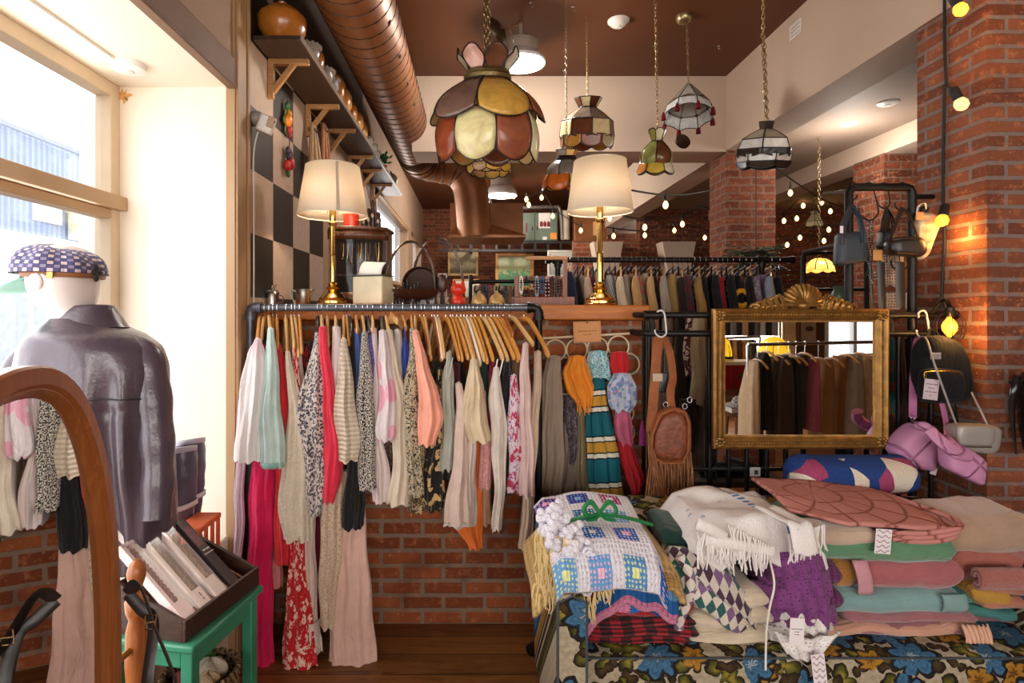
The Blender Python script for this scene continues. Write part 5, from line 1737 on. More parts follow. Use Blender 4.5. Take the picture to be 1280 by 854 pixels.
mb=MB().box((x0,YC-.06,ZL),(x0+.045,YC+.12,zt)).box((x1-.03,YC-.03,ZL),(x1,YC+.12,zt))
mb.build('side_post',cabw,cab,bevel=.004)
arc=[(lerp(x0,x1,i/16),YC-.06-.05*sin(pi*i/16)+.03*i/16)for i in range(17)]
for z_,h_,nm in((zt-.05,.05,'bowed_top_rail'),(ZL,.07,'bowed_bottom_rail')):
 mb=MB()
 mb.grid(lambda u,v:Vector((arc[int(round(u*16))][0],arc[int(round(u*16))][1],z_+h_*v)),16,1)
 mb.build(nm,cabw,cab,solid=.016)
mb=MB()
pts_=[(x0-.01,YC+.12)]+[(a_,b_-.015)for a_,b_ in arc]+[(x1+.012,YC+.12)]
lo=[mb.add((a_,b_,zt))for a_,b_ in pts_];hi_=[mb.add((a_,b_,zt+.018))for a_,b_ in pts_]
mb.face(list(reversed(lo)));mb.face(hi_)
for i in range(len(lo)):
 j=(i+1)%len(lo)
 mb.face((lo[i],lo[j],hi_[j],hi_[i]))
mb.build('cornice',cabw,cab,bevel=.004)
MB().box((x0,YC+.11,ZL),(x1,YC+.12,zt)).build('back',solid_mat('cabinet back','#3a2417',.6),cab)
MB().box((x0,YC-.05,ZL+.16),(x1,YC+.11,ZL+.168)).build('shelf',cabw,cab)
glass_m=NG('cabinet glass')
nn=glass_m.noise(glass_m.coord('Object'),9,3)
glass_m.done(glass_m.ramp(nn.outputs[0],[(.3,'#2c2623'),(.7,'#4a423d')]),.06,0,.6)
glass_m.b.inputs['Alpha'].default_value=.35
mb=MB()
mb.grid(lambda u,v:Vector((arc[int(round(u*16))][0],arc[int(round(u*16))][1]+.006,ZL+.07+(zt-ZL-.12)*v)),16,1)
mb.build('glass',glass_m.mat,cab)
for k in range(9):
 a_=x0+.06+k*.024
 pend=thing('necklace',(a_,YC-.0,ZL+.18),('gold','silver','amber','dark','gold','pearl','copper','silver','dark')[k]+' necklace hanging %s in the glass cabinet'%('first from the left post','second from the left post','third from the left post','fourth from the left post','in the middle','just right of the middle','fourth from the right','third from the right','second from the right')[k],'necklace','necklaces in the cabinet')
 mm=(brass,silver,solid_mat('amber bead','#a5622a',.3),solid_mat('jet bead','#2a2224',.3))[k%4]
 mb=MB()
 L_=.08+.012*(k%3)
 mb.tube(curve_pts([(a_-.008,YC,zt-.06),(a_-.006,YC,zt-.06-L_*.7),(a_,YC,zt-.06-L_),(a_+.006,YC,zt-.06-L_*.7),(a_+.008,YC,zt-.06)],12),.0022,5)
 mb.build('strand',mm,pend)
 MB().ball((a_,YC,zt-.066-L_),.007,8,6).build('pendant',mm,pend)
c=P(439,285,YC)
t=thing('red_pot',(c.x,YC,zt+.018),'red glazed pot on top of the display cabinet','pot')
MB().lathe([(.03,0),(.038,.004),(.045,.06),(.047,.075),(.042,.075),(.035,.02)],(c.x,YC,zt+.018),24).build('body',solid_mat('red glaze','#c8331f',.25),t)
dkw=solid_mat('dark carved wood','#3a241a',.4)
for k,(px,h_)in enumerate(((455,.10),(461,.12),(466,.17),(473,.10))):
 c=P(px,VY,YC+.05)
 fg=thing('carved_figure',(c.x,YC+.05,zt+.018),('short stout','rounded','tallest','small white faced')[k]+' dark carved figure on top of the display cabinet','figurine','carved figures on the cabinet')
 MB().lathe([(.014,0),(.016,.01),(.013,h_*.4),(.017,h_*.55),(.010,h_*.7),(.013,h_*.82),(.011,h_*.93),(.003,h_)],(c.x,YC+.05,zt+.018),14).build('body',dkw,fg)
 MB().ball((c.x,YC+.034,zt+.018+h_*.45),.008,8,6,(1,.5,1.6)).build('face_patch',solid_mat('figure white','#d8cdbb',.5),fg)
x0,x1=P(441,0,2.85).x,P(491,0,2.85).x
tin=thing('cream_tin',((x0+x1)/2,2.85,ZL),'cream metal recipe box with an open lid left of the wooden bowl','box')
mb=MB();mb.xf=Matrix.Translation(((x0+x1)/2,2.86,ZL))@Matrix.Rotation(-.35,4,'Z')
mb.box((-.085,-.06,.004),(.085,.06,.146))
mb.build('body',solid_mat('cream enamel','#dfd2ae',.35),tin,bevel=.008)
mb=MB();mb.xf=Matrix.Translation(((x0+x1)/2,2.86,ZL))@Matrix.Rotation(-.35,4,'Z')
mb.box((-.086,-.061,0),(.086,.061,.006))
mb.build('red_edge',solid_mat('red enamel','#b5402f',.4),tin)
mb=MB();mb.xf=Matrix.Translation(((x0+x1)/2,2.86,ZL))@Matrix.Rotation(-.35,4,'Z')
mb.box((-.087,-.062,.147),(.087,.062,.152))
mb.build('lid_rim',solid_mat('dark tin rim','#4a4038',.4),tin)
mb=MB();mb.xf=Matrix.Translation(((x0+x1)/2-.018,2.86,ZL+.153))@Matrix.Rotation(-.3,4,'Z')@Matrix.Rotation(1.0,4,'X')@Matrix.Rotation(-.08,4,'Z')
mb.grid(lambda u,v:Vector((-.065+.13*v,.085*u,.012*sin(pi*u))),6,6)
mb.build('paper_sheet',solid_mat('white paper','#efeae6',.7,var=.02),None,solid=.001,label='white sheet of paper leaning over the cream tin',category='paper')
bw_=wood_mat('dark bowl wood','#4a2a1a','#331a0f',.4,5,0)
c=P(520,VY,2.9)
t=thing('wooden_bowl',(c.x,2.9,ZL),'dark footed wooden bowl right of the cream tin','bowl')
MB().lathe([(.03,.028),(.07,.032),(.105,.05),(.125,.082),(.118,.082),(.09,.055),(.02,.042)],(c.x,2.9,ZL),32).build('body',bw_,t)
for k in range(3):
 a=k*2.09+.4
 MB().tube([(c.x+.06*cos(a),2.9+.06*sin(a),ZL+.034),(c.x+.07*cos(a),2.9+.07*sin(a),ZL)],.009,8).build('foot',bw_,t)
rnd=random.Random(2)
c=P(545,347,3.02)
t=thing('oval_wooden_tray',(c.x-.05,3.02,ZL),'oval wooden tray leaning upright behind the footed bowl','tray')
mb=MB();mb.xf=Matrix.Translation((P(526,0,3.02).x,3.05,ZL+.115))@Matrix.Rotation(.25,4,'X')@Matrix.Rotation(.25,4,'Y')@Matrix.Rotation(pi/2,4,'X')
mb.lathe([(.002,0),(.085,.0),(.10,.02),(.104,.02),(.09,-.008),(.002,-.008)],(0,0,0),32)
mb.build('body',bw_,t)
c=P(553,VY,2.98)
t=thing('wooden_brush',(c.x,2.98,ZL),'oval dark wooden hand brush standing by the yellow card','brush')
MB().ball((c.x,2.98,ZL+.115),.05,14,10,(.55,.3,1.05)).build('body',bw_,t)
MB().tube([(c.x,2.98,ZL),(c.x,2.98,ZL+.07)],[.014,.010],8).build('handle',bw_,t)
x_=P(535,0,3.04).x
t=thing('yellow_card',(x_,3.08,ZL),'yellow floral card behind the footed bowl','card')
MB().box((x_-.03,3.085,ZL),(x_+.05,3.09,ZL+.17)).build('card',F('yellow floral card','#d6a52c','floral','#f0e2b0','#7a5a1a',scale=.8),t)
for k in range(7):
 c=P(495+k*4.6,VY,3.0)
 h_=.10+.012*(k*5%4)
 mm=solid_mat('small bottle %d'%(k%3),('#2c2725','#5a4f48','#463a30')[k%3],.25)
 o=MB().lathe([(.013,0),(.013,h_*.6),(.006,h_*.75),(.006,h_),(.001,h_)],(c.x,3.0,ZL),10).build('bottle',mm,None,label=('squat black','grey stoppered','brown glass','slim black','smoky grey','dull brown','tall black')[k]+' little bottle standing behind the wooden bowl',category='bottle',group='little bottles behind the bowl')
steel=solid_mat('brushed steel hoop','#b9b6b2',.25,1)
for k,(pxa,pxb,yt,Y,lab)in enumerate(((481,545,303,3.02,'left steel hoop arching behind the wooden bowl'),(514,580,299,3.10,'right steel hoop arching behind the red cat'))):
 A_,B_=P(pxa,372,Y),P(pxb,366,Y)
 T_=P((pxa+pxb)/2,yt,Y)
 mx_,hw=(A_.x+B_.x)/2,(B_.x-A_.x)/2
 hr=T_.z-ZL
 t=thing('steel_hoop',(mx_,Y,ZL),lab,'hoop','steel hoops on the ledge')
 pts=[Vector((mx_+hw*-cos(pi*i/30),Y,ZL+.004+hr*sin(pi*i/30)**.8))for i in range(31)]
 MB().tube(pts,.0075,8,sx=1.6).build('arch',steel,t)
 MB().box((mx_-hw-.01,Y-.02,ZL),(mx_+hw+.01,Y+.02,ZL+.006)).build('foot_bar',steel,t)
c=P(573,VY,2.9)
redm=solid_mat('red glazed cat','#d0331a',.3)
t=thing('red_cat_figurine',(c.x,2.9,ZL),'shiny red cat figurine beside the steel hoop','figurine')
MB().lathe([(.034,0),(.038,.006),(.036,.03),(.026,.046),(.02,.052)],(c.x,2.9,ZL),22).build('body',redm,t)
hd=MB().ball((c.x,2.9,ZL+.082),.037,18,12,(1.08,.9,.9)).build('head',redm,t)
for s in(-1,1):
 MB().lathe([(.013,0),(.008,.015),(.001,.026)],(c.x+s*.022,2.9,ZL+.106),10).build('ear',redm,t)
 MB().ball((c.x+s*.014,2.868,ZL+.086),.004,6,5).build('eye',solid_mat('cat eye','#7a1a10',.3),hd)
gold=solid_mat('gold painted wood','#b5935a',.35,.3)
for px,lab in((599,'left gold wooden egg cup dome right of the red cat'),(621,'right gold wooden egg cup dome near the rack corner')):
 c=P(px,VY,2.88)
 t=thing('wooden_dome',(c.x,2.88,ZL),lab,'ornament','gold wooden domes')
 MB().lathe([(.040,0),(.042,.01),(.036,.035),(.024,.052),(.010,.062),(.007,.07),(.001,.072)],(c.x,2.88,ZL),24).build('body',gold,t)
for k,(pa,pb,h_,lab)in enumerate(((525,545,.03,'white stack of sheet music lying behind the wooden bowl'),(542,560,.045,'white plastic crate of papers behind the steel hoop'))):
 a_,b_=P(pa,0,3.06).x,P(pb,0,3.06).x
 t=thing('paper_stack',((a_+b_)/2,3.06,ZL),lab,'papers')
 mb=MB()
 for q_ in range(5):
  mb.obox(((a_+b_)/2+.003*sin(q_*2),3.06,ZL+h_*(q_+.5)/5),(b_-a_,.07,h_/5*.9),Matrix.Rotation(.03*sin(q_*3),3,'Z'))
 mb.build('sheets',solid_mat('white paper','#efeae6',.7,var=.02),t,smooth=0)
c=P(553,352,3.08)
t=thing('white_grille',(c.x,3.09,ZL),'white pierced metal letter rack beside the steel hoop','letter rack')
mb=MB()
for k in range(5):
 mb.box((c.x-.022+k*.011-.002,3.088,ZL),(c.x-.022+k*.011+.002,3.092,ZL+.175))
for k in range(12):
 mb.box((c.x-.024,3.087,ZL+.012+k*.0145),(c.x+.024,3.089,ZL+.017+k*.0145))
mb.build('grille',solid_mat('white enamel','#e9e4de',.4),t,smooth=0)
jw=wood_mat('jewellery stand wood','#8a4a22','#6a3313',.4,3,2)
YJ=3.02
x0,x1=P(643,0,YJ).x,P(709,0,YJ).x
js=thing('jewellery_stand',((x0+x1)/2,YJ,ZL),'wooden jewellery stand with a tall post and hanging necklaces','stand')
MB().box((x0-.01,YJ-.07,ZL),(x1+.03,YJ+.06,ZL+.045)).build('tray_base',jw,js,bevel=.003)
MB().box((x0,YJ-.01,ZL+.04),(x0+.022,YJ+.012,P(0,345,YJ).z)).build('post',jw,js,bevel=.002)
MB().box((x1-.022,YJ-.01,ZL+.04),(x1,YJ+.012,P(0,321,YJ).z)).build('post',jw,js,bevel=.002)
MB().box((x0,YJ-.008,P(0,349,YJ).z),(x1,YJ+.01,P(0,345.5,YJ).z)).build('crossbar',jw,js,bevel=.002)
MB().box((x0+.06,YJ-.012,P(0,325,YJ).z),(x1,YJ+.012,P(0,320.5,YJ).z)).build('top_bar',wood_mat('pale top bar','#b5813f','#8f5d28',.4,3,0),js,bevel=.002)
beads=[('#d8d2cc','white'),('#241d1b','black'),('#4a3527','brown'),('#8a93a5','grey blue'),('#32507a','blue'),('#b58a8a','dusty pink'),('#1c1b1d','jet'),('#5a4636','umber')]
for k,(c,nm)in enumerate(beads):
 xx=x0+.035+k*.028
 t=thing('bead_necklace',(xx,YJ-.02,ZL+.05),nm+' bead necklace hanging on the wooden jewellery stand','necklace','necklaces on the jewellery stand')
 mm=solid_mat('bead '+nm,c,.3)
 L_=.09+.018*((k*3)%4)
 zt_=P(0,346,YJ).z
 mb=MB()
 for q_ in range(22):
  a=2*pi*q_/22
  mb.ball((xx+.0085*sin(a),YJ-.018+.004*cos(a),zt_-L_/2+L_/2*cos(a)),.0052,6,5)
 mb.build('strand',mm,t)
t=thing('security_camera',P(322,148,2.74),'white security camera on the chequered wall near the corner casing','camera')
wp=solid_mat('white plastic','#e3ddd6',.35,var=.03)
c=P(316,148,2.68);c.x=XW+.006
MB().lathe([(.034,0),(.034,.03),(.02,.05)],c,24,axis=(1,0,0)).build('mount',solid_mat('grey mount','#9d958c',.4),t)
R_=Matrix.Rotation(-.5,3,'Z')@Matrix.Rotation(.25,3,'Y')
cc=c+Vector((.065,-.015,-.035))
MB().obox(cc,(.075,.06,.085),Matrix.Rotation(.35,3,'Y')@Matrix.Rotation(.35,3,'Z')).build('housing',wp,t,bevel=.010)
MB().obox(cc+Vector((.028,-.016,.004)),(.03,.042,.05),Matrix.Rotation(.35,3,'Y')@Matrix.Rotation(.35,3,'Z')).build('front_panel',solid_mat('camera face','#b9967a',.2),t,bevel=.003)
MB().ball(cc+Vector((.044,-.02,.010)),.012,12,8,(.6,1,1)).build('lens',solid_mat('camera lens','#15110f',.1),t)
mb=MB()
pts=[c+Vector((.03,0,-.03)),P(317,190,2.66),P(316,250,2.66),P(319,300,2.66),P(315,345,2.66),P(313,378,2.66)]
for p in pts[1:]:
 p.x=XW+.014
mb.tube(curve_pts(pts,30),.004,6)
mb.build('cable',wp,t)
leafm=solid_mat('ornament leaf','#3d5a2c',.5)
for(px,py,Y,its,lab)in((356,150,3.1,(('#d9822a',0,0,.034),('#d9972a',.01,.04,.022),('#a02a2c',.015,-.045,.022),('#3d6a2c',-.005,.075,.02),('#8a2230',.02,-.075,.018)),'upper ceramic fruit swag of oranges and leaves on the chequered wall'),(358,202,3.12,(('#4a2f4a',-.012,.055,.022),('#3f2840',.006,.045,.024),('#b51f22',.012,-.005,.034),('#b8241f',-.02,-.03,.028),('#4a2f4a',-.004,.028,.02),('#3f5a2c',-.01,-.075,.016)),'lower ceramic fruit swag of grapes and strawberries on the chequered wall')):
 c=P(px,py,Y);c.x=XW+.03
 t=thing('fruit_swag',c,lab,'wall ornament','fruit swags')
 for k,(col_,dy,dz,r)in enumerate(its):
  MB().ball(c+Vector((0,dy*1.6,dz)),r,12,9,(.7,1,1.1)).build('leaf' if col_.startswith('#3')and k>2 else 'fruit',solid_mat('swag '+col_,col_,.35),t)
 mb=MB()
 for a in range(6):
  mb.ball(c+Vector((-.008,.045*cos(a*1.05),.055*sin(a*1.05)-.01)),.017,8,6,(.3,.7,1.3))
 mb.build('leaves',leafm,t)
 MB().tube([c+Vector((0,0,.05)),c+Vector((0,.0,.12))],.0025,5).build('cord',solid_mat('jute cord','#7a5a38',.9),t)
for k,(px,yt,yb,Y,c,lab)in enumerate(((379,155,215,3.5,'#a8845c','straw bundle hanging on the tiled wall under the shelf'),(395,155,225,3.75,'#a5683c','reddish wooden clappers hanging under the shelf'))):
 p0,p1=P(px,yt,Y),P(px,yb,Y)
 p0.x=XW+.05;p1.x=XW+.06
 t=thing('wall_bundle',p1,lab,'ornament')
 for q_ in range(4):
  o_=Vector((.012*(q_%2),(q_-1.5)*.035,0))
  MB().tube([p0+o_*.4,(p0+p1)/2+o_,p1+o_*1.4],[.010,.016,.018],8).build('stick',solid_mat('bundle '+c,c,.6,var=.2,vscale=30),t)
 MB().lathe([(.03,0),(.03,.02)],p0+Vector((0,0,-.05)),12).build('binding',solid_mat('jute cord','#7a5a38',.9),t)
ZS=2.835
shw=wood_mat('dark shelf wood','#4a3124','#33211a',.5,2.4,1)
brk=wood_mat('pale bracket wood','#c79a68','#a87a48',.5,4,0)
sh=thing('wall_shelf',(-.95,4.4,ZS),'long dark wooden shelf on pale brackets high on the left wall','shelf')
MB().box((XW+.008,2.66,ZS),(-.832,6.3,ZS+.022)).build('board',shw,sh,bevel=.002)
MB().box((-.834,2.66,ZS+.0),(-.829,6.3,ZS+.026)).build('edge_lip',solid_mat('grey shelf lip','#8d7f74',.3),sh)
for Y in(2.87,3.5,3.97,4.65,5.1,5.7):
 mb=MB()
 mb.box((XW+.008,Y-.014,ZS-.20),(XW+.036,Y+.014,ZS))
 mb.box((XW+.036,Y-.014,ZS-.028),(-.855,Y+.014,ZS))
 a_,b_=Vector((XW+.030,Y,ZS-.165)),Vector((-.93,Y,ZS-.02))
 d_=b_-a_
 mb.obox((a_+b_)/2,(d_.length,.024,.026),Matrix.Rotation(-atan2(d_.z,d_.x),3,'Y'))
 mb.build('bracket',brk,sh,bevel=.002)
amber=solid_mat('amber glazed clay','#b06a24',.25,var=.2,vscale=20,spec=.6)
amb2=solid_mat('honey glazed clay','#c98b45',.25,var=.2,vscale=20,spec=.6)
g=NG('clear pressed glass')
nn=g.noise(g.coord('Object'),20,2)
cgl=g.done(g.ramp(nn.outputs[0],[(.3,'#a89e96'),(.7,'#cfc6be')]),.08,0,.8)
g.b.inputs['Alpha'].default_value=.55
kinds=[('amber',amber),('clear',cgl),('honey',amb2)]
ZTOP=ZS+.023
items=[(2.76,-.955,.105,.125,amber,'lidded_tureen','large amber glazed tureen at the near end of the wall shelf'),(3.0,-.90,.058,.10,cgl,'glass_bowl','clear glass bowl next to the large amber tureen'),(3.13,-.92,.065,.11,amber,'serving_bowl','amber bowl behind the first glass bowl on the shelf'),(3.28,-.90,.06,.09,cgl,'glass_bowl','wide clear glass dish over the first shelf bracket'),(3.44,-.90,.055,.10,cgl,'glass_bowl','clear glass dish just before the second bracket'),(3.60,-.91,.065,.14,amber,'serving_bowl','tall amber bowl after the second bracket'),(3.78,-.905,.062,.13,amb2,'serving_bowl','honey coloured bowl in the middle of the row'),(3.98,-.905,.058,.12,amber,'serving_bowl','amber bowl over the third bracket'),(4.18,-.905,.06,.12,amb2,'serving_bowl','honey coloured jar after the third bracket'),(4.40,-.91,.055,.12,amb2,'serving_bowl','pale honey bowl before the fourth bracket'),(4.60,-.90,.05,.10,cgl,'glass_bowl','clear goblet bowl at the fourth bracket'),(4.78,-.90,.05,.10,cgl,'glass_bowl','clear small dish past the fourth bracket'),(4.95,-.90,.05,.09,cgl,'glass_bowl','last clear dish before the potted plant'),(5.95,-.90,.06,.10,solid_mat('grey stone bowl','#8d8274',.5),'serving_bowl','grey stone bowl near the far end of the shelf')]
for i,(Y,X,r,h_,m,nm,lab)in enumerate(items):
 h_*=1.55;r*=1.12
 t=thing(nm,(X,Y,ZTOP),lab,'bowl','bowls on the wall shelf')
 MB().lathe([(r*.55,0),(r*.62,.006),(r*.95,h_*.35),(r,h_*.62),(r*.93,h_*.7),(r*.88,h_*.7),(r*.9,h_*.6),(r*.5,.02)],(X,Y,ZTOP),26).build('body',m,t)
 if m is not cgl:
  MB().lathe([(r*.9,h_*.71),(r*.7,h_*.85),(r*.3,h_*.95),(r*.14,h_*.97),(r*.2,h_*1.06),(.002,h_*1.12)],(X,Y,ZTOP),26).build('lid',m,t)
 else:
  mb=MB()
  for q_ in range(14):
   a=2*pi*q_/14
   mb.ball((X+r*.97*cos(a),Y+r*.97*sin(a),ZTOP+h_*.66),r*.2,6,5)
  mb.build('scalloped_rim',m,t)
t=thing('potted_plant',(-.9,5.35,ZTOP),'small green plant in a red clay pot on the wall shelf','plant')
MB().lathe([(.035,0),(.05,.07),(.054,.075),(.045,.07)],(-.9,5.35,ZTOP),18).build('pot',solid_mat('red clay','#a8452c',.7),t)
mb=MB();rnd=random.Random(3)
for k in range(30):
 a,b=rnd.uniform(0,6.28),rnd.uniform(.1,1.3)
 d_=Vector((cos(a)*cos(b),sin(a)*cos(b),sin(b)))
 p=Vector((-.9,5.35,ZTOP+.08))+d_*rnd.uniform(.05,.12)
 mb.ball(p,.024,6,5,(1,.8,.35),Matrix.Rotation(a,3,'Z')@Matrix.Rotation(-b,3,'Y'))
mb.build('foliage',solid_mat('plant green','#2f6a34',.5),t)
g=NG('brown painted duct')
geo=g.n('NewGeometry')
nn=g.noise(geo.outputs['Position'],3,3).outputs[0]
n2=g.noise(geo.outputs['Position'],30,3).outputs[0]
col=g.ramp(nn,[(.3,'#784622'),(.7,'#925c34')])
g.bump(n2,.08,.01)
m_duct=g.done(col,g.math('ADD',.36,g.math('MULTIPLY',n2,.15)),.35)
m_seam=solid_mat('duct seam','#2c1a12',.5)
ZD=CAM_H+1.65;XD=-.632;RD=.2
du=thing('spiral_duct',(XD,3,ZD-RD),'big brown spiral air duct running under the ceiling to a wall hood','duct')
mb=MB().tube([(XD,y_/10,ZD)for y_ in range(-20,60,4)],RD,48)
mb.build('straight_run',m_duct,du,smooth=60)
mb=MB()
pts=[]
y_=-1.0
turns=int((5.9+1.0)/.115)
for k in range(turns*20):
 a=2*pi*k/20
 yy=-1.0+.115*k/20
 pts.append(Vector((XD+(RD+.0012)*cos(a),yy,ZD+(RD+.0012)*sin(a))))
mb.tube(pts,.0038,5)
mb.build('spiral_seam',m_seam,du)
for k,yy in enumerate((1.9,2.6,3.0,3.4,3.8,4.2)):
 a=-.55
 MB().ball((XD+RD*cos(a),yy,ZD+RD*sin(a)),.016,8,6,(.5,1,1)).build('bolt',m_seam,du)
elb=curve_pts([(XD,5.85,ZD),(XD+.02,6.12,ZD),(XD+.16,6.28,ZD-.01),(XD+.40,6.34,ZD-.05),(XD+.52,6.36,ZD-.16),(XD+.58,6.38,ZD-.34),(XD+.62,6.42,ZD-.80)],40)
MB().tube(elb,RD*.98,40).build('elbow',m_duct,du,smooth=60)
mb=MB()
for k in(4,8,12,16,20,24):
 c=elb[k];tn=(elb[k+1]-elb[k-1]).normalized()
 n1_=tn.orthogonal().normalized();n2_=tn.cross(n1_)
 mb.tube([c+(n1_*cos(2*pi*i/36)+n2_*sin(2*pi*i/36))*(RD+.001)for i in range(36)],.005,5,closed=True)
mb.build('elbow_seam',m_seam,du)
hb=thing('duct_hood',(-.08,6.5,2.30),'brown box hood at the foot of the air duct','hood')
xa,xb=P(562,0,6.6).x,P(655,0,6.6).x
z0_,z1_=P(0,301,6.6).z,P(0,262,6.6).z
mb=MB()
lo=[mb.add(p)for p in((xa,6.3,z0_),(xb,6.3,z0_),(xb,7.0,z0_),(xa,7.0,z0_))]
m1=[mb.add(p)for p in((xa,6.3,z0_+.03),(xb,6.3,z0_+.03),(xb,7.0,z0_+.03),(xa,7.0,z0_+.03))]
hi_=[mb.add(p)for p in((elb[-1].x-.2,6.45,z0_+.17),(elb[-1].x+.2,6.45,z0_+.17),(elb[-1].x+.2,6.85,z0_+.17),(elb[-1].x-.2,6.85,z0_+.17))]
mb.face(list(reversed(lo)))
for A_,B_ in((lo,m1),(m1,hi_)):
 for i in range(4):
  mb.face((A_[i],A_[(i+1)%4],B_[(i+1)%4],B_[i]))
mb.face(hi_)
mb.build('hopper',m_duct,hb,smooth=20)
MB().box((xa,6.72,z0_+.02),(xb,7.05,z1_+.1)).build('back_box',m_duct,hb,smooth=20)
lead=solid_mat('dark leading','#2a211b',.45,.5)
_glass={}
def glass(c,txt=0.0):
 if c not in _glass:
  g=NG('stained glass '+c)
  v=g.coord('Object')
  n=g.noise(v,9,4,.6,1.5).outputs[0]
  cc=C4(c)
  col=g.ramp(n,[(.3,tuple(min(1,k*1.0)for k in cc[:3])),(.7,tuple(min(1,k*1.55)for k in cc[:3]))])
  tr=g.n('BsdfTranslucent');g.l(col,tr.inputs['Color'])
  mx=g.n('MixShader');mx.inputs[0].default_value=.3
  g.bump(g.noise(v,55,2).outputs[0],.25,.004)
  g.done(col,.2,0,.6)
  g.l(g.b.outputs[0],mx.inputs[1]);g.l(tr.outputs[0],mx.inputs[2])
  g.l(mx.outputs[0],g.t.nodes['Material Output'].inputs['Surface'])
  _glass[c]=g.mat
 return _glass[c]
def chain(parent,p0,p1,link=.03,r=.0022,m=None,double=0):
 p0,p1=Vector(p0),Vector(p1)
 d=p1-p0
 n=max(2,int(d.length/(link*.8)))
 mb=MB()
 t=d.normalized()
 a=t.orthogonal().normalized();b=t.cross(a)
 offs=[Vector((0,0,0))]if not double else[a*double,-a*double]
 for of in offs:
  for k in range(n):
   c=p0+d*((k+.5)/n)+of
   w=a if k%2 else b
   ring=[c+t*(link/2*cos(2*pi*i/8))+w*(link*.26*sin(2*pi*i/8))for i in range(8)]
   mb.tube(ring,r,4,closed=True)
 return mb.build('chain',m or solid_mat('chain brass','#8f7a55',.35,.9),parent)
def ring_panels(t,c,rows,tilt=None,name='glass_panel'):
 """rows: dict(z0,r0,z1,r1,n,cols,bulge,scallop,phase,top): one ring of glass panels from (z0,r0) down to (z1,r1)"""
 lb=MB()
 c=Vector(c)
 T=tilt or Matrix.Identity(3)
 for R in rows:
  n=R['n']
  for k in range(n):
   a0=2*pi*(k+R.get('phase',0))/n;a1=2*pi*(k+1+R.get('phase',0))/n
   pt=R.get('petal',0)
   def fn(u,v,a0=a0,a1=a1):
    s=2*u-1
    sc=R.get('scallop',0)*(1-s*s)
    tp=R.get('topround',0)*(1-s*s)
    vv=v
    z=lerp(R['z0']+tp,R['z1']-sc,vv)
    r=lerp(R['r0'],R['r1'],vv)+R.get('bulge',0)*sin(pi*vv)
    if R.get('sc_r'):
     r+=R['sc_r']*(1-s*s)*vv
    w=1.0
    if pt:
     w=pt[0]+(1-pt[0])*sin(pi*min(1,max(0,.12+.76*vv))**pt[1])
    am=(a0+a1)/2
    if R.get('flat',1):
     hw=(a1-a0)/2
     x=r*cos(hw);yv=r*sin(hw)*s*w
     p=Vector((x*cos(am)-yv*sin(am),x*sin(am)+yv*cos(am),z))
    else:
     aa=am+(u-.5)*(a1-a0)*w
     p=Vector((r*cos(aa),r*sin(aa),z))
    return c+T@p
   mb=MB().grid(fn,8,8)
   mb.build(name,glass(R['cols'][k%len(R['cols'])]),t,solid=.003)
   for side in(0,1):
    lb.tube([fn(side,v/8)for v in range(9)],.0032,5)
   lb.tube([fn(u/8,1)for u in range(9)],.0036,5)
   lb.tube([fn(u/8,0)for u in range(9)],.0036,5)
 lb.build('leading',lead,t)
def pendant(px,py,Y,lab,name='glass_pendant_lamp',group='stained glass pendant lamps'):
 c=P(px,py,Y)
 return thing(name,c,lab,'pendant lamp',group),c
k25=lambda Y:Y/FPX
TL_=Matrix.Rotation(.19,3,'X')
Y=2.55;s=k25(Y)
t,c=pendant(609,204,Y,'big flower shaped pendant lamp of amber and brown glass petals, nearest to the viewer')
zt=88*s
mb=MB();mb.lathe([(24*s,0),(29*s,2*s),(29*s,6*s),(26*s,8*s),(28*s,10*s),(25*s,13*s)],c+TL_@Vector((0,0,96*s)),40,axis=TL_@Vector((0,0,1)))
mb.build('brass_gallery',solid_mat('embossed old brass','#7d6a45',.4,.8,bump=.6,bscale=120),t)
cols_u=['#d9c49a','#c9a24a','#e0d2b0','#75584c','#cba04a','#8f4f30']
cols_l=['#c9ae7a','#7a4530','#c9ae7a','#8a5a40','#8a3f22','#e3cf9c','#96563c','#e6d6ae']
rows=[dict(z0=97*s,r0=27*s,z1=57*s,r1=67*s,n=6,cols=cols_u,bulge=10*s,scallop=10*s,sc_r=4*s,flat=0,phase=.30,petal=(.85,1)),dict(z0=60*s,r0=55*s,z1=12*s,r1=61*s,n=8,cols=cols_l,bulge=6*s,scallop=12*s,flat=0,phase=.18,petal=(.9,1)),dict(z0=108*s,r0=26*s,z1=124*s,r1=40*s,n=7,cols=['#9a5a2a','#d8cdb8','#8a5a3a','#a39077','#c79a8a','#6d4530','#e0d6c6'],bulge=-2*s,scallop=-9*s,flat=1,phase=.1,petal=(.55,1))]
ring_panels(t,c,rows,TL_)
chain(t,c+TL_@Vector((0,0,106*s)),(c.x-.01,Y,ZC),.03,.003,double=.012)
can=MB();can.lathe([(.001,.022),(.03,.02),(.06,.006),(.066,-.004),(.060,-.004),(.03,.012)],c+Vector((.05,.02,169*s)),28,axis=(.75,-.55,.3))
can.build('canopy',solid_mat('bronze canopy','#4a3a2c',.35,.8),t)
MB().tube(curve_pts([c+Vector((.05,-.0,169*s)),c+Vector((.11,-.03,166*s)),c+Vector((.15,-.03,170*s)),c+Vector((.155,-.03,174*s))],10),.003,6).build('mounting_hook',solid_mat('old hook brass','#a08560',.3,.9),t)
MB().tube(curve_pts([c+Vector((.1,-.02,164*s)),c+Vector((.12,0,154*s)),c+Vector((.115,.02,144*s))],10),.002,5).build('wire',wire_m,t)
Y=3.1;s=k25(Y)
t,c=pendant(612,217,Y,'small cream glass pendant lamp right below the big flower lamp')
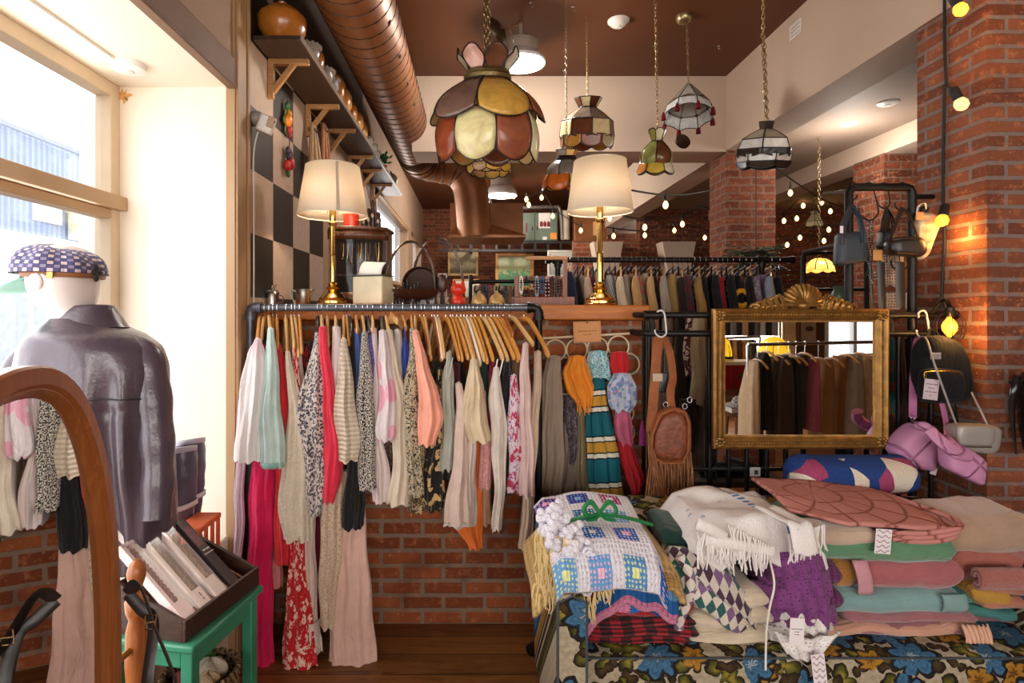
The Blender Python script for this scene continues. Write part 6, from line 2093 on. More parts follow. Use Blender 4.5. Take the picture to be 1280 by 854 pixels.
ring_panels(t,c,[dict(z0=24*s,r0=20*s,z1=10*s,r1=27*s,n=9,cols=['#d8c79c','#c9b07a','#e0d2ae'],bulge=1*s,scallop=1*s),dict(z0=10*s,r0=27*s,z1=2*s,r1=25*s,n=9,cols=['#d0b060','#c9a850','#bfa27a'],bulge=2*s,scallop=3*s,phase=.5)])
chain(t,c+Vector((0,0,24*s)),(c.x,Y,ZC),.03,.002)
Y=3.9;s=k25(Y)
t,c=pendant(733,184,Y,'brown and cream tiled glass pendant lamp with a flared collar')
ring_panels(t,c,[dict(z0=58*s,r0=17*s,z1=46*s,r1=10*s,n=8,cols=['#5a3020','#d8cba8'],scallop=0),dict(z0=47*s,r0=10*s,z1=31*s,r1=32*s,n=8,cols=['#8a7868','#a3907c','#7d6c5e'],bulge=1*s),dict(z0=31*s,r0=32*s,z1=13*s,r1=34*s,n=8,cols=['#d8c79c','#6a3a22','#d4c49a','#5a301c'],scallop=3*s),dict(z0=13*s,r0=34*s,z1=3*s,r1=33*s,n=8,cols=['#c99a4a','#8a4a2a','#b9a27a','#7a4024'],scallop=5*s,phase=.5)],TL_)
MB().lathe([(10*s,45*s),(11*s,47*s),(10*s,49*s)],c,20,axis=TL_@Vector((0,0,1))).build('collar_band',lead,t)
chain(t,c+TL_@Vector((0,0,48*s)),(c.x,Y,ZC),.03,.0022)
Y=3.5;s=k25(Y)
t,c=pendant(707,236,Y,'orange and grey glass bell lamp half behind the white lampshade')
ring_panels(t,c,[dict(z0=47*s,r0=14*s,z1=36*s,r1=9*s,n=7,cols=['#c98a3a','#a39a92','#d9b87a'],scallop=-3*s*0),dict(z0=36*s,r0=10*s,z1=18*s,r1=24*s,n=6,cols=['#8d8780','#7a746e','#a39a92'],bulge=5*s,scallop=4*s,flat=0),dict(z0=19*s,r0=23*s,z1=3*s,r1=28*s,n=6,cols=['#c9702a','#d6c07a','#b9622a'],bulge=3*s,scallop=6*s,flat=0,phase=.5)],TL_)
MB().lathe([(11*s,34*s),(12.5*s,37*s),(11*s,40*s)],c,20,axis=TL_@Vector((0,0,1))).build('collar_band',lead,t)
chain(t,c+TL_@Vector((0,0,46*s)),(c.x,Y,ZC),.028,.002)
Y=3.4;s=k25(Y)
t,c=pendant(819,216,Y,'small green and amber glass pendant lamp shaped like a closed flower')
ring_panels(t,c,[dict(z0=50*s,r0=11*s,z1=38*s,r1=6*s,n=6,cols=['#a3a050','#d8cdb0','#7a4a24'],topround=3*s),dict(z0=38*s,r0=7*s,z1=10*s,r1=17*s,n=6,cols=['#8f9450','#6d4528','#7d8a48','#8a5a2c'],bulge=7*s,scallop=4*s,flat=0,phase=-.8),dict(z0=12*s,r0=18*s,z1=2*s,r1=22*s,n=6,cols=['#d28a2c','#c9b04a','#d8d0b8'],scallop=4*s,flat=0,phase=-.3)],TL_)
MB().lathe([(1*s,58*s),(9*s,59*s),(9*s,62*s),(1*s,60*s)],c+Vector((2*s,0,2*s)),20,axis=(.2,-.95,.35)).build('canopy',solid_mat('bronze canopy','#4a3a2c',.35,.8),t)
chain(t,c+TL_@Vector((0,0,50*s)),(c.x,Y,ZC),.03,.0022)
Y=3.9;s=k25(Y)
t,c=pendant(860,155,Y,'white glass hexagonal pendant lamp with dark red tassel drops')
T_=Matrix.Rotation(.10,3,'Y')@Matrix.Rotation(-.22,3,'X')
ring_panels(t,c,[dict(z0=55*s,r0=3*s,z1=24*s,r1=26*s,n=8,cols=['#a8a49c','#b9b5ac']),dict(z0=24*s,r0=26*s,z1=8*s,r1=31*s,n=8,cols=['#cfd0cf','#d8d8d6'],scallop=-3*s)],tilt=T_)
for k in range(8):
 a=2*pi*k/8
 p=c+T_@Vector((31*s*cos(a),31*s*sin(a),13*s))
 MB().lathe([(3.4*s,-10*s),(2.6*s,-4*s),(1*s,0)],p,8).build('tassel_drop',glass('#6d1620'),t)
mb=MB();mb.grid(lambda u,v:c+T_@Vector(((26+2*v)*s*cos(2*pi*u+.39),(26+2*v)*s*sin(2*pi*u+.39),(25.5-2.5*v)*s)),8,1,closed=True)
mb.build('brown_band',glass('#6d4a34'),t,solid=.003)
MB().ball((c.x-5*s,Y,P(0,21,Y).z),10*s,18,12,(1,1,.95)).build('canopy',solid_mat('brushed brass ball','#a59670',.3,.9),t)
chain(t,c+T_@Vector((0,0,55*s)),(c.x-2*s,Y,ZC),.03,.0022)
Y=2.9;s=k25(Y)
t,c=pendant(953,210,Y,'white and black scalloped glass pendant lamp near the brick column')
ring_panels(t,c,[dict(z0=55*s,r0=9*s,z1=46*s,r1=7*s,n=6,cols=['#2a211c','#3a3029']),dict(z0=46*s,r0=8*s,z1=34*s,r1=28*s,n=6,cols=['#a39882','#b5aa92'],bulge=1*s),dict(z0=34*s,r0=28*s,z1=21*s,r1=33*s,n=6,cols=['#d6d2cc','#cfcbc6']),dict(z0=22*s,r0=33.5*s,z1=17*s,r1=33*s,n=6,cols=['#2c221c'],scallop=4*s),dict(z0=16*s,r0=31*s,z1=8*s,r1=30*s,n=6,cols=['#cbc6c0','#d6d2cc'],scallop=2*s,phase=.5),dict(z0=7*s,r0=31*s,z1=2*s,r1=29*s,n=6,cols=['#33271f'],scallop=3*s,phase=.5)],TL_)
chain(t,c+TL_@Vector((0,0,55*s)),(c.x+1*s,Y,ZC-.62),.03,.0024,double=.012)
chain(t,(c.x+1*s,Y,ZC-.64),(c.x+1*s,Y,ZC),.03,.0024)
dome_on=emit_mat('lit frosted dome','#f2f4ff',6)
whp=solid_mat('white metal rim','#a99c90',.4,.2)
for px,py,Y,r,lab in((651,78,4.0,30,'large white dome ceiling light behind the flower lamp'),(627,243,8.0,19,'white dome ceiling light in the far room')):
 s=k25(Y)
 c=P(px,py,Y)
 t=thing('dome_light',c,lab,'ceiling light','dome ceiling lights')
 MB().lathe([(r*.72*s,9*s),(r*.72*s,24*s),(r*.70*s,25*s)],c,32).build('housing',whp,t)
 MB().lathe([(r*s,-2*s),(r*1.02*s,1*s),(r*.8*s,9*s),(r*.7*s,10*s)],c,36,cap=False).build('reflector',solid_mat('white reflector','#d9d6d6',.3,.1),t,solid=.003)
 MB().lathe([(.002,-5*s),(r*.5*s,-4*s),(r*.9*s,-1*s),(r*.9*s,1*s),(.002,2*s)],c,32).build('diffuser',dome_on,t)
 MB().tube([c+Vector((0,0,24*s)),(c.x,c.y,ZC)],.012,8).build('stem',whp,t)
 BULBS.append((c+Vector((0,0,-.10)),46 if Y<6 else 130,.12))
t=thing('smoke_detector',P(773,27,3.9),'white smoke detector on the brown ceiling','detector')
c=P(773,27,3.96);c.z=ZC
MB().lathe([(.035,-.045),(.05,-.035),(.075,-.01),(.076,0)],c,28).build('body',wp,t)
MB().lathe([(.018,-.052),(.02,-.045)],c,16).build('sensor_cap',wp,t)
c=P(1110,128,0.001);Yd=(3.10-CAM_H)*FPX/(VY-128)
c=P(1110,128,Yd)
t=thing('smoke_detector',c,'flat white detector on the ceiling of the right bay','detector')
MB().lathe([(.05,-.02),(.07,-.008),(.07,0)],(c.x,c.y,3.10),24).build('body',wp,t)
MB().lathe([(.02,-.026),(.022,-.02)],(c.x,c.y,3.10),16).build('sensor_cap',wp,t)
spot_on=emit_mat('lit downlight','#fff1dc',25)
for px,py,lab in((1061,155,'bright recessed downlight in the right bay ceiling'),(842,274,'faint recessed downlight above the long clothes rail'),(812,292,'smaller recessed downlight above the long clothes rail')):
 if px>1000:
  zc_=3.10
 else:
  zc_=3.10
 Yd=(zc_-CAM_H)*FPX/(VY-py)
 c=P(px,py,Yd)
 t=thing('downlight',c,lab,'ceiling light','recessed downlights')
 MB().lathe([(.05,-.006),(.062,0),(.045,-.001)],(c.x,c.y,zc_),24).build('rim',wp,t)
 MB().lathe([(.001,-.004),(.046,-.004)],(c.x,c.y,zc_),24,cap=False).build('lens',spot_on,t)
 BULBS.append((Vector((c.x,c.y,zc_-.35)),21 if px>1000 else 24,.05))
c=P(995,37,2.19*FPX/(995-VX))
t=thing('beam_notice',c,'small white notice stuck on the side of the long beam','notice')
mb=MB();mb.box((2.184,c.y-.07,c.z-.05),(2.189,c.y+.07,c.z+.05))
mb.build('card',solid_mat('notice card','#ded6cf',.6),t,smooth=0)
mb=MB()
for k in range(3):
 mb.box((2.1825,c.y-.055,c.z+.028-k*.028),(2.184,c.y+.05,c.z+.016-k*.028+.006))
mb.build('printed_lines',solid_mat('grey print','#9d948d',.6),t,smooth=0)
for px,py in((898,57),(663,3),(716,8),(705,88),(818,57)):
 Yd=(ZC-CAM_H)*FPX/(VY-py)
 c=P(px,py,Yd)
 o=thing('ceiling_hook',c,{898:'spare little hook in the ceiling near the long beam',663:'small hook screwed in the ceiling above the dome light',716:'hook in the ceiling above the brown tiled lamp',705:'hook in the ceiling left of the brown tiled lamp chain',818:'hook in the ceiling above the green flower lamp'}[px],'hook')
 MB().tube(curve_pts([c,c+Vector((0,0,-.02)),c+Vector((.012,0,-.032)),c+Vector((.02,0,-.02))],8),.003,6).build('wire',wire_m,o)
 MB().lathe([(.012,-.004),(.012,0)],c,12).build('plate',wire_m,o)
iron=solid_mat('black iron pipe','#1f1c1b',.42,.6,var=.25,vscale=20)
YL=3.8
zl=P(0,325,YL).z
x0,x1=P(684,0,YL).x,P(990,0,YL).x
lr=thing('long_clothes_rail',((x0+x1)/2,YL,0),'long black pipe clothes rail behind the half wall, full of coats and blouses','clothes rack')
MB().tube([(x0,YL,zl),(x1,YL,zl)],.019,12).build('rail',iron,lr)
for px in(697,952):
 xx=P(px,0,YL).x
 MB().tube([(xx,YL,.01),(xx,YL,zl)],.019,12).build('upright',iron,lr)
 mb=MB().tube([(xx-.035,YL,zl),(xx+.035,YL,zl)],.028,12).tube([(xx,YL,zl-.05),(xx,YL,zl)],.026,12)
 mb.build('tee_fitting',iron,lr)
 MB().lathe([(.06,0),(.06,.01),(.028,.014),(.026,.04)],(xx,YL,0),16).build('floor_flange',iron,lr)
mb=MB().tube([(x0-.012,YL,zl),(x0+.02,YL,zl)],.027,12).tube([(x1+.012,YL,zl),(x1-.02,YL,zl)],.027,12)
MB().tube([(x0-.012,YL,zl),(x0+.02,YL,zl)],.027,12).build('end_cap',iron,lr)
MB().tube([(x1-.02,YL,zl),(x1+.012,YL,zl)],.027,12).build('end_cap',iron,lr)
wz=zl
G2='clothes on the long rail'
bg=[(712,340,14,16,'navy','#1d2540','jacket'),(722,346,9,14,'black','#191718','dress'),(729,345,10,16,'oatmeal','#c9b39a','cardigan'),(735,347,9,15,'blush beige','#cfae98','blouse'),(741,346,8,12,'maroon','#5a2026','top'),(748,341,10,16,'pale sand','#d0b79b','blouse'),(754,350,9,12,'dark plum','#3d2430','top'),(762,344,9,16,'black and white diagonal striped',('diag','#d9d2ca','#1c1a1b'),'blouse'),(769,345,9,14,'grey and white striped',('diag','#cfc8c0','#5a5558'),'shirt'),(776,346,9,15,'cream','#dcc7a8','blouse'),(783,344,9,13,'warm grey','#9c8f86','cardigan'),(789,343,10,14,'tan','#b08a5e','jacket'),(795,346,9,13,'camel','#c59b66','blouse'),(801,345,9,13,'olive and pink floral',('floral','#8f8a5c','#c2406a'),'dress'),(807,342,11,16,'champagne','#d8c09a','coat'),(814,346,9,13,'honey','#c7a06a','blouse'),(819,347,8,12,'dark chocolate','#33231c','top'),(824,346,9,13,'red and white',('floral','#c93a34','#d9c7bc'),'blouse'),(830,345,9,15,'stone grey','#a89c8e','cardigan'),(841,343,13,20,'wheat corduroy','#b39058','jacket'),(848,345,10,14,'ecru','#c9b491','blouse'),(853,347,9,12,'espresso','#2a1d1a','top'),(860,344,10,14,'burgundy patterned',('floral','#4a3f48','#8a2030'),'dress'),(867,345,10,13,'silver grey and cream',('floral','#b9b2ac','#6d6a72'),'blouse'),(874,347,9,16,'mustard tweed','#9d7c44','jacket'),(881,347,8,12,'faded black','#242021','dress'),(889,345,9,14,'charcoal','#2b292b','cardigan'),(896,344,9,12,'black velvet','#17141a','dress'),(902,347,8,12,'scarlet','#c01f2c','shirt'),(908,345,9,12,'rose and black',('floral','#1f1a1c','#b58a8a'),'dress'),(915,344,9,14,'midnight black','#141316','jacket'),(923,345,10,15,'black with a yellow ring motif','#1a1718','sweater'),(931,347,9,13,'houndstooth',('diag','#d6cfc4','#1a1819'),'jacket'),(938,345,9,13,'jet black','#131214','cardigan'),(946,346,10,14,'mauve print',('floral','#8d7d8d','#cbb8c6'),'blouse'),(954,344,11,17,'lilac','#a890b8','blouse'),(963,346,10,15,'silver blue','#9aa3ad','shirt'),(973,347,12,18,'black cotton','#1b191b','shirt'),]
rnd=random.Random(21)
bgh={'pale':woods['pale'],'black':woods['black']}
slim=woods['black']
for i,(px,ty,wt,wb,cname,c,what)in enumerate(bg):
 if isinstance(c,tuple):
  if c[0]=='diag':
   m=F('rail %s'%cname,c[1],'diag',c[2],scale=1.2)
  else:
   m=F('rail %s'%cname,c[1],'floral',c[2],scale=.9)
 else:
  m=F('rail %s'%cname,c)
 by=rnd.choice((470,500,520,540,560))if what in('dress','coat')else rnd.choice((460,475,490,505))
 sh_=9 if px<860 else 9
 ln=.20
 prof=[(ty,px-wt*.35,px+wt*.35),(ty+8,px-wt*.55,px+wt*.55),(ty+40,px-wt*.55+3,px+wb*.55+2),(ty+90,px-wb*.5+5,px+wb*.5+6),(by,px-wb*.55+5,px+wb*.55+7)]
 yn=3.62+.07*(i%3)
 rail_pos='on the long rail'
 o=garment(what,'%s %s %s'%(cname,what,rail_pos),prof,m,yn,.2,3,.18,i+100,what,G2,levels=14,n=22,depth=.05)
 tint='pale' if i%3==0 else 'black'
 c_=P(px,336,YL)
 h=thing('slim_hanger',(c_.x,YL,P(0,ty,yn).z-.01),'slim %s hanger on the long rail under the %s %s'%('wooden' if tint=='pale' else 'black',cname,what),'hanger','hangers on the long rail')
 top=P(px,ty+1,yn)
 MB().tube(curve_pts([c_+Vector((0,.0,.012)),(c_+top)/2+Vector((0,0,.012)),top+Vector((0,0,-.004))],8),.007,6).tube(curve_pts([c_+Vector((0,.0,.012)),c_+Vector((.0,.09,-.01)),c_+Vector((0,.17,-.045))],8),.007,6).build('hanger_bow',woods[tint],h)
 pts=[c_+Vector((0,0,.012)),Vector((c_.x,YL,zl-.035))]+[Vector((c_.x,YL+.022*cos(radians(a)),zl+.022*sin(radians(a))))for a in range(-70,215,35)]
 MB().tube(curve_pts(pts,20),.002,4).build('hook',wire_m,h)
 if 'yellow ring' in cname:
  mb=MB()
  cc=P(927,373,yn-.035)
  mb.tube([cc+Vector((.045*cos(a),0,.05*sin(a)))for a in[i_*pi/12+.6 for i_ in range(20)]],.016,8,sx=.5)
  mb.build('ring_motif',F('yellow motif','#d99a24'),o)
for i,(nm,lab,prof,m,yn)in enumerate([('cardigan','long cream cardigan hanging down beside the gilt mirror',[(396,868,882),(420,866,884),(470,866,886),(507,864,885)],F('long cream','#b9a98e'),3.30),('dress','burgundy and white floral dress behind the fringed bag',[(396,858,868),(430,856,870),(470,858,870)],F('burgundy print','#5a2030','floral','#cfc0b8',scale=.9),3.34),('dress','dark brown dress hanging behind the fringed bag',[(398,846,860),(450,845,862),(560,846,866)],F('dark brown cloth','#2a201d'),3.42),('coat','sand coloured coat behind the leather strap of the fringed bag',[(400,808,820),(450,806,824),(520,808,828)],F('sand coat','#a58c68'),3.40),('skirt','grey skirt hanging below the long cream cardigan',[(500,868,886),(540,866,888),(590,866,886)],F('grey skirt','#6d6259'),3.36),('top','forest green top behind the lower end of the fringed bag',[(500,852,872),(540,848,874),(566,850,870)],F('forest green','#222b24'),3.28)]):
 garment(nm,lab,prof,m,yn,.12,3,.18,i+300,nm,G2,levels=14,n=22)
lo_=thing('low_clothes_rail',(1.1,3.42,0),'short low black rail behind the pipe grid carrying long clothes','clothes rack')
za=P(0,394,3.38).z
MB().tube([(P(800,0,3.38).x,3.38,za),(P(890,0,3.38).x,3.38,za)],.015,10).build('rail',iron,lo_)
for px in(804,888):
 xx=P(px,0,3.38).x
 MB().tube([(xx,3.38,0),(xx,3.38,za)],.015,10).build('upright',iron,lo_)
YF=6.2
zf=P(0,352,YF).z
x0,x1=P(588,0,YF).x,P(650,0,YF).x
fr=thing('far_clothes_rack',((x0+x1)/2,YF,0),'black pipe rack of small print clothes far behind the red cat','clothes rack')
MB().tube(curve_pts([(x0,YF,.0),(x0,YF,zf-.08),(x0+.02,YF,zf-.015),(x0+.09,YF,zf)],20)+[Vector((x1+.3,YF,zf))],.022,12).build('bent_rail',iron,fr)
MB().tube([(x1+.3,YF,0),(x1+.3,YF,zf)],.022,12).build('upright',iron,fr)
cols=[('#4a3b3a','umber'),('#7a6a58','khaki'),('#2c3a52','ink blue'),('#8a4a4a','brick pink'),('#b5a58a','straw'),('#3a2a2a','cocoa'),('#5d6a72','slate'),('#a06a4a','rust'),('#23262d','off black'),('#c0b4a4','chalk')]
for k in range(10):
 px=594+k*6.2
 m=F('far %s'%cols[k][1],cols[k][0],'floral',cols[(k+4)%10][0],scale=.6)
 prof=[(357,px-2,px+3),(362,px-3,px+4),(400,px-4,px+5),(440,px-4,px+5)]
 garment('shirt','%s printed shirt on the far pipe rack behind the ledge'%cols[k][1],prof,m,YF-.12,.2,3,.15,400+k,'shirt','shirts on the far rack',levels=8,n=18,depth=.05)
YT=9.6
zt=P(0,303,YT).z
xa,xb=P(548,0,YT).x,P(790,0,YT).x
steelb=solid_mat('dark steel','#2b2320',.5,.4)
tr_=thing('cable_tray',((xa+xb)/2,YT,zt-.16),'dark steel ladder tray running across the far brick wall','cable tray')
MB().box((xa,YT,zt-.02),(xb,YT+.05,zt+.02)).build('rail',steelb,tr_,smooth=0)
MB().box((xa,YT,zt-.16),(xb,YT+.05,zt-.12)).build('rail',steelb,tr_,smooth=0)
for k in range(15):
 xx=lerp(xa,xb,(k+.5)/15)
 MB().box((xx-.02,YT+.01,zt-.12),(xx+.02,YT+.04,zt-.02)).build('rung',steelb,tr_,smooth=0)
for k in range(3):
 xx=lerp(xa,xb,(k+.5)/3)
 MB().box((xx-.03,YT+.05,zt-.10),(xx+.03,YB,zt-.04)).build('wall_arm',steelb,tr_,smooth=0)
c0,c1=P(648,299,YT),P(697,266,YT)
el=thing('electric_cabinet',((c0.x+c1.x)/2,YT+.1,zt+.02),'grey green electric cabinet with two doors high on the far wall','cabinet')
grn=solid_mat('grey green enamel','#5d6a5a',.45,var=.08)
MB().box((c0.x,YT-.02,zt+.021),(c1.x,YT+.3,c1.z)).build('body',grn,el,bevel=.01)
mid=lerp(c0.x,c1.x,.42)
for a_,b_ in((c0.x+.012,mid-.006),(mid+.006,c1.x-.012)):
 d_=MB().box((a_,YT-.04,zt+.035),(b_,YT-.02,c1.z-.015)).build('door',grn,el,bevel=.004)
 MB().box((b_-.05 if a_<mid-.1 else a_+.02,YT-.055,zt+.2),(b_-.03 if a_<mid-.1 else a_+.04,YT-.04,zt+.26)).build('handle',steelb,d_,smooth=0)
c=P(681,277,YT)
pn=MB().box((c.x-.11,YT-.045,c.z-.12),(c.x+.09,YT-.041,c.z+.14)).build('notice',solid_mat('white notice','#d9d5d0',.6),el,smooth=0)
for k in range(3):
 MB().lathe([(.02,-.04),(.026,-.02),(.026,.02),(.012,.05)],(c.x-.065+k*.06,YT-.05,c.z-.055),10).build('red_mark',solid_mat('red print','#7a1f1f',.6),pn)
MB().box((c1.x-.13,YT-.046,zt+.05),(c1.x-.02,YT-.041,zt+.16)).build('orange_label',solid_mat('orange label','#d98a2a',.6),el,smooth=0)
MB().box((c.x-.04,YT-.046,zt+.04),(c.x+.03,YT-.041,zt+.09)).build('white_label',solid_mat('white notice','#d9d5d0',.6),el,smooth=0)
MB().box((c0.x+.12,YT-.046,zt+.16),(c0.x+.15,YT-.041,zt+.32)).build('red_label',solid_mat('red print','#7a1f1f',.6),el,smooth=0)
mb=MB().tube(curve_pts([P(640,300,YT),P(641,262,YT),P(650,260,YT),P(690,259,YT),P(700,263,YT),P(703,300,YT)],40),.035,10)
mb.build('conduit',solid_mat('grey conduit','#6d655d',.5,.4),None,label='grey conduit pipe bent over the electric cabinet',category='pipe')
MB().tube([P(708,300,YT),P(708,264,YT)],.06,12).lathe([(.075,-.03),(.075,.03)],P(708,266,YT),14).build('drain_pipe',solid_mat('cream pipe','#a89a88',.5),None,label='cream vertical pipe right of the electric cabinet',category='pipe')
MB().tube([P(628,300,YT),P(628,262,YT)],.045,12).lathe([(.06,-.03),(.06,.03)],P(628,290,YT),14).build('drain_pipe',solid_mat('white pipe','#c9bfb4',.5),None,label='white vertical pipe left of the electric cabinet',category='pipe')
c0,c1=P(716,305,YT),P(758,264,YT)
t=thing('duct_box',((c0.x+c1.x)/2,YT+.2,c0.z),'big brown painted duct box right of the cream pipe on the far wall','duct')
MB().box((c0.x,YT-.1,c0.z),(c1.x,YB,c1.z+.1)).build('body',m_duct,t,bevel=.02)
MB().box((c0.x-.02,YT-.13,c0.z-.02),(c1.x+.02,YT-.05,c0.z+.06)).build('flange',m_duct,t,bevel=.01)
def picture(px0,px1,py0,py1,Y,fc,lab,cols,seed,mat_board=None,gm=None):
 a,b=P(px0,py1,Y),P(px1,py0,Y)
 W_,H_=b.x-a.x,b.z-a.z
 t=thing('framed_picture',((a.x+b.x)/2,Y,a.z),lab,'picture')
 fw=min(W_,H_)*.09
 fm=solid_mat('frame '+fc,fc,.4,.2)
 mb=MB()
 mb.box((a.x,Y-.04,a.z),(a.x+fw,Y,b.z)).box((b.x-fw,Y-.04,a.z),(b.x,Y,b.z)).box((a.x+fw,Y-.04,a.z),(b.x-fw,Y,a.z+fw)).box((a.x+fw,Y-.04,b.z-fw),(b.x-fw,Y,b.z))
 mb.build('frame',fm,t,bevel=.008)
 g=NG('painting %d'%seed)
 v=g.coord('UV')
 x,y,z=g.sep(v)
 n=g.noise(v,7,5,.6,.6).outputs[0]
 n2=g.noise(v,26,3).outputs[0]
 hz=g.math('ADD',y,g.math('MULTIPLY',g.math('SUBTRACT',n,.5),.7))
 col=g.ramp(hz,cols)
 col=g.mix(g.math('MULTIPLY',g.step(n2,.6,.1),.4),col,C4(cols[0][1]))
 pm=g.done(col,.5)
 mb=MB()
 i=[mb.add(p)for p in((a.x+fw,Y-.02,a.z+fw),(b.x-fw,Y-.02,a.z+fw),(b.x-fw,Y-.02,b.z-fw),(a.x+fw,Y-.02,b.z-fw))]
 mb.face(i,[(0,0),(1,0),(1,1),(0,1)])
 mb.build('canvas',pm,t,smooth=0)
 return t
picture(560,598,311,345,10.6,'#b08c4a','gilt framed brown landscape painting on the far wall',[(0,'#5a4a2a'),(.4,'#8a7a4a'),(.6,'#a3946a'),(1,'#b9a878')],1)
picture(619,667,317,362,10.4,'#c08a45','wood framed painting of green trees and yellow sky on the far wall',[(0,'#3d7a5a'),(.4,'#5f9a6a'),(.55,'#c9c98a'),(1,'#b5c2a0')],2)
picture(684,727,313,347,9.4,'#cfc8bf','white framed grey picture behind the long rail',[(0,'#8a857a'),(.5,'#b0aaa0'),(1,'#c6c1b8')],3)
picture(566,600,349,372,9.8,'#b58a50','low framed pale print under the gilt landscape',[(0,'#a39a88'),(.5,'#c0b8a5'),(1,'#d0c9ba')],4)
for k,(px0,px1,py0,py1,Y,lab)in enumerate(((742,779,302,324,8.3,'white tapered corbel block left, above the long rail'),(828,870,302,324,8.3,'white tapered corbel block right, above the long rail'))):
 a,b=P(px0,py1,Y),P(px1,py0,Y)
 mb=MB()
 w_=b.x-a.x
 out=[(a.x+w_*.18,a.z-.2),(b.x-w_*.18,a.z-.2),(b.x,b.z),(a.x,b.z)]
 mb.prism(out,(Y,Y+.3))
 mb.build('trim_corbel',paint_beam,None,kind='structure',smooth=0)
struct('wall_mid_back',MB().box((1.5,8.6,0),(2.52,8.75,2.62)),brick_back)
wirem=solid_mat('black light cord','#17120f',.6)
small_on=emit_mat('lit small bulb','#ffc47a',4.5)
def strand(lab,pts,Y,bulbs,sag=.0,r=.006,br=.022,dy=None):
 ps=[P(p[0],p[1],p[2]if len(p)>2 else Y)for p in pts]
 t=thing('string_lights',ps[0],lab,'string lights','strings of warm bulbs')
 MB().tube(curve_pts(ps,len(ps)*6),r,6).build('cord',wirem,t)
 for b in bulbs:
  Yb=b[2]if len(b)>2 else Y
  c=P(b[0],b[1],Yb)
  bb=MB().lathe([(.002,-br*1.5),(br*.6,-br*1.2),(br,-br*.3),(br*.8,br*.6),(br*.35,br*1.2),(br*.3,br*1.4)],c,12).build('bulb',small_on,t)
  MB().lathe([(br*.5,br*1.3),(br*.6,br*3.0),(br*.25,br*3.4),(br*.2,br*5.0)],c,10).build('socket',wirem,bb)
 return t
strand('string of warm bulbs looping from the white lampshade to the middle column',[(790,238,4.0),(830,244,4.3),(860,243,4.5),(888,238,4.85)],4.2,[(832,256,4.3)],br=.022,r=.007)
strand('string of warm bulbs sagging lower between the lampshade and the column',[(776,269,5.0),(806,274,5.3),(853,270,5.6),(876,258,5.8),(890,264,6.0)],5.3,[(806,284,5.3),(853,280,5.6)],br=.022,r=.007)
strand('string of warm bulbs just above the long rail',[(758,284,6.0),(780,287,6.2),(806,288,6.4),(840,278,6.6),(870,284,6.8),(890,289,7.0)],6.3,[(767,295,6.1),(806,294,6.4),(843,288,6.6),(881,297,6.9),(762,273,6.0)],br=.022,r=.007)
strand('string of warm bulbs drooping in front of the electric cabinet',[(604,226,8.6),(618,262,8.7),(634,289,8.8),(650,277,8.8),(655,255,8.8),(676,240,8.9),(694,262,9),(728,285,9)],8.8,[(605,229,8.6),(620,269,8.7),(634,299,8.8),(648,281,8.8),(642,245,8.8),(658,249,8.8),(661,256,8.8),(677,247,8.9),(691,270,9),(726,288,9)],br=.031,r=.008)
strand('string of warm bulbs running from the middle column to the far column',[(955,212,5.1),(968,209,5.2),(993,227,5.4),(1030,250,5.8),(1064,262,6.2)],5.3,[(956,213,5.1),(988,241,5.4)],br=.022,r=.007)
strand('upper far string of warm bulbs against the dark brick of the right bay',[(950,268,8),(980,266,8),(1004,246,8),(1040,250,8),(1064,262,8)],8,[(1004,257,8),(1027,253,8),(1038,264,8),(980,276,8),(996,273,8),(1063,267,8)],br=.028,r=.006)
strand('lower far string of warm bulbs against the dark brick of the right bay',[(950,276,8.1),(962,282,8.1),(984,300,8.1),(1000,292,8.1),(1030,296,8.1),(1045,284,8.1)],8.1,[(955,284,8.1),(961,290,8.1),(965,299,8.1),(984,306,8.1),(1000,297,8.1),(1030,301,8.1),(1036,287,8.1)],br=.028,r=.006)
Y=6.2;s=k25(Y)
t,c=pendant(1018,283,Y,'small cream glass pendant lamp among the far bulbs')
ring_panels(t,c,[dict(z0=19*s,r0=5*s,z1=15*s,r1=4*s,n=6,cols=['#8a7a5a']),dict(z0=15*s,r0=4*s,z1=6*s,r1=10*s,n=6,cols=['#b5a67f','#a3946d']),dict(z0=6*s,r0=10*s,z1=0,r1=11*s,n=6,cols=['#c9bb92','#b5a67f'],scallop=1*s)])
chain(t,c+Vector((0,0,19*s)),(c.x,Y,3.1),.04,.003)
Y=5.0;s=k25(Y)
t,c=pendant(1024,340,Y,'glowing yellow fluted glass dome lamp above the gilt mirror')
g=NG('glowing amber glass')
n=g.noise(g.coord('Object'),12,2).outputs[0]
cc=g.ramp(n,[(.3,'#e6a040'),(.7,'#f4c56a')])
g.l(cc,g.b.inputs['Emission Color']);g.b.inputs['Emission Strength'].default_value=1.3
m_glow=g.done(cc,.3)
for k in range(8):
 a0=2*pi*k/8
 mb=MB().grid(lambda u,v:c+Vector((lerp(2,17,sin(v*pi/2))*s*cos(a0+u*pi/4),lerp(2,17,sin(v*pi/2))*s*sin(a0+u*pi/4),(17-15*(1-cos(v*pi/2))-2.5*v*sin(pi*u))*s)),6,8)
 mb.build('glass_panel',m_glow,t,solid=.004)
mb=MB()
for k in range(8):
 a0=2*pi*k/8
 mb.tube([c+Vector((lerp(2,17.2,sin(v*pi/16))*s*cos(a0),lerp(2,17.2,sin(v*pi/16))*s*sin(a0),(17-15*(1-cos(v*pi/16)))*s))for v in range(9)],.004,5)
mb.build('leading',lead,t)
chain(t,c+Vector((0,0,17*s)),(c.x,Y,3.1),.04,.003)
dkb=wood_mat('dark bench wood','#3a2216','#27160d',.5,3,0)
t=thing('low_bench',(1.5,3.9,0),'low dark wooden bench behind the pipe grid','bench')
MB().box((1.05,3.75,.36),(2.1,4.1,.40)).build('top',dkb,t,bevel=.005)
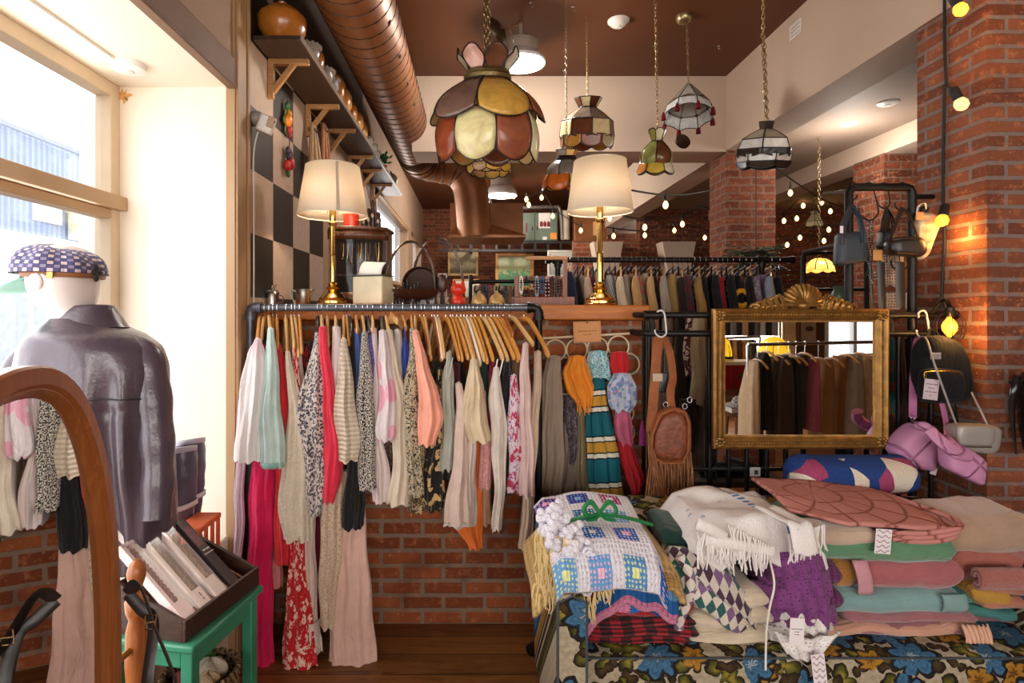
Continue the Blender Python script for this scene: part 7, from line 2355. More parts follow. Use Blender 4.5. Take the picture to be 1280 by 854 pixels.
for xx in(1.08,2.03):
 MB().box((xx,3.78,0),(xx+.05,4.07,.36)).build('leg',dkb,t)
MB().box((1.08,3.80,.2),(2.07,3.83,.3)).build('rail',dkb,t)
for k,(px,lab,c)in enumerate(((893,'black ankle shoe at the left of the low bench','#1b1817'),(926,'black shoe with pale laces on the low bench','#221e1d'))):
 cc=P(px,0,3.9);cc.z=.40
 sh_=thing('shoe',cc,lab,'shoe','shoes on the bench')
 mb=MB()
 mb.grid(lambda u,v:Vector((cc.x-.11+.22*v,cc.y+.042*cos(2*pi*u)*(.75+.3*sin(pi*v)),.405+(.02+.035*(1-v)**.8+.02)*(1+sin(2*pi*u))*.9)),16,12,closed=True,cap0=True,cap1=True)
 mb.build('upper',solid_mat('shoe '+c,c,.35),sh_,smooth=70)
 MB().obox((cc.x,cc.y,.406),(.23,.085,.012)).build('sole',solid_mat('shoe sole','#0e0d0d',.6),sh_)
c=P(944,590,2.556)
t=thing('white_card',c,'small white card with a dark motif under the gilt mirror','card')
MB().box((c.x-.024,c.y,c.z-.02),(c.x+.024,c.y+.002,c.z+.02)).build('card',solid_mat('white notice','#d9d5d0',.6),t,smooth=0)
MB().box((c.x-.004,c.y-.002,c.z-.012),(c.x+.012,c.y-.0005,c.z+.008)).build('motif',solid_mat('dark motif','#4a4038',.6),t,smooth=0)
c=P(945,325,4.4)
t=thing('hanging_fern',c,'dark green trailing fern behind the right end of the long rail','plant')
mb=MB();rnd=random.Random(8)
for k in range(70):
 a=rnd.uniform(0,6.28);L_=rnd.uniform(.1,.3)
 p0=c+Vector((0,0,.06));p1=c+Vector((L_*cos(a),L_*.6*sin(a),.06-rnd.uniform(-.08,.22)))
 d_=p1-p0
 for q_ in range(4):
  p=p0+d_*(.35+.2*q_)
  mb.ball(p,.02,5,4,(1.3,.5,.3),Matrix.Rotation(a,3,'Z'))
mb.build('fronds',solid_mat('fern green','#33452a',.6),t)
MB().lathe([(.05,-.02),(.075,.06),(.08,.065)],c,16).build('pot',solid_mat('fern pot','#3a302a',.6),t)
MB().tube([c+Vector((0,0,.05)),(c.x,c.y,2.95)],.004,5).build('cord',wirem,t)
for k,(xa,xb,Y,z_,lab)in enumerate(((2.75,4.6,7.6,1.72,'long far rail of dark clothes in the right bay'),)):
 t=thing('bay_clothes_rail',((xa+xb)/2,Y,0),lab,'clothes rack')
 MB().tube([(xa,Y,z_),(xb,Y,z_)],.02,10).build('rail',iron,t)
 for xx in(xa+.05,xb-.05):
  MB().tube([(xx,Y,0),(xx,Y,z_)],.02,10).build('upright',iron,t)
 cs=[('#5a4034','walnut'),('#8a5a4a','clay'),('#3a2c2a','bitter chocolate'),('#7a6a5a','mushroom'),('#4a2a2a','oxblood'),('#a08a70','fawn'),('#2f2a2c','soot'),('#6a4a3a','chestnut'),('#9a7a68','rosewood'),('#574a44','taupe'),('#8d6a52','copper'),('#352628','aubergine')]
 for q_ in range(12):
  xx=lerp(xa+.12,xb-.12,q_/11)
  px=VX+xx*FPX/Y
  py=VY-(z_-.07-CAM_H)*FPX/Y
  prof=[(py,px-3,px+3),(py+6,px-5,px+5),(py+60,px-6,px+6),(py+110,px-6,px+6)]
  garment('coat','%s coat on the far rail of the right bay'%cs[q_][1],prof,F('bay '+cs[q_][1],cs[q_][0]),Y-.15,.25,3,.15,500+q_,'coat','coats on the far bay rail',levels=8,n=18,depth=.06)
iron=solid_mat('black iron pipe','#1f1c1b',.42,.6,var=.25,vscale=20)
YG=2.555
gr=thing('pipe_grid',(1.5,YG,0),'black iron pipe grid between the half wall and the brick pillar','pipe rack')
za,zb=P(0,394,YG).z,P(0,417,YG).z
xa,xb=P(806,0,YG).x,P(1190,0,YG).x
for z_,px1 in((za,1192),(zb,1182)):
 x1=P(px1,0,YG).x
 MB().tube([(xa,2.775,z_),(xa,YG+.03,z_),(xa+.008,YG+.008,z_),(xa+.03,YG,z_),(x1,YG,z_)],.0145,12).build('rail',iron,gr)
 mb=MB()
 MB().tube([(x1-.03,YG,z_),(x1+.012,YG,z_)],.021,12).build('end_cap',iron,gr)
for px in(813,889,913,936,961,985,1110,1127,1168):
 xx=P(px,0,YG).x
 mb=MB().tube([(xx,YG+.02,.0),(xx,YG+.02,zb if px>830 else za)],.011,10)
 mb.build('upright',iron,gr)
zc=P(0,588,YG).z
MB().tube([(P(866,0,YG).x,YG+.02,zc),(P(1000,0,YG).x,YG+.02,zc)],.010,8).build('lower_rail',iron,gr)
for px in(813,1110):
 xx=P(px,0,YG).x
 mb=MB().tube([(xx-.03,YG,za),(xx+.03,YG,za)],.021,12)
 mb.build('tee_fitting',iron,gr)
 MB().tube([(xx,YG,za),(xx+.01,YG-.005,za-.05),(xx+.005,YG,zb)],.013,8).build('knotted_cord',solid_mat('black cord','#161312',.8),gr)
YMm=2.50
A,B=P(889,560,YMm),P(1107,386,YMm)
gilt=solid_mat('antique gilt','#8a6430',.38,.65,var=.3,vscale=25,bump=.4,bscale=60)
gm=thing('gilt_mirror',((A.x+B.x)/2,YMm,A.z),'wide antique gilt mirror with a carved shell crest hung on the pipe grid','mirror')
fw=.060
mb=MB()
fp=[(0,0),(0,.022),(.010,.03),(.018,.026),(.026,.018),(.034,.024),(.042,.02),(.052,.008),(.06,.006),(.06,0)]
cor=[(A.x,A.z,1,1),(B.x,A.z,-1,1),(B.x,B.z,-1,-1),(A.x,B.z,1,-1)]
rings=[]
for(x,z,sx,sz)in cor:
 rings.append([mb.add((x+sx*a,YMm-b,z+sz*a))for a,b in fp])
for k in range(4):
 R0,R1=rings[k],rings[(k+1)%4]
 for i in range(len(fp)-1):
  mb.face((R0[i],R0[i+1],R1[i+1],R1[i]))
mb.build('frame',gilt,gm,smooth=30)
mb=MB()
nx,nzb=58,46
for k in range(nx):
 for z_ in(A.z+.026,B.z-.026):
  mb.ball((lerp(A.x+.03,B.x-.03,k/(nx-1)),YMm-.020,z_),.0055,6,4)
for k in range(nzb):
 for x_ in(A.x+.026,B.x-.026):
  mb.ball((x_,YMm-.020,lerp(A.z+.03,B.z-.03,k/(nzb-1))),.0055,6,4)
mb.build('beading',gilt,gm)
mb=MB()
for(x,z,sx,sz)in cor:
 for q in range(9):
  a=q*.9
  mb.ball((x+sx*(.03+.016*cos(a)),YMm-.026,z+sz*(.03+.016*sin(a))),.010,8,5,(1,.6,1))
mb.build('corner_carving',gilt,gm)
mb=MB()
cc=Vector(((P(1000,0,YMm)).x,YMm-.012,B.z+.0))
for k in range(13):
 a=pi*(k+.5)/13
 tip=cc+Vector((.085*cos(a),-.010,.012+.088*sin(a)))
 basep=cc+Vector((.022*cos(a),-.018,.012+.022*sin(a)))
 mb.tube([basep,(basep+tip)/2+Vector((0,-.012,0)),tip],[.005,.0095,.012],8)
 mb.ball(tip,.013,8,6)
mb.ball(cc+Vector((0,-.016,.014)),.024,12,8,(1.2,.7,.8))
mb.build('shell',gilt,gm)
mb=MB()
for s in(-1,1):
 for k in range(5):
  x_=.085+k*.027
  h_=.058-.010*k
  p0=cc+Vector((s*x_,-.006,.0))
  pts=[p0,p0+Vector((s*.006,-.008,h_*.55)),p0+Vector((s*.022,-.006,h_)),p0+Vector((s*.036,-.006,h_*.72)),p0+Vector((s*.032,-.01,h_*.45))]
  mb.tube(curve_pts(pts,12),[.013,.013,.012,.012,.011,.010,.010,.009,.008,.008,.007,.006,.005],7)
  mb.ball(p0+Vector((s*.012,-.006,h_*.25)),.015,8,5,(1,.6,.8))
 mb.tube([cc+Vector((s*.07,-.005,.006)),cc+Vector((s*.235,-.004,.006))],[.012,.005],8)
mb.build('scrolling_leaves',gilt,gm)
mb=MB()
i=[mb.add(p)for p in((A.x+.05,YMm-.004,A.z+.05),(B.x-.05,YMm-.004,A.z+.05),(B.x-.05,YMm-.004,B.z-.05),(A.x+.05,YMm-.004,B.z-.05))]
mb.face(i,[(0,0),(1,0),(1,1),(0,1)])
mb.build('mirror_glass',mirror_m,gm,smooth=0)
MB().box((A.x+.02,YMm+.0,A.z+.02),(B.x-.02,YMm+.010,B.z-.02)).build('back_panel',solid_mat('mirror back','#3a2a1c',.8),gm,smooth=0)
YH=2.62
hf=thing('bag_frame',(2.1,YH,0),'tall black pipe frame with hooks for handbags before the brick pillar','pipe rack')
xl,xr=P(1061,0,YH).x,P(1140,0,YH).x
zt=P(0,234,YH).z
MB().tube([(xl,YH,0),(xl,YH,zt-.03),(xl+.008,YH,zt-.008),(xl+.03,YH,zt)]+[(xr-.03,YH,zt),(xr-.008,YH,zt-.008),(xr,YH,zt-.03),(xr,YH,0)],.0185,12).build('near_hoop',iron,hf)
Yf=3.95
xl2,xr2=P(1004,0,Yf).x,P(1083,0,Yf).x
zt2=P(0,316,Yf).z
MB().tube([(xl2,Yf,0),(xl2,Yf,zt2-.03),(xl2+.008,Yf,zt2-.008),(xl2+.03,Yf,zt2)]+[(xr2,Yf,zt2),(xr2,Yf,0)],.017,12).build('far_hoop',iron,hf)
MB().tube([P(1061,303,YH),P(1006,315,Yf)],.014,10).build('side_rail',iron,hf)
MB().tube([P(1140,246,YH),P(1166,246,YH+.03)],.012,10).build('peg',iron,hf)
MB().tube([(xl2,Yf,P(0,362,Yf).z),(xr2,Yf,P(0,362,Yf).z)],.012,10).build('lower_rail',iron,hf)
MB().tube([P(1030,242,Yf),P(1061,240,YH)],.012,10).build('upper_side_rail',iron,hf)
def s_hook(p_top,drop,r,m,lab,flip=1,wire=.0035,plane=(1,0,0),group='S hooks'):
 """S hook over a rail at p_top (rail centre)"""
 p=Vector(p_top)
 ax=Vector(plane)
 h=thing('s_hook',p-Vector((0,0,drop)),lab,'hook',group)
 pts=[p+ax*(-.02*flip)+Vector((0,0,-.012)),p+ax*(-.020*flip)+Vector((0,0,.010)),p+Vector((0,0,.021)),p+ax*(.016*flip)+Vector((0,0,.004)),p+ax*(r*.9*flip)+Vector((0,0,-drop+r*1.2)),p+ax*(r*.75*flip)+Vector((0,0,-drop+r*.4)),p+Vector((0,0,-drop)),p+ax*(-r*.85*flip)+Vector((0,0,-drop+r*.55)),p+ax*(-r*1.0*flip)+Vector((0,0,-drop+r*1.25))]
 MB().tube(curve_pts(pts,40),wire,8).build('wire',m,h)
 return p+Vector((0,0,-drop))
hookm=solid_mat('black hook wire','#161413',.4,.5)
whook=solid_mat('white hook wire','#d9d3cf',.4)
Zt=zt
hk=[(P(1086,0,YH).x,.155,.048,'big empty looking black hook holding the beaded chains',1),(P(1105,0,YH).x,.10,.03,'black hook holding the black shoulder bag',1),(P(1128,0,YH).x,.115,.035,'black hook holding the brown-black baguette bag',1),(P(1066,0,YH).x,.06,.02,'short hook holding the dark blue tote',-1)]
hb_=[s_hook((x,YH,Zt),d,r,hookm,lab,f)for x,d,r,lab,f in hk]
def bag(name,lab,outline,Y,th,m,cat='bag',bulge=.5,group=None,bevel=.006,part='body'):
 """soft bag from a pixel outline at distance Y, thickness th"""
 pts=[P(a,b,Y)for a,b in outline]
 c=sum(pts,Vector())/len(pts)
 t=thing(name,(c.x,Y,min(p.z for p in pts)),lab,cat,group)
 soft_body(pts,Y,th,m,t,part)
 return t
def soft_body(pts,Y,th,m,parent,part,uv=True):
 c=sum(pts,Vector())/len(pts)
 mb=MB()
 n=len(pts)
 out=[]
 for i in range(n):
  for q in range(4):
   out.append(pts[i].lerp(pts[(i+1)%n],q/4))
 k=len(out)
 out=[(out[i-1]+out[i]*2+out[(i+1)%k])/4 for i in range(k)]
 levels=[(1.0,0),(.985,.45),(.93,.75),(.8,.95),(.5,1.0),(.2,1.0)]
 rings=[]
 for s in(1,-1):
  rr=[]
  for f,d in(levels if s==1 else levels[1:]):
   rr.append([mb.add(Vector((c.x+(p.x-c.x)*f,Y-s*th/2*d,c.z+(p.z-c.z)*f)))for p in out])
  ce=mb.add((c.x,Y-s*th/2,c.z))
  rings.append((rr,ce))
 def uvq(i):
  return(mb.v[i].x,mb.v[i].z)
 for s,(rr,ce)in zip((1,-1),rings):
  full=rr if s==1 else[rings[0][0][0]]+rr
  for a,b in zip(full,full[1:]):
   for i in range(k):
    j=(i+1)%k
    q=(a[i],a[j],b[j],b[i])if s==1 else(a[j],a[i],b[i],b[j])
    mb.face(q,[uvq(x)for x in q])
  last=full[-1]
  for i in range(k):
   j=(i+1)%k
   q=(last[i],last[j],ce)if s==1 else(last[j],last[i],ce)
   mb.face(q,[uvq(x)for x in q])
 return mb.build(part,m,parent,smooth=70)
def strap(parent,pts,w=.012,m=None,sx=.3,nm='strap',n=24,up=(1,0,0)):
 return MB().tube(curve_pts(pts,n),w,8,sx=sx,up=up).build(nm,m,parent)
blueL=solid_mat('dark blue leather','#2b333d',.5,var=.15,bump=.2)
Y=2.58
t=bag('tote_bag','dark blue leather tote with two handles hanging at the left post of the bag frame',[(1046,291),(1081,289),(1083,322),(1080,328),(1046,333),(1043,331),(1045,305)],Y,.06,blueL)
for a,b,yt in((1050,1076,262),(1054,1079,268)):
 strap(t,[P(a-1,306,Y-.035),P(a,292,Y-.03),P(a+5,274,Y-.01),P(1066,yt-5,Y+.02),P(b-4,272,Y-.01),P(b,290,Y-.03),P(b+1,304,Y-.035)],.009,blueL,nm='handle')
price_tag(1052,287,4,9,Y-.05,'tag','',[],0,False,t)
t=thing('beaded_chains',hb_[0]-Vector((0,0,.3)),'bunch of silver and black beaded chains with a kraft tag','jewellery')
for k in range(5):
 mb=MB()
 x0=hb_[0].x+(k-2)*.007
 L_=.24+.03*(k%3)
 for q in range(int(L_/.011)):
  mb.ball((x0+.006*sin(q*.7+k),YH-.01+.006*cos(q*.5+k),hb_[0].z-.006-q*.011),.0042,6,4)
 mb.build('strand',(silver,solid_mat('jet bead','#2a2224',.3))[k%2],t)
mb=MB();c=P(1097,319,YH-.03)
mb.box((c.x-.021,c.y,c.z-.024),(c.x+.021,c.y+.001,c.z+.024));mb.build('kraft_tag',tagm,t,smooth=0)
for k,(px,lab,wd)in enumerate(((1088,'thin black belt hanging under the beaded chains',.006),(1101,'wide black belt hanging under the kraft tag',.018),(1125,'broad dark belt hanging in the round hook of the middle',.022))):
 a,b=P(px,328,YH-.015),P(px+3-k,385,YH-.01)
 t=thing('belt',b,lab,'belt','belts on the bag frame')
 MB().tube([a,a.lerp(b,.5),b],wd,8,sx=.15,up=(1,0,0)).build('strap',solid_mat('belt leather','#1e1a19',.4),t)
 mb=MB();mb.tube([a+Vector((x_,-.004,z_))for x_,z_ in((-wd*1.3,.0),(wd*1.3,.0),(wd*1.3,.04),(-wd*1.3,.04))],.003,6,closed=True)
 mb.build('buckle',solid_mat('dark buckle','#5a5048',.3,.9),t)
mb=MB()
c=P(1125,328,YH-.01)
t=thing('round_hook',c,'half round black hook above the broad dark belt','hook')
mb.tube([c+Vector((.042*cos(a),0,.036*sin(a)))for a in[pi+.25*i-.3 for i in range(15)]],.004,6)
mb.build('wire',hookm,t)
MB().tube([c+Vector((0,0,-.036)),c+Vector((0,.01,.12))],.003,6).build('stem',hookm,t)
bl=solid_mat('black bag leather','#1d1918',.4,var=.2,bump=.2)
Y=2.60
t=bag('shoulder_bag','black leather shoulder bag with many straps second from the left on the frame',[(1101,285),(1113,288),(1120,306),(1119,310),(1101,312),(1099,308)],Y,.07,bl)
for a,b in((1102,1112),(1105,1115),(1108,1118)):
 strap(t,[P(a,290,Y-.03),P(a+2,275,Y-.01),P(1109,260,Y),P(b-1,275,Y),P(b,290,Y+.02)],.008,bl,nm='strap')
br_=solid_mat('brown black leather','#2c1f1b',.35,var=.35,vscale=10,bump=.2)
t=bag('baguette_bag','brown and black leather baguette bag with a triangular strap',[(1109,300),(1124,296),(1146,296),(1153,304),(1154,316),(1148,322),(1130,320),(1112,319),(1108,312)],2.55,.08,br_)
strap(t,[P(1112,304,2.52),P(1118,286,2.54),P(1126,264,2.57),P(1129,261,2.58),P(1134,266,2.57),P(1143,285,2.54),P(1149,300,2.52)],.010,br_,nm='strap')
MB().tube([P(1116,300,2.505),P(1130,298,2.50),P(1147,299,2.505)],.004,6).build('zip',solid_mat('dark zip','#57483c',.3,.8),t)
straw=F('white straw weave','#c9b79c','knit',scale=.35)
t=bag('straw_bag','pale woven straw bag hanging against the brick pillar',[(1143,266),(1160,266),(1172,270),(1173,280),(1165,300),(1158,320),(1150,326),(1144,318)],2.60,.05,straw)
strap(t,[P(1146,268,2.59),P(1148,258,2.60),P(1156,254,2.54),P(1158,262,2.59)],.004,whook,nm='handle',n=14)
mb=MB();c=P(1150,270,2.56)
mb.box((c.x-.018,c.y,c.z-.018),(c.x+.018,c.y+.001,c.z+.018));mb.build('kraft_tag',tagm,t,smooth=0)
MB().ball(P(1155,262,2.60),.018,10,6).build('bow',solid_mat('black cord','#161312',.8),t)
for k,(x0_,x1_,y0_,y1_,lab,m)in enumerate(((1104,1132,306,358,'cream cloth with small dot print hanging behind the belts',F('cream dot print','#c9b8a8','dots','#6a5a50',scale=.8)),(1104,1142,366,386,'pale dotted cloth lower behind the belts',F('pale dot print','#bfae9f','dots','#6a5a50',scale=.8)),(1126,1142,322,362,'golden brown cloth hanging beside the dot print',F('golden cloth','#8a5c24')))):
 garment('hanging_cloth',lab,[(y0_,x0_,x1_),((y0_+y1_)/2,x0_+1,x1_),(y1_,x0_,x1_)],m,2.74+.04*k,.02,3,.1,700+k,'cloth',None,levels=10,n=20,depth=.02)
t=thing('green_vase',P(1052,385,3.6),'small green glazed vase behind the gilt mirror frame','vase')
MB().lathe([(.03,0),(.045,.03),(.05,.09),(.035,.12),(.04,.14)],P(1050,385,3.6),18).build('body',solid_mat('green glaze','#4f6a58',.3),t)
c=P(1050,392,3.6)
MB().tube([(c.x,c.y,0),(c.x,c.y,c.z)],.03,10).lathe([(.09,0),(.09,.02)],c,16).build('vase_stand',iron,None,label='slender black stand under the green vase',category='stand')
pw=s_hook((P(1151,0,YG).x,YG-.012,za),.105,.03,whook,'white S hook holding the pink quilted bag and the silver bag',1,.0042,group='white S hooks')
pw2=s_hook((P(825,0,YG).x,YG-.012,za),.10,.027,whook,'white S hook holding the fringed brown bag',1,.0042,group='white S hooks')
bpm=F('black canvas','#171516',sheen=.05)
Y=2.47
t=bag('backpack','black canvas backpack with a gold zip and a white card',[(1148,432),(1158,420),(1176,419),(1192,426),(1203,448),(1208,480),(1207,496),(1196,503),(1160,504),(1145,500),(1144,470)],Y,.12,bpm)
fp_=[(1150,462),(1175,460),(1202,464),(1205,490),(1198,500),(1164,501),(1149,497)]
pk_=soft_body([P(a,b,Y-.07)for a,b in fp_],Y-.07,.05,bpm,t,'front_pocket')
MB().tube([P(1156,465,Y-.1),P(1178,464,Y-.105),P(1200,465,Y-.1)],.0028,6).build('zip',solid_mat('gold zip','#b58f3f',.25,1),pk_)
mb=MB();c=P(1157,469,Y-.105);mb.box((c.x-.006,c.y,c.z-.02),(c.x+.006,c.y+.003,c.z+.012));mb.build('zip_pull',solid_mat('gold zip','#b58f3f',.25,1),pk_,bevel=.001)
mb=MB();c=P(1170,445,Y-.082);mb.box((c.x-.022,c.y,c.z-.014),(c.x+.022,c.y+.003,c.z+.014));lb_=mb.build('woven_label',solid_mat('grey label','#a59d9a',.7),t,smooth=0)
def front_xf(c):
 return Matrix(((1,0,0,c.x),(0,0,-1,c.y),(0,1,0,c.z),(0,0,0,1)))
text_mesh('Herschel',.0105,solid_mat('label ink','#3a3536',.7),front_xf(c+Vector((0,-.0006,.002))),lb_,'print',.0002)
print_marks(2,.005,solid_mat('label ink','#3a3536',.7),front_xf(c+Vector((0,-.0006,-.008))),lb_,'print')
c=P(1164,487,Y-.125)
xf=Matrix.Translation(c)@Matrix.Rotation(.12,4,'Y')
mb=MB();mb.xf=xf;mb.box((-.031,0,-.043),(.031,.001,.043));cd=mb.build('price_card',solid_mat('pinkish card','#cdbcc2',.7),t,smooth=0)
for k,s_ in enumerate((3,2,3,1)):
 print_marks(s_,.008,solid_mat('card ink','#7a5a64',.7),xf@Matrix(((1,0,0,0),(0,0,-1,-.0006),(0,1,0,.022-.016*k),(0,0,0,1))),cd,'print')
strap(t,[P(1160,424,Y),P(1163,412,Y+.05),P(1170,414,Y+.06),P(1176,422,Y)],.006,bpm,nm='grab_handle',n=14)
strap(t,[P(1190,430,Y+.05),P(1200,470,Y+.09),P(1196,520,Y+.08),P(1190,540,Y+.05)],.014,bpm,nm='shoulder_strap')
strap(t,[P(1150,440,Y+.05),P(1142,480,Y+.09),P(1146,520,Y+.08)],.014,bpm,nm='shoulder_strap')
g=NG('pink quilted nylon')
v=g.coord('UV');x,y,z=g.sep(v)
a_=g.math('ABSOLUTE',g.math('SINE',g.math('MULTIPLY',g.math('ADD',x,y),17)))
b_=g.math('ABSOLUTE',g.math('SINE',g.math('MULTIPLY',g.math('SUBTRACT',x,y),17)))
hh=g.math('MINIMUM',g.step(a_,.1,.12),g.step(b_,.1,.12))
g.bump(hh,.7,.012)
mpk=g.done(g.mix(hh,'#b4749a','#cb8eb2'),.6,0,.3)
Y=2.43
t=bag('quilted_bag','pink quilted slouchy bag with a knotted top hanging from the white hook',[(1112,563),(1122,545),(1138,531),(1152,527),(1162,531),(1168,545),(1162,580),(1158,588),(1140,584),(1122,577)],Y,.12,mpk)
soft_body([P(a,b,Y-.05)for a,b in((1158,535),(1170,545),(1190,556),(1207,568),(1204,598),(1198,598),(1178,588),(1160,579),(1158,560))],Y-.13,.08,mpk,t,'folded_flap')
strap(t,[P(1162,538,Y-.15),P(1176,552,Y-.18),P(1195,566,Y-.18),P(1210,570,Y-.16)],.026,mpk,sx=.7,nm='padded_strap')
MB().ball(P(1153,533,Y-.05),.034,12,8,(1,.8,.6)).build('knot',mpk,t)
pkl=solid_mat('pink strap leather','#b9709a',.5)
strap(t,[Vector((pw.x,YG-.0,pw.z+.004)),P(1146,430,2.53),P(1142,470,2.5),P(1141,510,2.45),P(1141,522,Y-.02)],.0145,pkl,sx=.2,nm='strap')
strap(t,[Vector((pw.x+.006,YG+.012,pw.z+.004)),P(1160,450,2.54),P(1176,500,2.46),P(1182,525,2.4),P(1184,545,Y-.10)],.012,pkl,sx=.2,nm='strap')
MB().tube([P(1141,523,Y-.02)+Vector((.008*cos(a),0,.010*sin(a)))for a in[i*pi/6 for i in range(12)]],.0022,6,closed=True).build('ring',silver,t)
price_tag(1167,589,8,9,Y-.0,'tag','',[],.3,False,t)
slv=solid_mat('silver grey leather','#a39c96',.4,.15,var=.06)
Y=2.33
t=bag('silver_bag','silver grey boxy bag on a thin cord beside the pink quilted bag',[(1190,532),(1200,529),(1240,531),(1245,536),(1241,560),(1232,567),(1200,563),(1188,556),(1187,545)],Y,.10,slv)
soft_body([P(a,b,Y-.045)for a,b in((1197,531),(1240,533),(1244,538),(1240,558),(1198,557),(1195,545))],Y-.045,.03,slv,t,'flap')
MB().tube([P(1198,558,Y-.062),P(1220,559,Y-.066),P(1239,559,Y-.062)],.0035,6).build('trim',silver,t)
strap(t,[Vector((pw.x-.003,YG,pw.z+.006)),P(1158,424,2.42),P(1168,455,2.335),P(1184,500,2.325),P(1195,530,Y)],.004,slv,sx=1,nm='cord')
strap(t,[Vector((pw.x+.004,YG,pw.z+.006)),P(1178,434,2.55),P(1207,478,2.45),P(1224,510,2.36),P(1234,531,Y)],.004,slv,sx=1,nm='cord')
tan=solid_mat('tan suede','#8f4f26',.75,var=.2,vscale=20,bump=.2)
tool=solid_mat('tooled brown leather','#74391f',.5,var=.35,vscale=45,bump=1.0,bscale=55)
Y=2.46
t=bag('fringed_bag','brown suede bag with tooled front and long fringe hanging by its strap',[(810,560),(815,535),(824,514),(840,508),(856,512),(862,525),(862,560),(858,576),(846,583),(822,578)],Y,.09,tan)
soft_body([P(a,b,Y-.04)for a,b in((818,540),(828,520),(842,514),(855,518),(859,530),(858,562),(852,576),(830,576),(816,568))],Y-.04,.04,tool,t,'tooled_flap')
mb=MB()
ol=[(815,545),(826,518),(842,511),(857,516),(861,530),(860,564),(853,579),(829,579),(814,570)]
mb.tube([P(a,b,Y-.052)for a,b in ol],.005,6,closed=True);mb.build('edge_binding',tan,t)
mb=MB();rnd=random.Random(6)
for k in range(54):
 px=lerp(811,864,(k+rnd.random())/54)
 y0_=572+8*sin(pi*(px-811)/53)-(8 if px<818 or px>858 else 0)
 p=P(px,y0_,Y-.03-rnd.random()*.03)
 L_=P(0,y0_,Y).z-P(0,rnd.uniform(630,652),Y).z
 mb.tube([p,p+Vector((rnd.uniform(-.008,.008),-.01,-L_*.4)),p+Vector((rnd.uniform(-.012,.012),-.006,-L_))],.0029,5,sx=.6)
for k in range(9):
 px=810+k*1.2
 p=P(px,540+k*4,Y-.05)
 mb.tube([p,p+Vector((.004*k,-.02,-.14)),p+Vector((.006*k-.02,-.02,-.30))],.0042,5,sx=.5)
mb.build('fringe',wood_mat('fringe suede','#b87a48','#5f331a',.8,5,2),t,kind='stuff')
strap(t,[Vector((pw2.x,YG,pw2.z+.005)),P(822,430,2.53),P(819,470,2.50),P(816,510,2.48),P(814,540,Y)],.021,tan,sx=.15,nm='strap')
strap(t,[Vector((pw2.x+.005,YG+.004,pw2.z+.005)),P(836,436,2.54),P(841,470,2.52),P(838,490,2.49),P(840,512,Y+.01)],.018,tan,sx=.15,nm='strap')
mb=MB();c=P(822,472,2.485);mb.box((c.x-.022,c.y-.003,c.z-.018),(c.x+.022,c.y+.002,c.z+.018));mb.build('paper_band',solid_mat('kraft band','#b9a58e',.7),t,bevel=.002)
for px,py in((832,506),(856,508),(862,500)):
 c=P(px,py,Y-.01)
 MB().tube([c+Vector((.010*cos(a),0,.012*sin(a)))for a in[i*pi/6 for i in range(12)]],.0025,6,closed=True).build('ring',silver,t)
c=P(829,478,2.54)
t=thing('phone_case',c-Vector((0,0,.04)),'small dark buckled case hanging between the straps of the fringed bag','case')
MB().obox(c,(.05,.02,.09)).build('body',solid_mat('dark blue case','#2a3038',.4),t,bevel=.006)
MB().tube([c+Vector((0,-.012,.045)),c+Vector((.004,.0,.15))],.004,6).build('cord',hookm,t)
c=P(803,540,2.55)
t=thing('tassel',c-Vector((0,0,.06)),'magenta tassel with beads hanging left of the fringed bag','tassel')
MB().lathe([(.016,-.06),(.014,0),(.008,.03),(.004,.05)],c,12).build('body',F('magenta tassel','#8a2a6a'),t)
MB().tube([c+Vector((0,0,.05)),Vector((c.x,YG,zb))],.002,5).build('cord',hookm,t)
YSf=2.70
ringm=solid_mat('cream plastic ring','#d9c3a0',.4)
sh_=thing('scarf_hanger',(P(730,0,YSf).x,YSf,P(0,450,YSf).z),'cream scarf hanger of rings on the brick half wall','hanger')
MB().tube([P(679,423,YSf),P(787,417,YSf)],.006,8).build('bar',ringm,sh_)
RR=[]
for px,py in((694,438),(721,437),(747,435),(773,433),(786,455),(706,480),(754,478),(771,482),(779,516),(780,540),(764,458),(706,460)):
 if(px,py)in((754,478),(706,480)):
  pass
 c=P(px,py,YSf)
 r=13*YSf/FPX
 MB().tube([c+Vector((r*cos(a),.004*sin(a*2),r*sin(a)))for a in[i*pi/16 for i in range(32)]],.0042,8,closed=True).build('ring',ringm,sh_)
c=P(734,415,YSf-.03)
t=thing('paper_sign',c,'kraft paper sign pinned over the scarf hanger','sign')
W_,H_=34*YSf/FPX,26*YSf/FPX
xf=Matrix.Translation(c)@Matrix.Rotation(-.035,4,'Y')
mb=MB();mb.xf=xf;mb.box((-W_/2,0,-H_/2),(W_/2,.0015,H_/2));cd=mb.build('card',solid_mat('kraft card','#c98f5c',.8,var=.06),t,smooth=0)
mb=MB();mb.xf=xf
q=.46
mb.tube([(-W_*q,-.0005,-H_*q),(W_*q,-.0005,-H_*q),(W_*q,-.0005,H_*q),(-W_*q,-.0005,H_*q)],.0006,4,closed=True);mb.build('printed_border',solid_mat('kraft ink','#8f5a34',.8),cd)
ink=solid_mat('kraft ink','#8f5a34',.8)
for s_,sz,dz in((5,.0088,.004),(3,.0088,-.012)):
 print_marks(s_,sz,ink,xf@Matrix(((1,0,0,0),(0,0,-1,-.0006),(0,1,0,dz),(0,0,0,1))),cd,'lettering')
MB().ball(c+Vector((0,-.003,H_/2-.006)),.004,8,5).build('pin',lead,t)
GS='scarves on the ring hanger'
F=fab
g=NG('teal gold stripe scarf')
v=g.coord('UV');x,y,z=g.sep(v)
tt=g.math('FRACT',g.math('MULTIPLY',g.math('ADD',y,g.math('MULTIPLY',g.math('SINE',g.math('MULTIPLY',x,9)),.012)),1/.215))
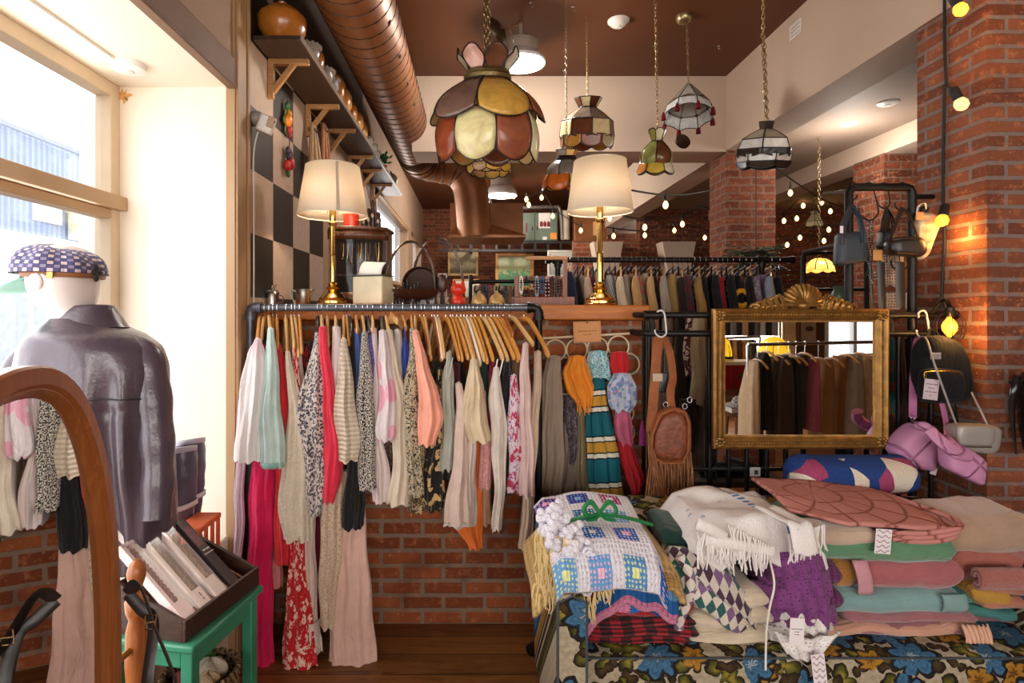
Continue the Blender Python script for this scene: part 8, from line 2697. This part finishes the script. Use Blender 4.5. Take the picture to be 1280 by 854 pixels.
col=g.ramp(tt,[(0,'#135a66'),(.26,'#13222c'),(.29,'#d6cfbb'),(.38,'#13222c'),(.41,'#b98a34'),(.62,'#13222c'),(.65,'#d6cfbb'),(.74,'#13222c'),(.77,'#135a66')],True)
mts=g.done(col,.7,0,.2)
scarves=[('long sheer taupe scarf hanging from the first ring',[(446,684,702),(480,677,703),(560,673,706),(640,670,702),(690,672,700)],F('sheer taupe','#a3907f',sheen=.3),2.62,.4),('bright marigold scarf knotted through the second ring',[(446,712,733),(465,705,738),(490,709,747),(506,720,740)],F('marigold','#e88a1e',rough=.6),2.60,.5),('turquoise and white scarf on the third ring',[(440,737,760),(455,737,764),(474,740,764)],F('turquoise white','#d9e2e0','paisley','#2f93a3','#7ab8c0',scale=1.3),2.61,.5),('plain red scarf on the fourth ring',[(441,766,786),(455,764,788),(468,766,786)],F('plain red scarf','#c41f26'),2.61,.5),('pale blue floral scarf bunched under the red one',[(468,768,790),(485,762,798),(505,763,797),(514,766,790)],F('pale blue floral','#b3bccb','floral','#6d86ad','#c7889c',scale=1),2.59,.5),('rose pink scarf knotted on the lower ring',[(512,770,788),(528,770,792),(546,771,792),(556,776,792)],F('rose pink scarf','#c4607e'),2.62,.4),('long teal gold and white striped scarf',[(474,741,757),(500,735,759),(540,734,768),(585,735,776),(622,741,781)],mts,2.60,.35),('red scarf tail hanging lowest right of the striped scarf',[(552,773,791),(570,776,797),(600,783,806),(618,790,800)],F('scarlet tail','#bd1c27'),2.63,.4),('grey brown silk scarf between the taupe and the striped one',[(500,702,716),(540,700,722),(590,694,728),(622,694,722)],F('grey brown silk','#857466',rough=.5),2.66,.4),('olive sand scarf hanging next to the striped scarf',[(508,719,733),(560,722,738),(600,718,742),(618,722,742)],F('olive sand','#8a7a5c'),2.645,.4),('dark plum patterned scarf behind the marigold one',[(496,706,722),(530,706,724),(560,710,722),(580,712,720)],F('dark plum pattern','#4a3a44','paisley','#7a6a70','#2f262c',scale=1),2.64,.4)]
for i,(lab,prof,m,yn,dp)in enumerate(scarves):
 garment('scarf',lab,prof,m,yn,.02,5,.26,800+i,'scarf',GS,levels=22,n=46,depth=.035,rough_hem=.008,tail_top=1)
for o in list(COL.objects):
 if o.get('label','').startswith('bright marigold'):
  mb=MB()
  fringe(mb,[P(722+1.2*i,505,2.59)for i in range(14)],.045,.002,3,.006)
  mb.build('fringe',F('marigold','#e88a1e',rough=.6),o,kind='stuff')
t=bag('black_bag','glossy black bag hanging on the pillar at the right edge of the view',[(1277,482),(1283,464),(1300,462),(1306,500),(1304,560),(1290,578),(1281,540)],2.30,.08,solid_mat('patent black','#141112',.2),bulge=.4)
MB().tube(curve_pts([P(1272,470,2.27),P(1268,490,2.26),P(1265,515,2.27),P(1270,568,2.27)],12),[.014,.017,.019,.019,.019,.018,.016,.015,.013,.010,.007,.005,.003],8,sx=.5).build('scarf_tail',solid_mat('patent black','#141112',.2),t)
MB().tube([P(1262,478,2.27),P(1280,475,2.26)],.006,8).build('clasp',hookm,t)
MB().tube([P(1282,462,2.3),P(1284,420,2.385)],.006,6).build('strap',hookm,t)
cm_=solid_mat('black light cord','#17120f',.6)
pl_=thing('string_lights',P(1184,380,2.45),'black cord with three warm bulbs hanging down the brick pillar','string lights')
XP=2.19
YPp=lambda px:XP*FPX/(px-VX)
pts=[]
for px,py in((1184,-20),(1184,60),(1186,105),(1184,112),(1182,200),(1182,250),(1184,300),(1181,345),(1180,385)):
 Yp=YPp(px)
 p=P(px,py,Yp);p.x=XP-.012
 pts.append(p)
MB().tube(curve_pts(pts,50),.0065,8).build('cord',cm_,pl_)
amber_on=emit_mat('lit amber filament bulb','#ff9a2e',2.6)
glassb=emit_mat('clear bulb glass','#ffca80',1.2,'#d9b080')
for px,py,br_on,dirx in((1197,122,0,.03),(1168,268,1,-.03),(1196,4,1,.03)):
 Yp=YPp(1184)
 b0=P(1185,py-14,Yp);b0.x=XP-.02
 c=P(px,py,Yp-.05)
 c.x=XP-.06 if dirx<0 else XP-.05
 if dirx>0:
  c=P(px,py,2.32);
 d_=Vector((dirx*.6,-.01,-.05)).normalized()
 bb=MB().lathe([(.004,0),(.018,.01),(.026,.028),(.024,.045),(.010,.058),(.002,.06)],c,14,axis=d_).build('bulb',amber_on if br_on else glassb,pl_)
 MB().lathe([(.017,-.045),(.020,-.03),(.019,.008)],c,12,axis=d_).build('socket',cm_,bb)
 MB().tube([b0,(b0+c)/2+Vector((0,-.01,.01)),c-d_*.045],.005,6).build('lead',cm_,bb)
 if br_on:
  BULBS.append((c+d_*.05+Vector((.02,-.05,-.06)),2.05,.03))
c=P(1187,409,2.47)
sc_=thing('wall_lamp',c,'amber filament bulb in a pipe fitting at the end of the pipe grid','lamp')
mb=MB().lathe([(.004,0),(.012,.008),(.026,.03),(.029,.05),(.023,.066),(.010,.085),(.008,.095)],c+Vector((0,0,-.045)),18)
mb.build('bulb',amber_on,sc_)
MB().lathe([(.014,.045),(.018,.05),(.018,.085),(.01,.09)],c,14).build('socket',iron,sc_)
mb=MB()
for k in range(6):
 a=k*pi/3
 mb.tube(curve_pts([c+Vector((.018*cos(a),.018*sin(a),.07)),c+Vector((.055*cos(a),.055*sin(a),.03)),c+Vector((.05*cos(a),.05*sin(a),-.04)),c+Vector((.01*cos(a),.01*sin(a),-.062))],14),.0016,5)
mb.build('wire_cage',iron,sc_)
MB().tube(curve_pts([c+Vector((0,0,.09)),c+Vector((0,.03,.12)),Vector((c.x-.02,YG,za))],10),.008,8).build('bracket',iron,sc_)
BULBS.append((c+Vector((-.03,-.075,0)),2.5,.03))
for k,(nm,lab,prof,c,yn)in enumerate((('skirt','teal and rust panelled skirt hanging between the gilt mirror and the backpack',[(424,1110,1120),(470,1109,1126),(520,1108,1130)],('floral','#2f5f5c','#7a4a2c'),2.68),('skirt','umber suede skirt hanging behind the pink strap',[(420,1120,1132),(500,1118,1136),(575,1116,1138)],'#4a3020',2.74),('dress','black dress hanging right behind the backpack',[(424,1134,1148),(500,1134,1150),(590,1136,1148)],'#181515',2.80),('dress','coal grey dress hanging low behind the left pipe of the gilt mirror',[(470,884,898),(540,882,900),(600,884,898)],'#26211f',3.0))):
 garment(nm,lab,prof,F('grid '+lab[:12],c)if isinstance(c,str)else F('grid '+lab[:12],c[1],c[0],c[2],scale=.5),yn,.05,3,.2,850+k,nm,'clothes behind the pipe grid',levels=14,n=24)
def MP(px,py,Yv):
 """place seen in the gilt mirror at virtual distance Yv, real position"""
 p=P(px,py,Yv)
 return Vector((p.x,2*(YMm-.004)-Yv,p.z))
YV=5.0
rr_=thing('coat_rack',MP(1020,700,YV),'chrome coat rack of fur and wool coats standing behind the viewer','clothes rack')
rr_.location.z=0
a_,b_=MP(935,431,YV),MP(1120,427,YV)
chrome=solid_mat('chrome','#c9c6c4',.15,1)
MB().tube([a_,b_],.016,12).build('rail',chrome,rr_)
for p in(a_,b_):
 MB().tube([Vector((p.x,p.y,0)),p],.016,12).build('upright',chrome,rr_)
 MB().box((p.x-.02,p.y-.25,0),(p.x+.02,p.y+.25,.03)).build('foot',chrome,rr_)
a2,b2=MP(1062,433,YV-.1),MP(1120,431,YV-.1)
coats=[('cream wool coat at the left end of the coat rack',940,954,452,552,'#cfb08a','plain'),('black fur jacket on the coat rack',945,972,442,538,'#15110f','fur'),('light brown fur coat on the coat rack',962,984,447,530,'#7a5430','fur'),('dark brown fur coat on the coat rack',974,997,445,552,'#4a3020','fur'),('black long haired coat on the coat rack',984,1006,448,545,'#1a1512','fur'),('charcoal tweed coat on the coat rack',994,1018,444,532,'#4a4038','plain'),('old rose wool coat on the coat rack',1016,1030,450,540,'#a8505a','plain'),('caramel wool coat on the coat rack',1031,1048,450,552,'#a8743c','plain'),('tawny suede coat on the coat rack',1050,1066,446,552,'#94602c','plain'),('greige wool coat on the coat rack',1066,1086,444,552,'#9d8874','plain'),('sand camel coat on the coat rack',1082,1097,445,552,'#d0ac7a','plain'),('ivory boucle coat at the right end of the coat rack',1092,1108,448,556,'#d9c6a4','plain')]
def solid_coat(nm,lab,prof,m,Yv,seed,group,cat='coat',depth=.05,back=.25):
 rnd=random.Random(seed);ph=rnd.uniform(0,6)
 mb=MB()
 def fn(u,v):
  y,xl,xr=smoothprof(prof,v)
  A,B=MP(xl,y,Yv),MP(xr,y,Yv)
  cx,hw=(A.x+B.x)/2,(B.x-A.x)/2
  a=2*pi*u
  f=1+.10*sin(a*5+ph+v*3)
  yy=sin(a)
  yy=yy*depth*f if yy>0 else yy*back*min(1,.5+v)
  return Vector((cx+hw*cos(a)*f+(0 if yy>0 else yy*.1),A.y-depth+yy,A.z))
 mb.grid(fn,30,18,closed=True,cap0=True,cap1=True,us=.9,vs=1.0)
 return mb.build(nm,m,None,smooth=70,label=lab,category=cat,group=group)
for i,(lab,xl,xr,yt,yb,c,kd)in enumerate(coats):
 m=F('coat %d'%i,c,kd,rough=.9)
 mid=(xl+xr)/2
 solid_coat('coat',lab,[(yt,mid-2,mid+3),(yt+8,lerp(xl,mid,.6),lerp(xr,mid,.35)),(yt+45,xl+2,xr-1),(yb,xl,xr)],m,YV-.14+.05*(i%3),900+i,'coats on the coat rack')
 h=thing('coat_hanger',MP(mid,yt,YV),'wooden hanger carrying the '+lab.split(' on the')[0].split(' at the')[0],'hanger','hangers on the coat rack')
 t0=MP(mid,yt-2,YV)
 MB().tube(curve_pts([t0+Vector((0,.18,-.06)),t0+Vector((0,.08,-.01)),t0,t0+Vector((0,-.08,-.01)),t0+Vector((0,-.18,-.06))],14),.011,8).build('hanger_bow',woods['gold'],h)
 rz=lerp(a_.z,b_.z,(t0.x-a_.x)/(b_.x-a_.x))
 MB().tube(curve_pts([t0,Vector((t0.x,t0.y,rz-.03))]+[Vector((t0.x,t0.y+.021*cos(radians(q)),rz+.021*sin(radians(q))))for q in range(-70,215,35)],18),.002,5).build('hook',wire_m,h)
m_yl=NG('glowing yellow shade')
n=m_yl.noise(m_yl.coord('Object'),6,2).outputs[0]
cc=m_yl.ramp(n,[(.3,'#e8b020'),(.7,'#f6cb3a')])
m_yl.l(cc,m_yl.b.inputs['Emission Color']);m_yl.b.inputs['Emission Strength'].default_value=.9
m_yl=m_yl.done(cc,.6)
for px,w_,y0_,y1_,Yv,lab in((967,19,447,421,5.9,'big yellow domed lamp behind the coat rack'),(900,14,446,420,5.9,'yellow domed lamp at the left of the red chest')):
 cb=MP(px,y0_,Yv);ct=MP(px,y1_,Yv)
 r=w_*Yv/FPX;h_=ct.z-cb.z
 t=thing('domed_lamp',(cb.x,cb.y,.92 if px>950 else .92),lab,'lamp','yellow domed lamps')
 sd=MB().lathe([(r,0),(r*.96,h_*.35),(r*.75,h_*.75),(r*.35,h_*.97),(.002,h_)],cb,28).build('lamp_shade',m_yl,t)
 mb=MB()
 for k in range(6):
  a=k*pi/3
  mb.tube([cb+Vector((r*1.005*q*cos(a),r*1.005*q*sin(a),h_*sqrt(max(0,1-q*q))))for q in(1,.97,.85,.6,.35,.02)],.005,5)
 mb.tube([cb+Vector((r*cos(2*pi*q/30),r*sin(2*pi*q/30),-.008+.008*(q%2)))for q in range(30)],.014,6,closed=True)
 mb.build('fringe_trim',solid_mat('dark fringe','#3a1f14',.7),sd)
 MB().tube([(cb.x,cb.y,.0),(cb.x,cb.y,cb.z+.05)],.014,10).build('stem',brass,t)
 MB().lathe([(.12,0),(.12,.015),(.03,.03)],(cb.x,cb.y,0),20).build('base',brass,t)
a_,b_=MP(902,487,5.6),MP(950,454,5.6)
t=thing('storage_chest',((a_.x+b_.x)/2,a_.y,a_.z),'dark red chest with a brass lock on the wooden table behind the viewer','chest')
MB().box((a_.x,a_.y-.3,a_.z),(b_.x,a_.y,b_.z-.02)).build('body',solid_mat('red trunk paint','#8a1218',.4),t,bevel=.006)
MB().box((a_.x-.006,a_.y-.306,b_.z-.02),(b_.x+.006,a_.y+.006,b_.z+.012)).build('lid',solid_mat('trunk lid','#c9ad86',.5),t,bevel=.004)
MB().box(((a_.x+b_.x)/2-.02,a_.y,a_.z+.10),((a_.x+b_.x)/2+.02,a_.y+.008,a_.z+.16)).build('lock',brass,t)
MB().box((a_.x+.11,a_.y,a_.z),(a_.x+.115,a_.y+.004,b_.z-.02)).build('edge_line',solid_mat('trunk line','#5a0c10',.5),t)
tb=thing('wooden_table',((a_.x+b_.x)/2,a_.y-.1,0),'brown wooden table carrying the red chest behind the viewer','table')
tw_=wood_mat('brown table wood','#7a4a26','#5a3116',.4,3,0)
MB().box((a_.x-.1,a_.y-.5,a_.z-.05),(b_.x+.04,a_.y+.06,a_.z-.002)).build('table_top',tw_,tb,bevel=.004)
for xx in(a_.x-.08,b_.x-.04):
 for yy in(a_.y-.46,a_.y):
  MB().box((xx,yy,0),(xx+.05,yy+.05,a_.z-.05)).build('leg',tw_,tb)
c=MP(927,512,5.3)
t=thing('small_stool',(c.x,c.y,0),'small dark stool with a hat box in front of the trunk table','stool')
zs=MP(927,515,5.3).z
MB().lathe([(.16,zs-.03),(.165,zs)],(c.x,c.y,0),24).build('seat',tw_,t)
for k in range(4):
 a=k*pi/2+.6
 MB().tube([(c.x+.12*cos(a),c.y+.12*sin(a),zs-.03),(c.x+.16*cos(a),c.y+.16*sin(a),0)],.014,8).build('leg',tw_,t)
t=thing('book',(c.x-.03,c.y,zs),'thick blue grey book on the small dark stool','book')
MB().obox((c.x-.03,c.y,zs+.025),(.2,.16,.045)).build('pages',solid_mat('page block','#cfc8c0',.8),t)
MB().obox((c.x-.03,c.y,zs+.05),(.21,.17,.006)).build('cover',solid_mat('blue grey cover','#6d7a8a',.5),t)
t=thing('patterned_hat',(c.x,c.y,zs+.055),'black and white coiled hat on top of the book','hat')
MB().lathe([(.15,0),(.152,.012),(.09,.03),(.075,.075),(.04,.09),(.002,.092)],(c.x,c.y,zs+.055),30).build('body',F('coiled hat','#d0c8bc','speckle','#2a2422',scale=.3),t)
a_,b_=MP(905,423,6.8),MP(950,421,6.8)
t=thing('wooden_rail',((a_.x+b_.x)/2,a_.y,0),'rail of brown and green clothes behind the yellow lamps','clothes rack')
MB().tube([a_,b_],.016,10).build('rail',chrome,t)
for p in(a_,b_):
 MB().tube([Vector((p.x,p.y,0)),p],.016,10).build('upright',chrome,t)
for k in range(7):
 px=908+k*6
 cs=(('#4a3024','cocoa brown'),('#7a4a2a','rust brown'),('#c9a06a','butterscotch'),('#5a3a24','bark brown'),('#c98a4a','apricot'),('#6a8a4a','leaf green'),('#3a2c22','peat brown'))[k]
 solid_coat('jacket',cs[1]+' jacket on the rail behind the yellow lamps',[(425,px-1,px+2),(429,px-3,px+3),(450,px-4,px+4),(475,px-4,px+4)],F('back '+cs[1],cs[0]),6.7,950+k,'jackets behind the lamps','jacket',.04,.2)
a_,b_=MP(905,380,7.4),MP(975,380,7.4)
zr=MP(0,396,7.4).z+.25
t=thing('upper_rail',((a_.x+b_.x)/2,a_.y,0),'tall rail of grey and black clothes near the front windows','clothes rack')
MB().tube([Vector((a_.x,a_.y,zr)),Vector((b_.x,a_.y,zr))],.016,10).build('rail',chrome,t)
for p in(a_,b_):
 MB().tube([Vector((p.x,p.y,0)),Vector((p.x,p.y,zr))],.016,10).build('upright',chrome,t)
for k in range(9):
 px=910+k*7.5
 cs=(('#1f1c1c','ebony'),('#8a8680','dove grey'),('#2a2625','graphite'),('#c9a080','peach beige'),('#1a1818','onyx'),('#6a6660','ash grey'),('#b9b4ac','oyster'),('#23201f','coal'),('#9a958c','pebble grey'))[k]
 solid_coat('shirt',cs[1]+' shirt on the tall rail near the front windows',[(372,px-1,px+2),(376,px-4,px+4),(400,px-5,px+5),(420,px-5,px+5)],F('front '+cs[1],cs[0]),7.3,970+k,'shirts near the windows','shirt',.05,.25)
c=MP(986,390,7.9)
struct('column_front',MB().box((c.x-.09,c.y-.2,0),(c.x+.10,c.y,3.1)),solid_mat('warm white column','#d9bd8a',.6))
a_,b_=MP(997,430,8.12),MP(1022,392,8.12)
t=thing('framed_print',((a_.x+b_.x)/2,a_.y,a_.z),'wood framed print with a small animal between the front windows','picture')
mb=MB()
mb.box((a_.x,a_.y,a_.z),(a_.x+.03,a_.y+.03,b_.z)).box((b_.x-.03,a_.y,a_.z),(b_.x,a_.y+.03,b_.z)).box((a_.x+.03,a_.y,a_.z),(b_.x-.03,a_.y+.03,a_.z+.03)).box((a_.x+.03,a_.y,b_.z-.03),(b_.x-.03,a_.y+.03,b_.z))
mb.build('frame',tw_,t)
MB().box((a_.x+.03,a_.y+.005,a_.z+.03),(b_.x-.03,a_.y+.012,b_.z-.03)).build('print',solid_mat('print paper','#b9a58a',.6),t)
MB().ball(((a_.x+b_.x)/2+.02,a_.y+.012,(a_.z+b_.z)/2),.05,10,6,(1.3,.1,.7)).build('motif',solid_mat('print motif','#5a4230',.6),t)
for k,(p,e,r)in enumerate(BULBS):
 pass
def area(name,loc,rot,size,energy,col,spread=None):
 l=bpy.data.lights.new(name,'AREA')
 l.shape='RECTANGLE';l.size,l.size_y=size
 l.energy=energy;l.color=col
 if spread:
  l.spread=spread
 o=bpy.data.objects.new(name,l);COL.objects.link(o)
 o.location=loc;o.rotation_euler=rot
 o['kind']='helper'
 return o
def point(name,loc,energy,col,r=.05):
 l=bpy.data.lights.new(name,'POINT')
 l.energy=energy;l.color=col;l.shadow_soft_size=r
 o=bpy.data.objects.new(name,l);COL.objects.link(o)
 o.location=loc
 o['kind']='helper'
 return o
W=bpy.data.worlds.new('overcast daylight');bpy.context.scene.world=W
W.use_nodes=True
wn=W.node_tree.nodes;bgn=wn['Background']
tc=wn.new('ShaderNodeTexCoord');sp=wn.new('ShaderNodeSeparateXYZ');rp=wn.new('ShaderNodeValToRGB')
W.node_tree.links.new(tc.outputs['Generated'],sp.inputs[0]);W.node_tree.links.new(sp.outputs[2],rp.inputs[0])
rp.color_ramp.elements[0].color=(.80,.84,.92,1);rp.color_ramp.elements[1].color=(1,1,1,1)
W.node_tree.links.new(rp.outputs[0],bgn.inputs[0])
bgn.inputs['Strength'].default_value=2.4
area('daylight_shop_window',(WIN_X+.02,.6,1.55),(0,radians(-90),0),(1.9,3.4),48,(1,.97,.93))
area('daylight_left_window_two',(XW+.03,7.1,2.35),(0,radians(-90),0),(.9,2.1),25,(1,.97,.92))
area('fill_front_one',(.4,-3.16,1.65),(radians(90),0,0),(2.1,1.6),62,(1,.92,.82))  # warm fill added behind the viewer to even out the room light
area('fill_front_two',(3.3,-3.16,1.65),(radians(90),0,0),(2.1,1.6),62,(1,.92,.82))  # second added fill, further right
for k,(p,e,r)in enumerate(BULBS):
 col_=(1,.80,.55)if e<20 else((1,.93,.84)if e<25 else(1,.92,.82))
 if 2<e<3:
  col_=(1,.5,.12)
 point('lamp_light',p,1.5 if e==2.05 else e,col_,r)
cam=bpy.data.cameras.new('camera')
cam.sensor_width=36;cam.lens=FPX/1280*36
cam.shift_x=(640-VX)/1280;cam.shift_y=-(427-VY)/1280
cam.clip_start=.02
co=bpy.data.objects.new('camera',cam);COL.objects.link(co)
co.location=(0,0,CAM_H);co.rotation_euler=(radians(90),0,0)
sc=bpy.context.scene
sc.camera=co
sc.view_settings.view_transform='Standard'
sc.view_settings.look='None'
sc.view_settings.exposure=0.42
sc.view_settings.gamma=1.0
sc.view_settings.use_curve_mapping=False
sc.cycles.use_denoising=True
sc.cycles.max_bounces=8
sc.cycles.diffuse_bounces=5
sc.cycles.transparent_max_bounces=16
sc.cycles.sample_clamp_indirect=6
sc.cycles.caustics_reflective=False
sc.cycles.caustics_refractive=False
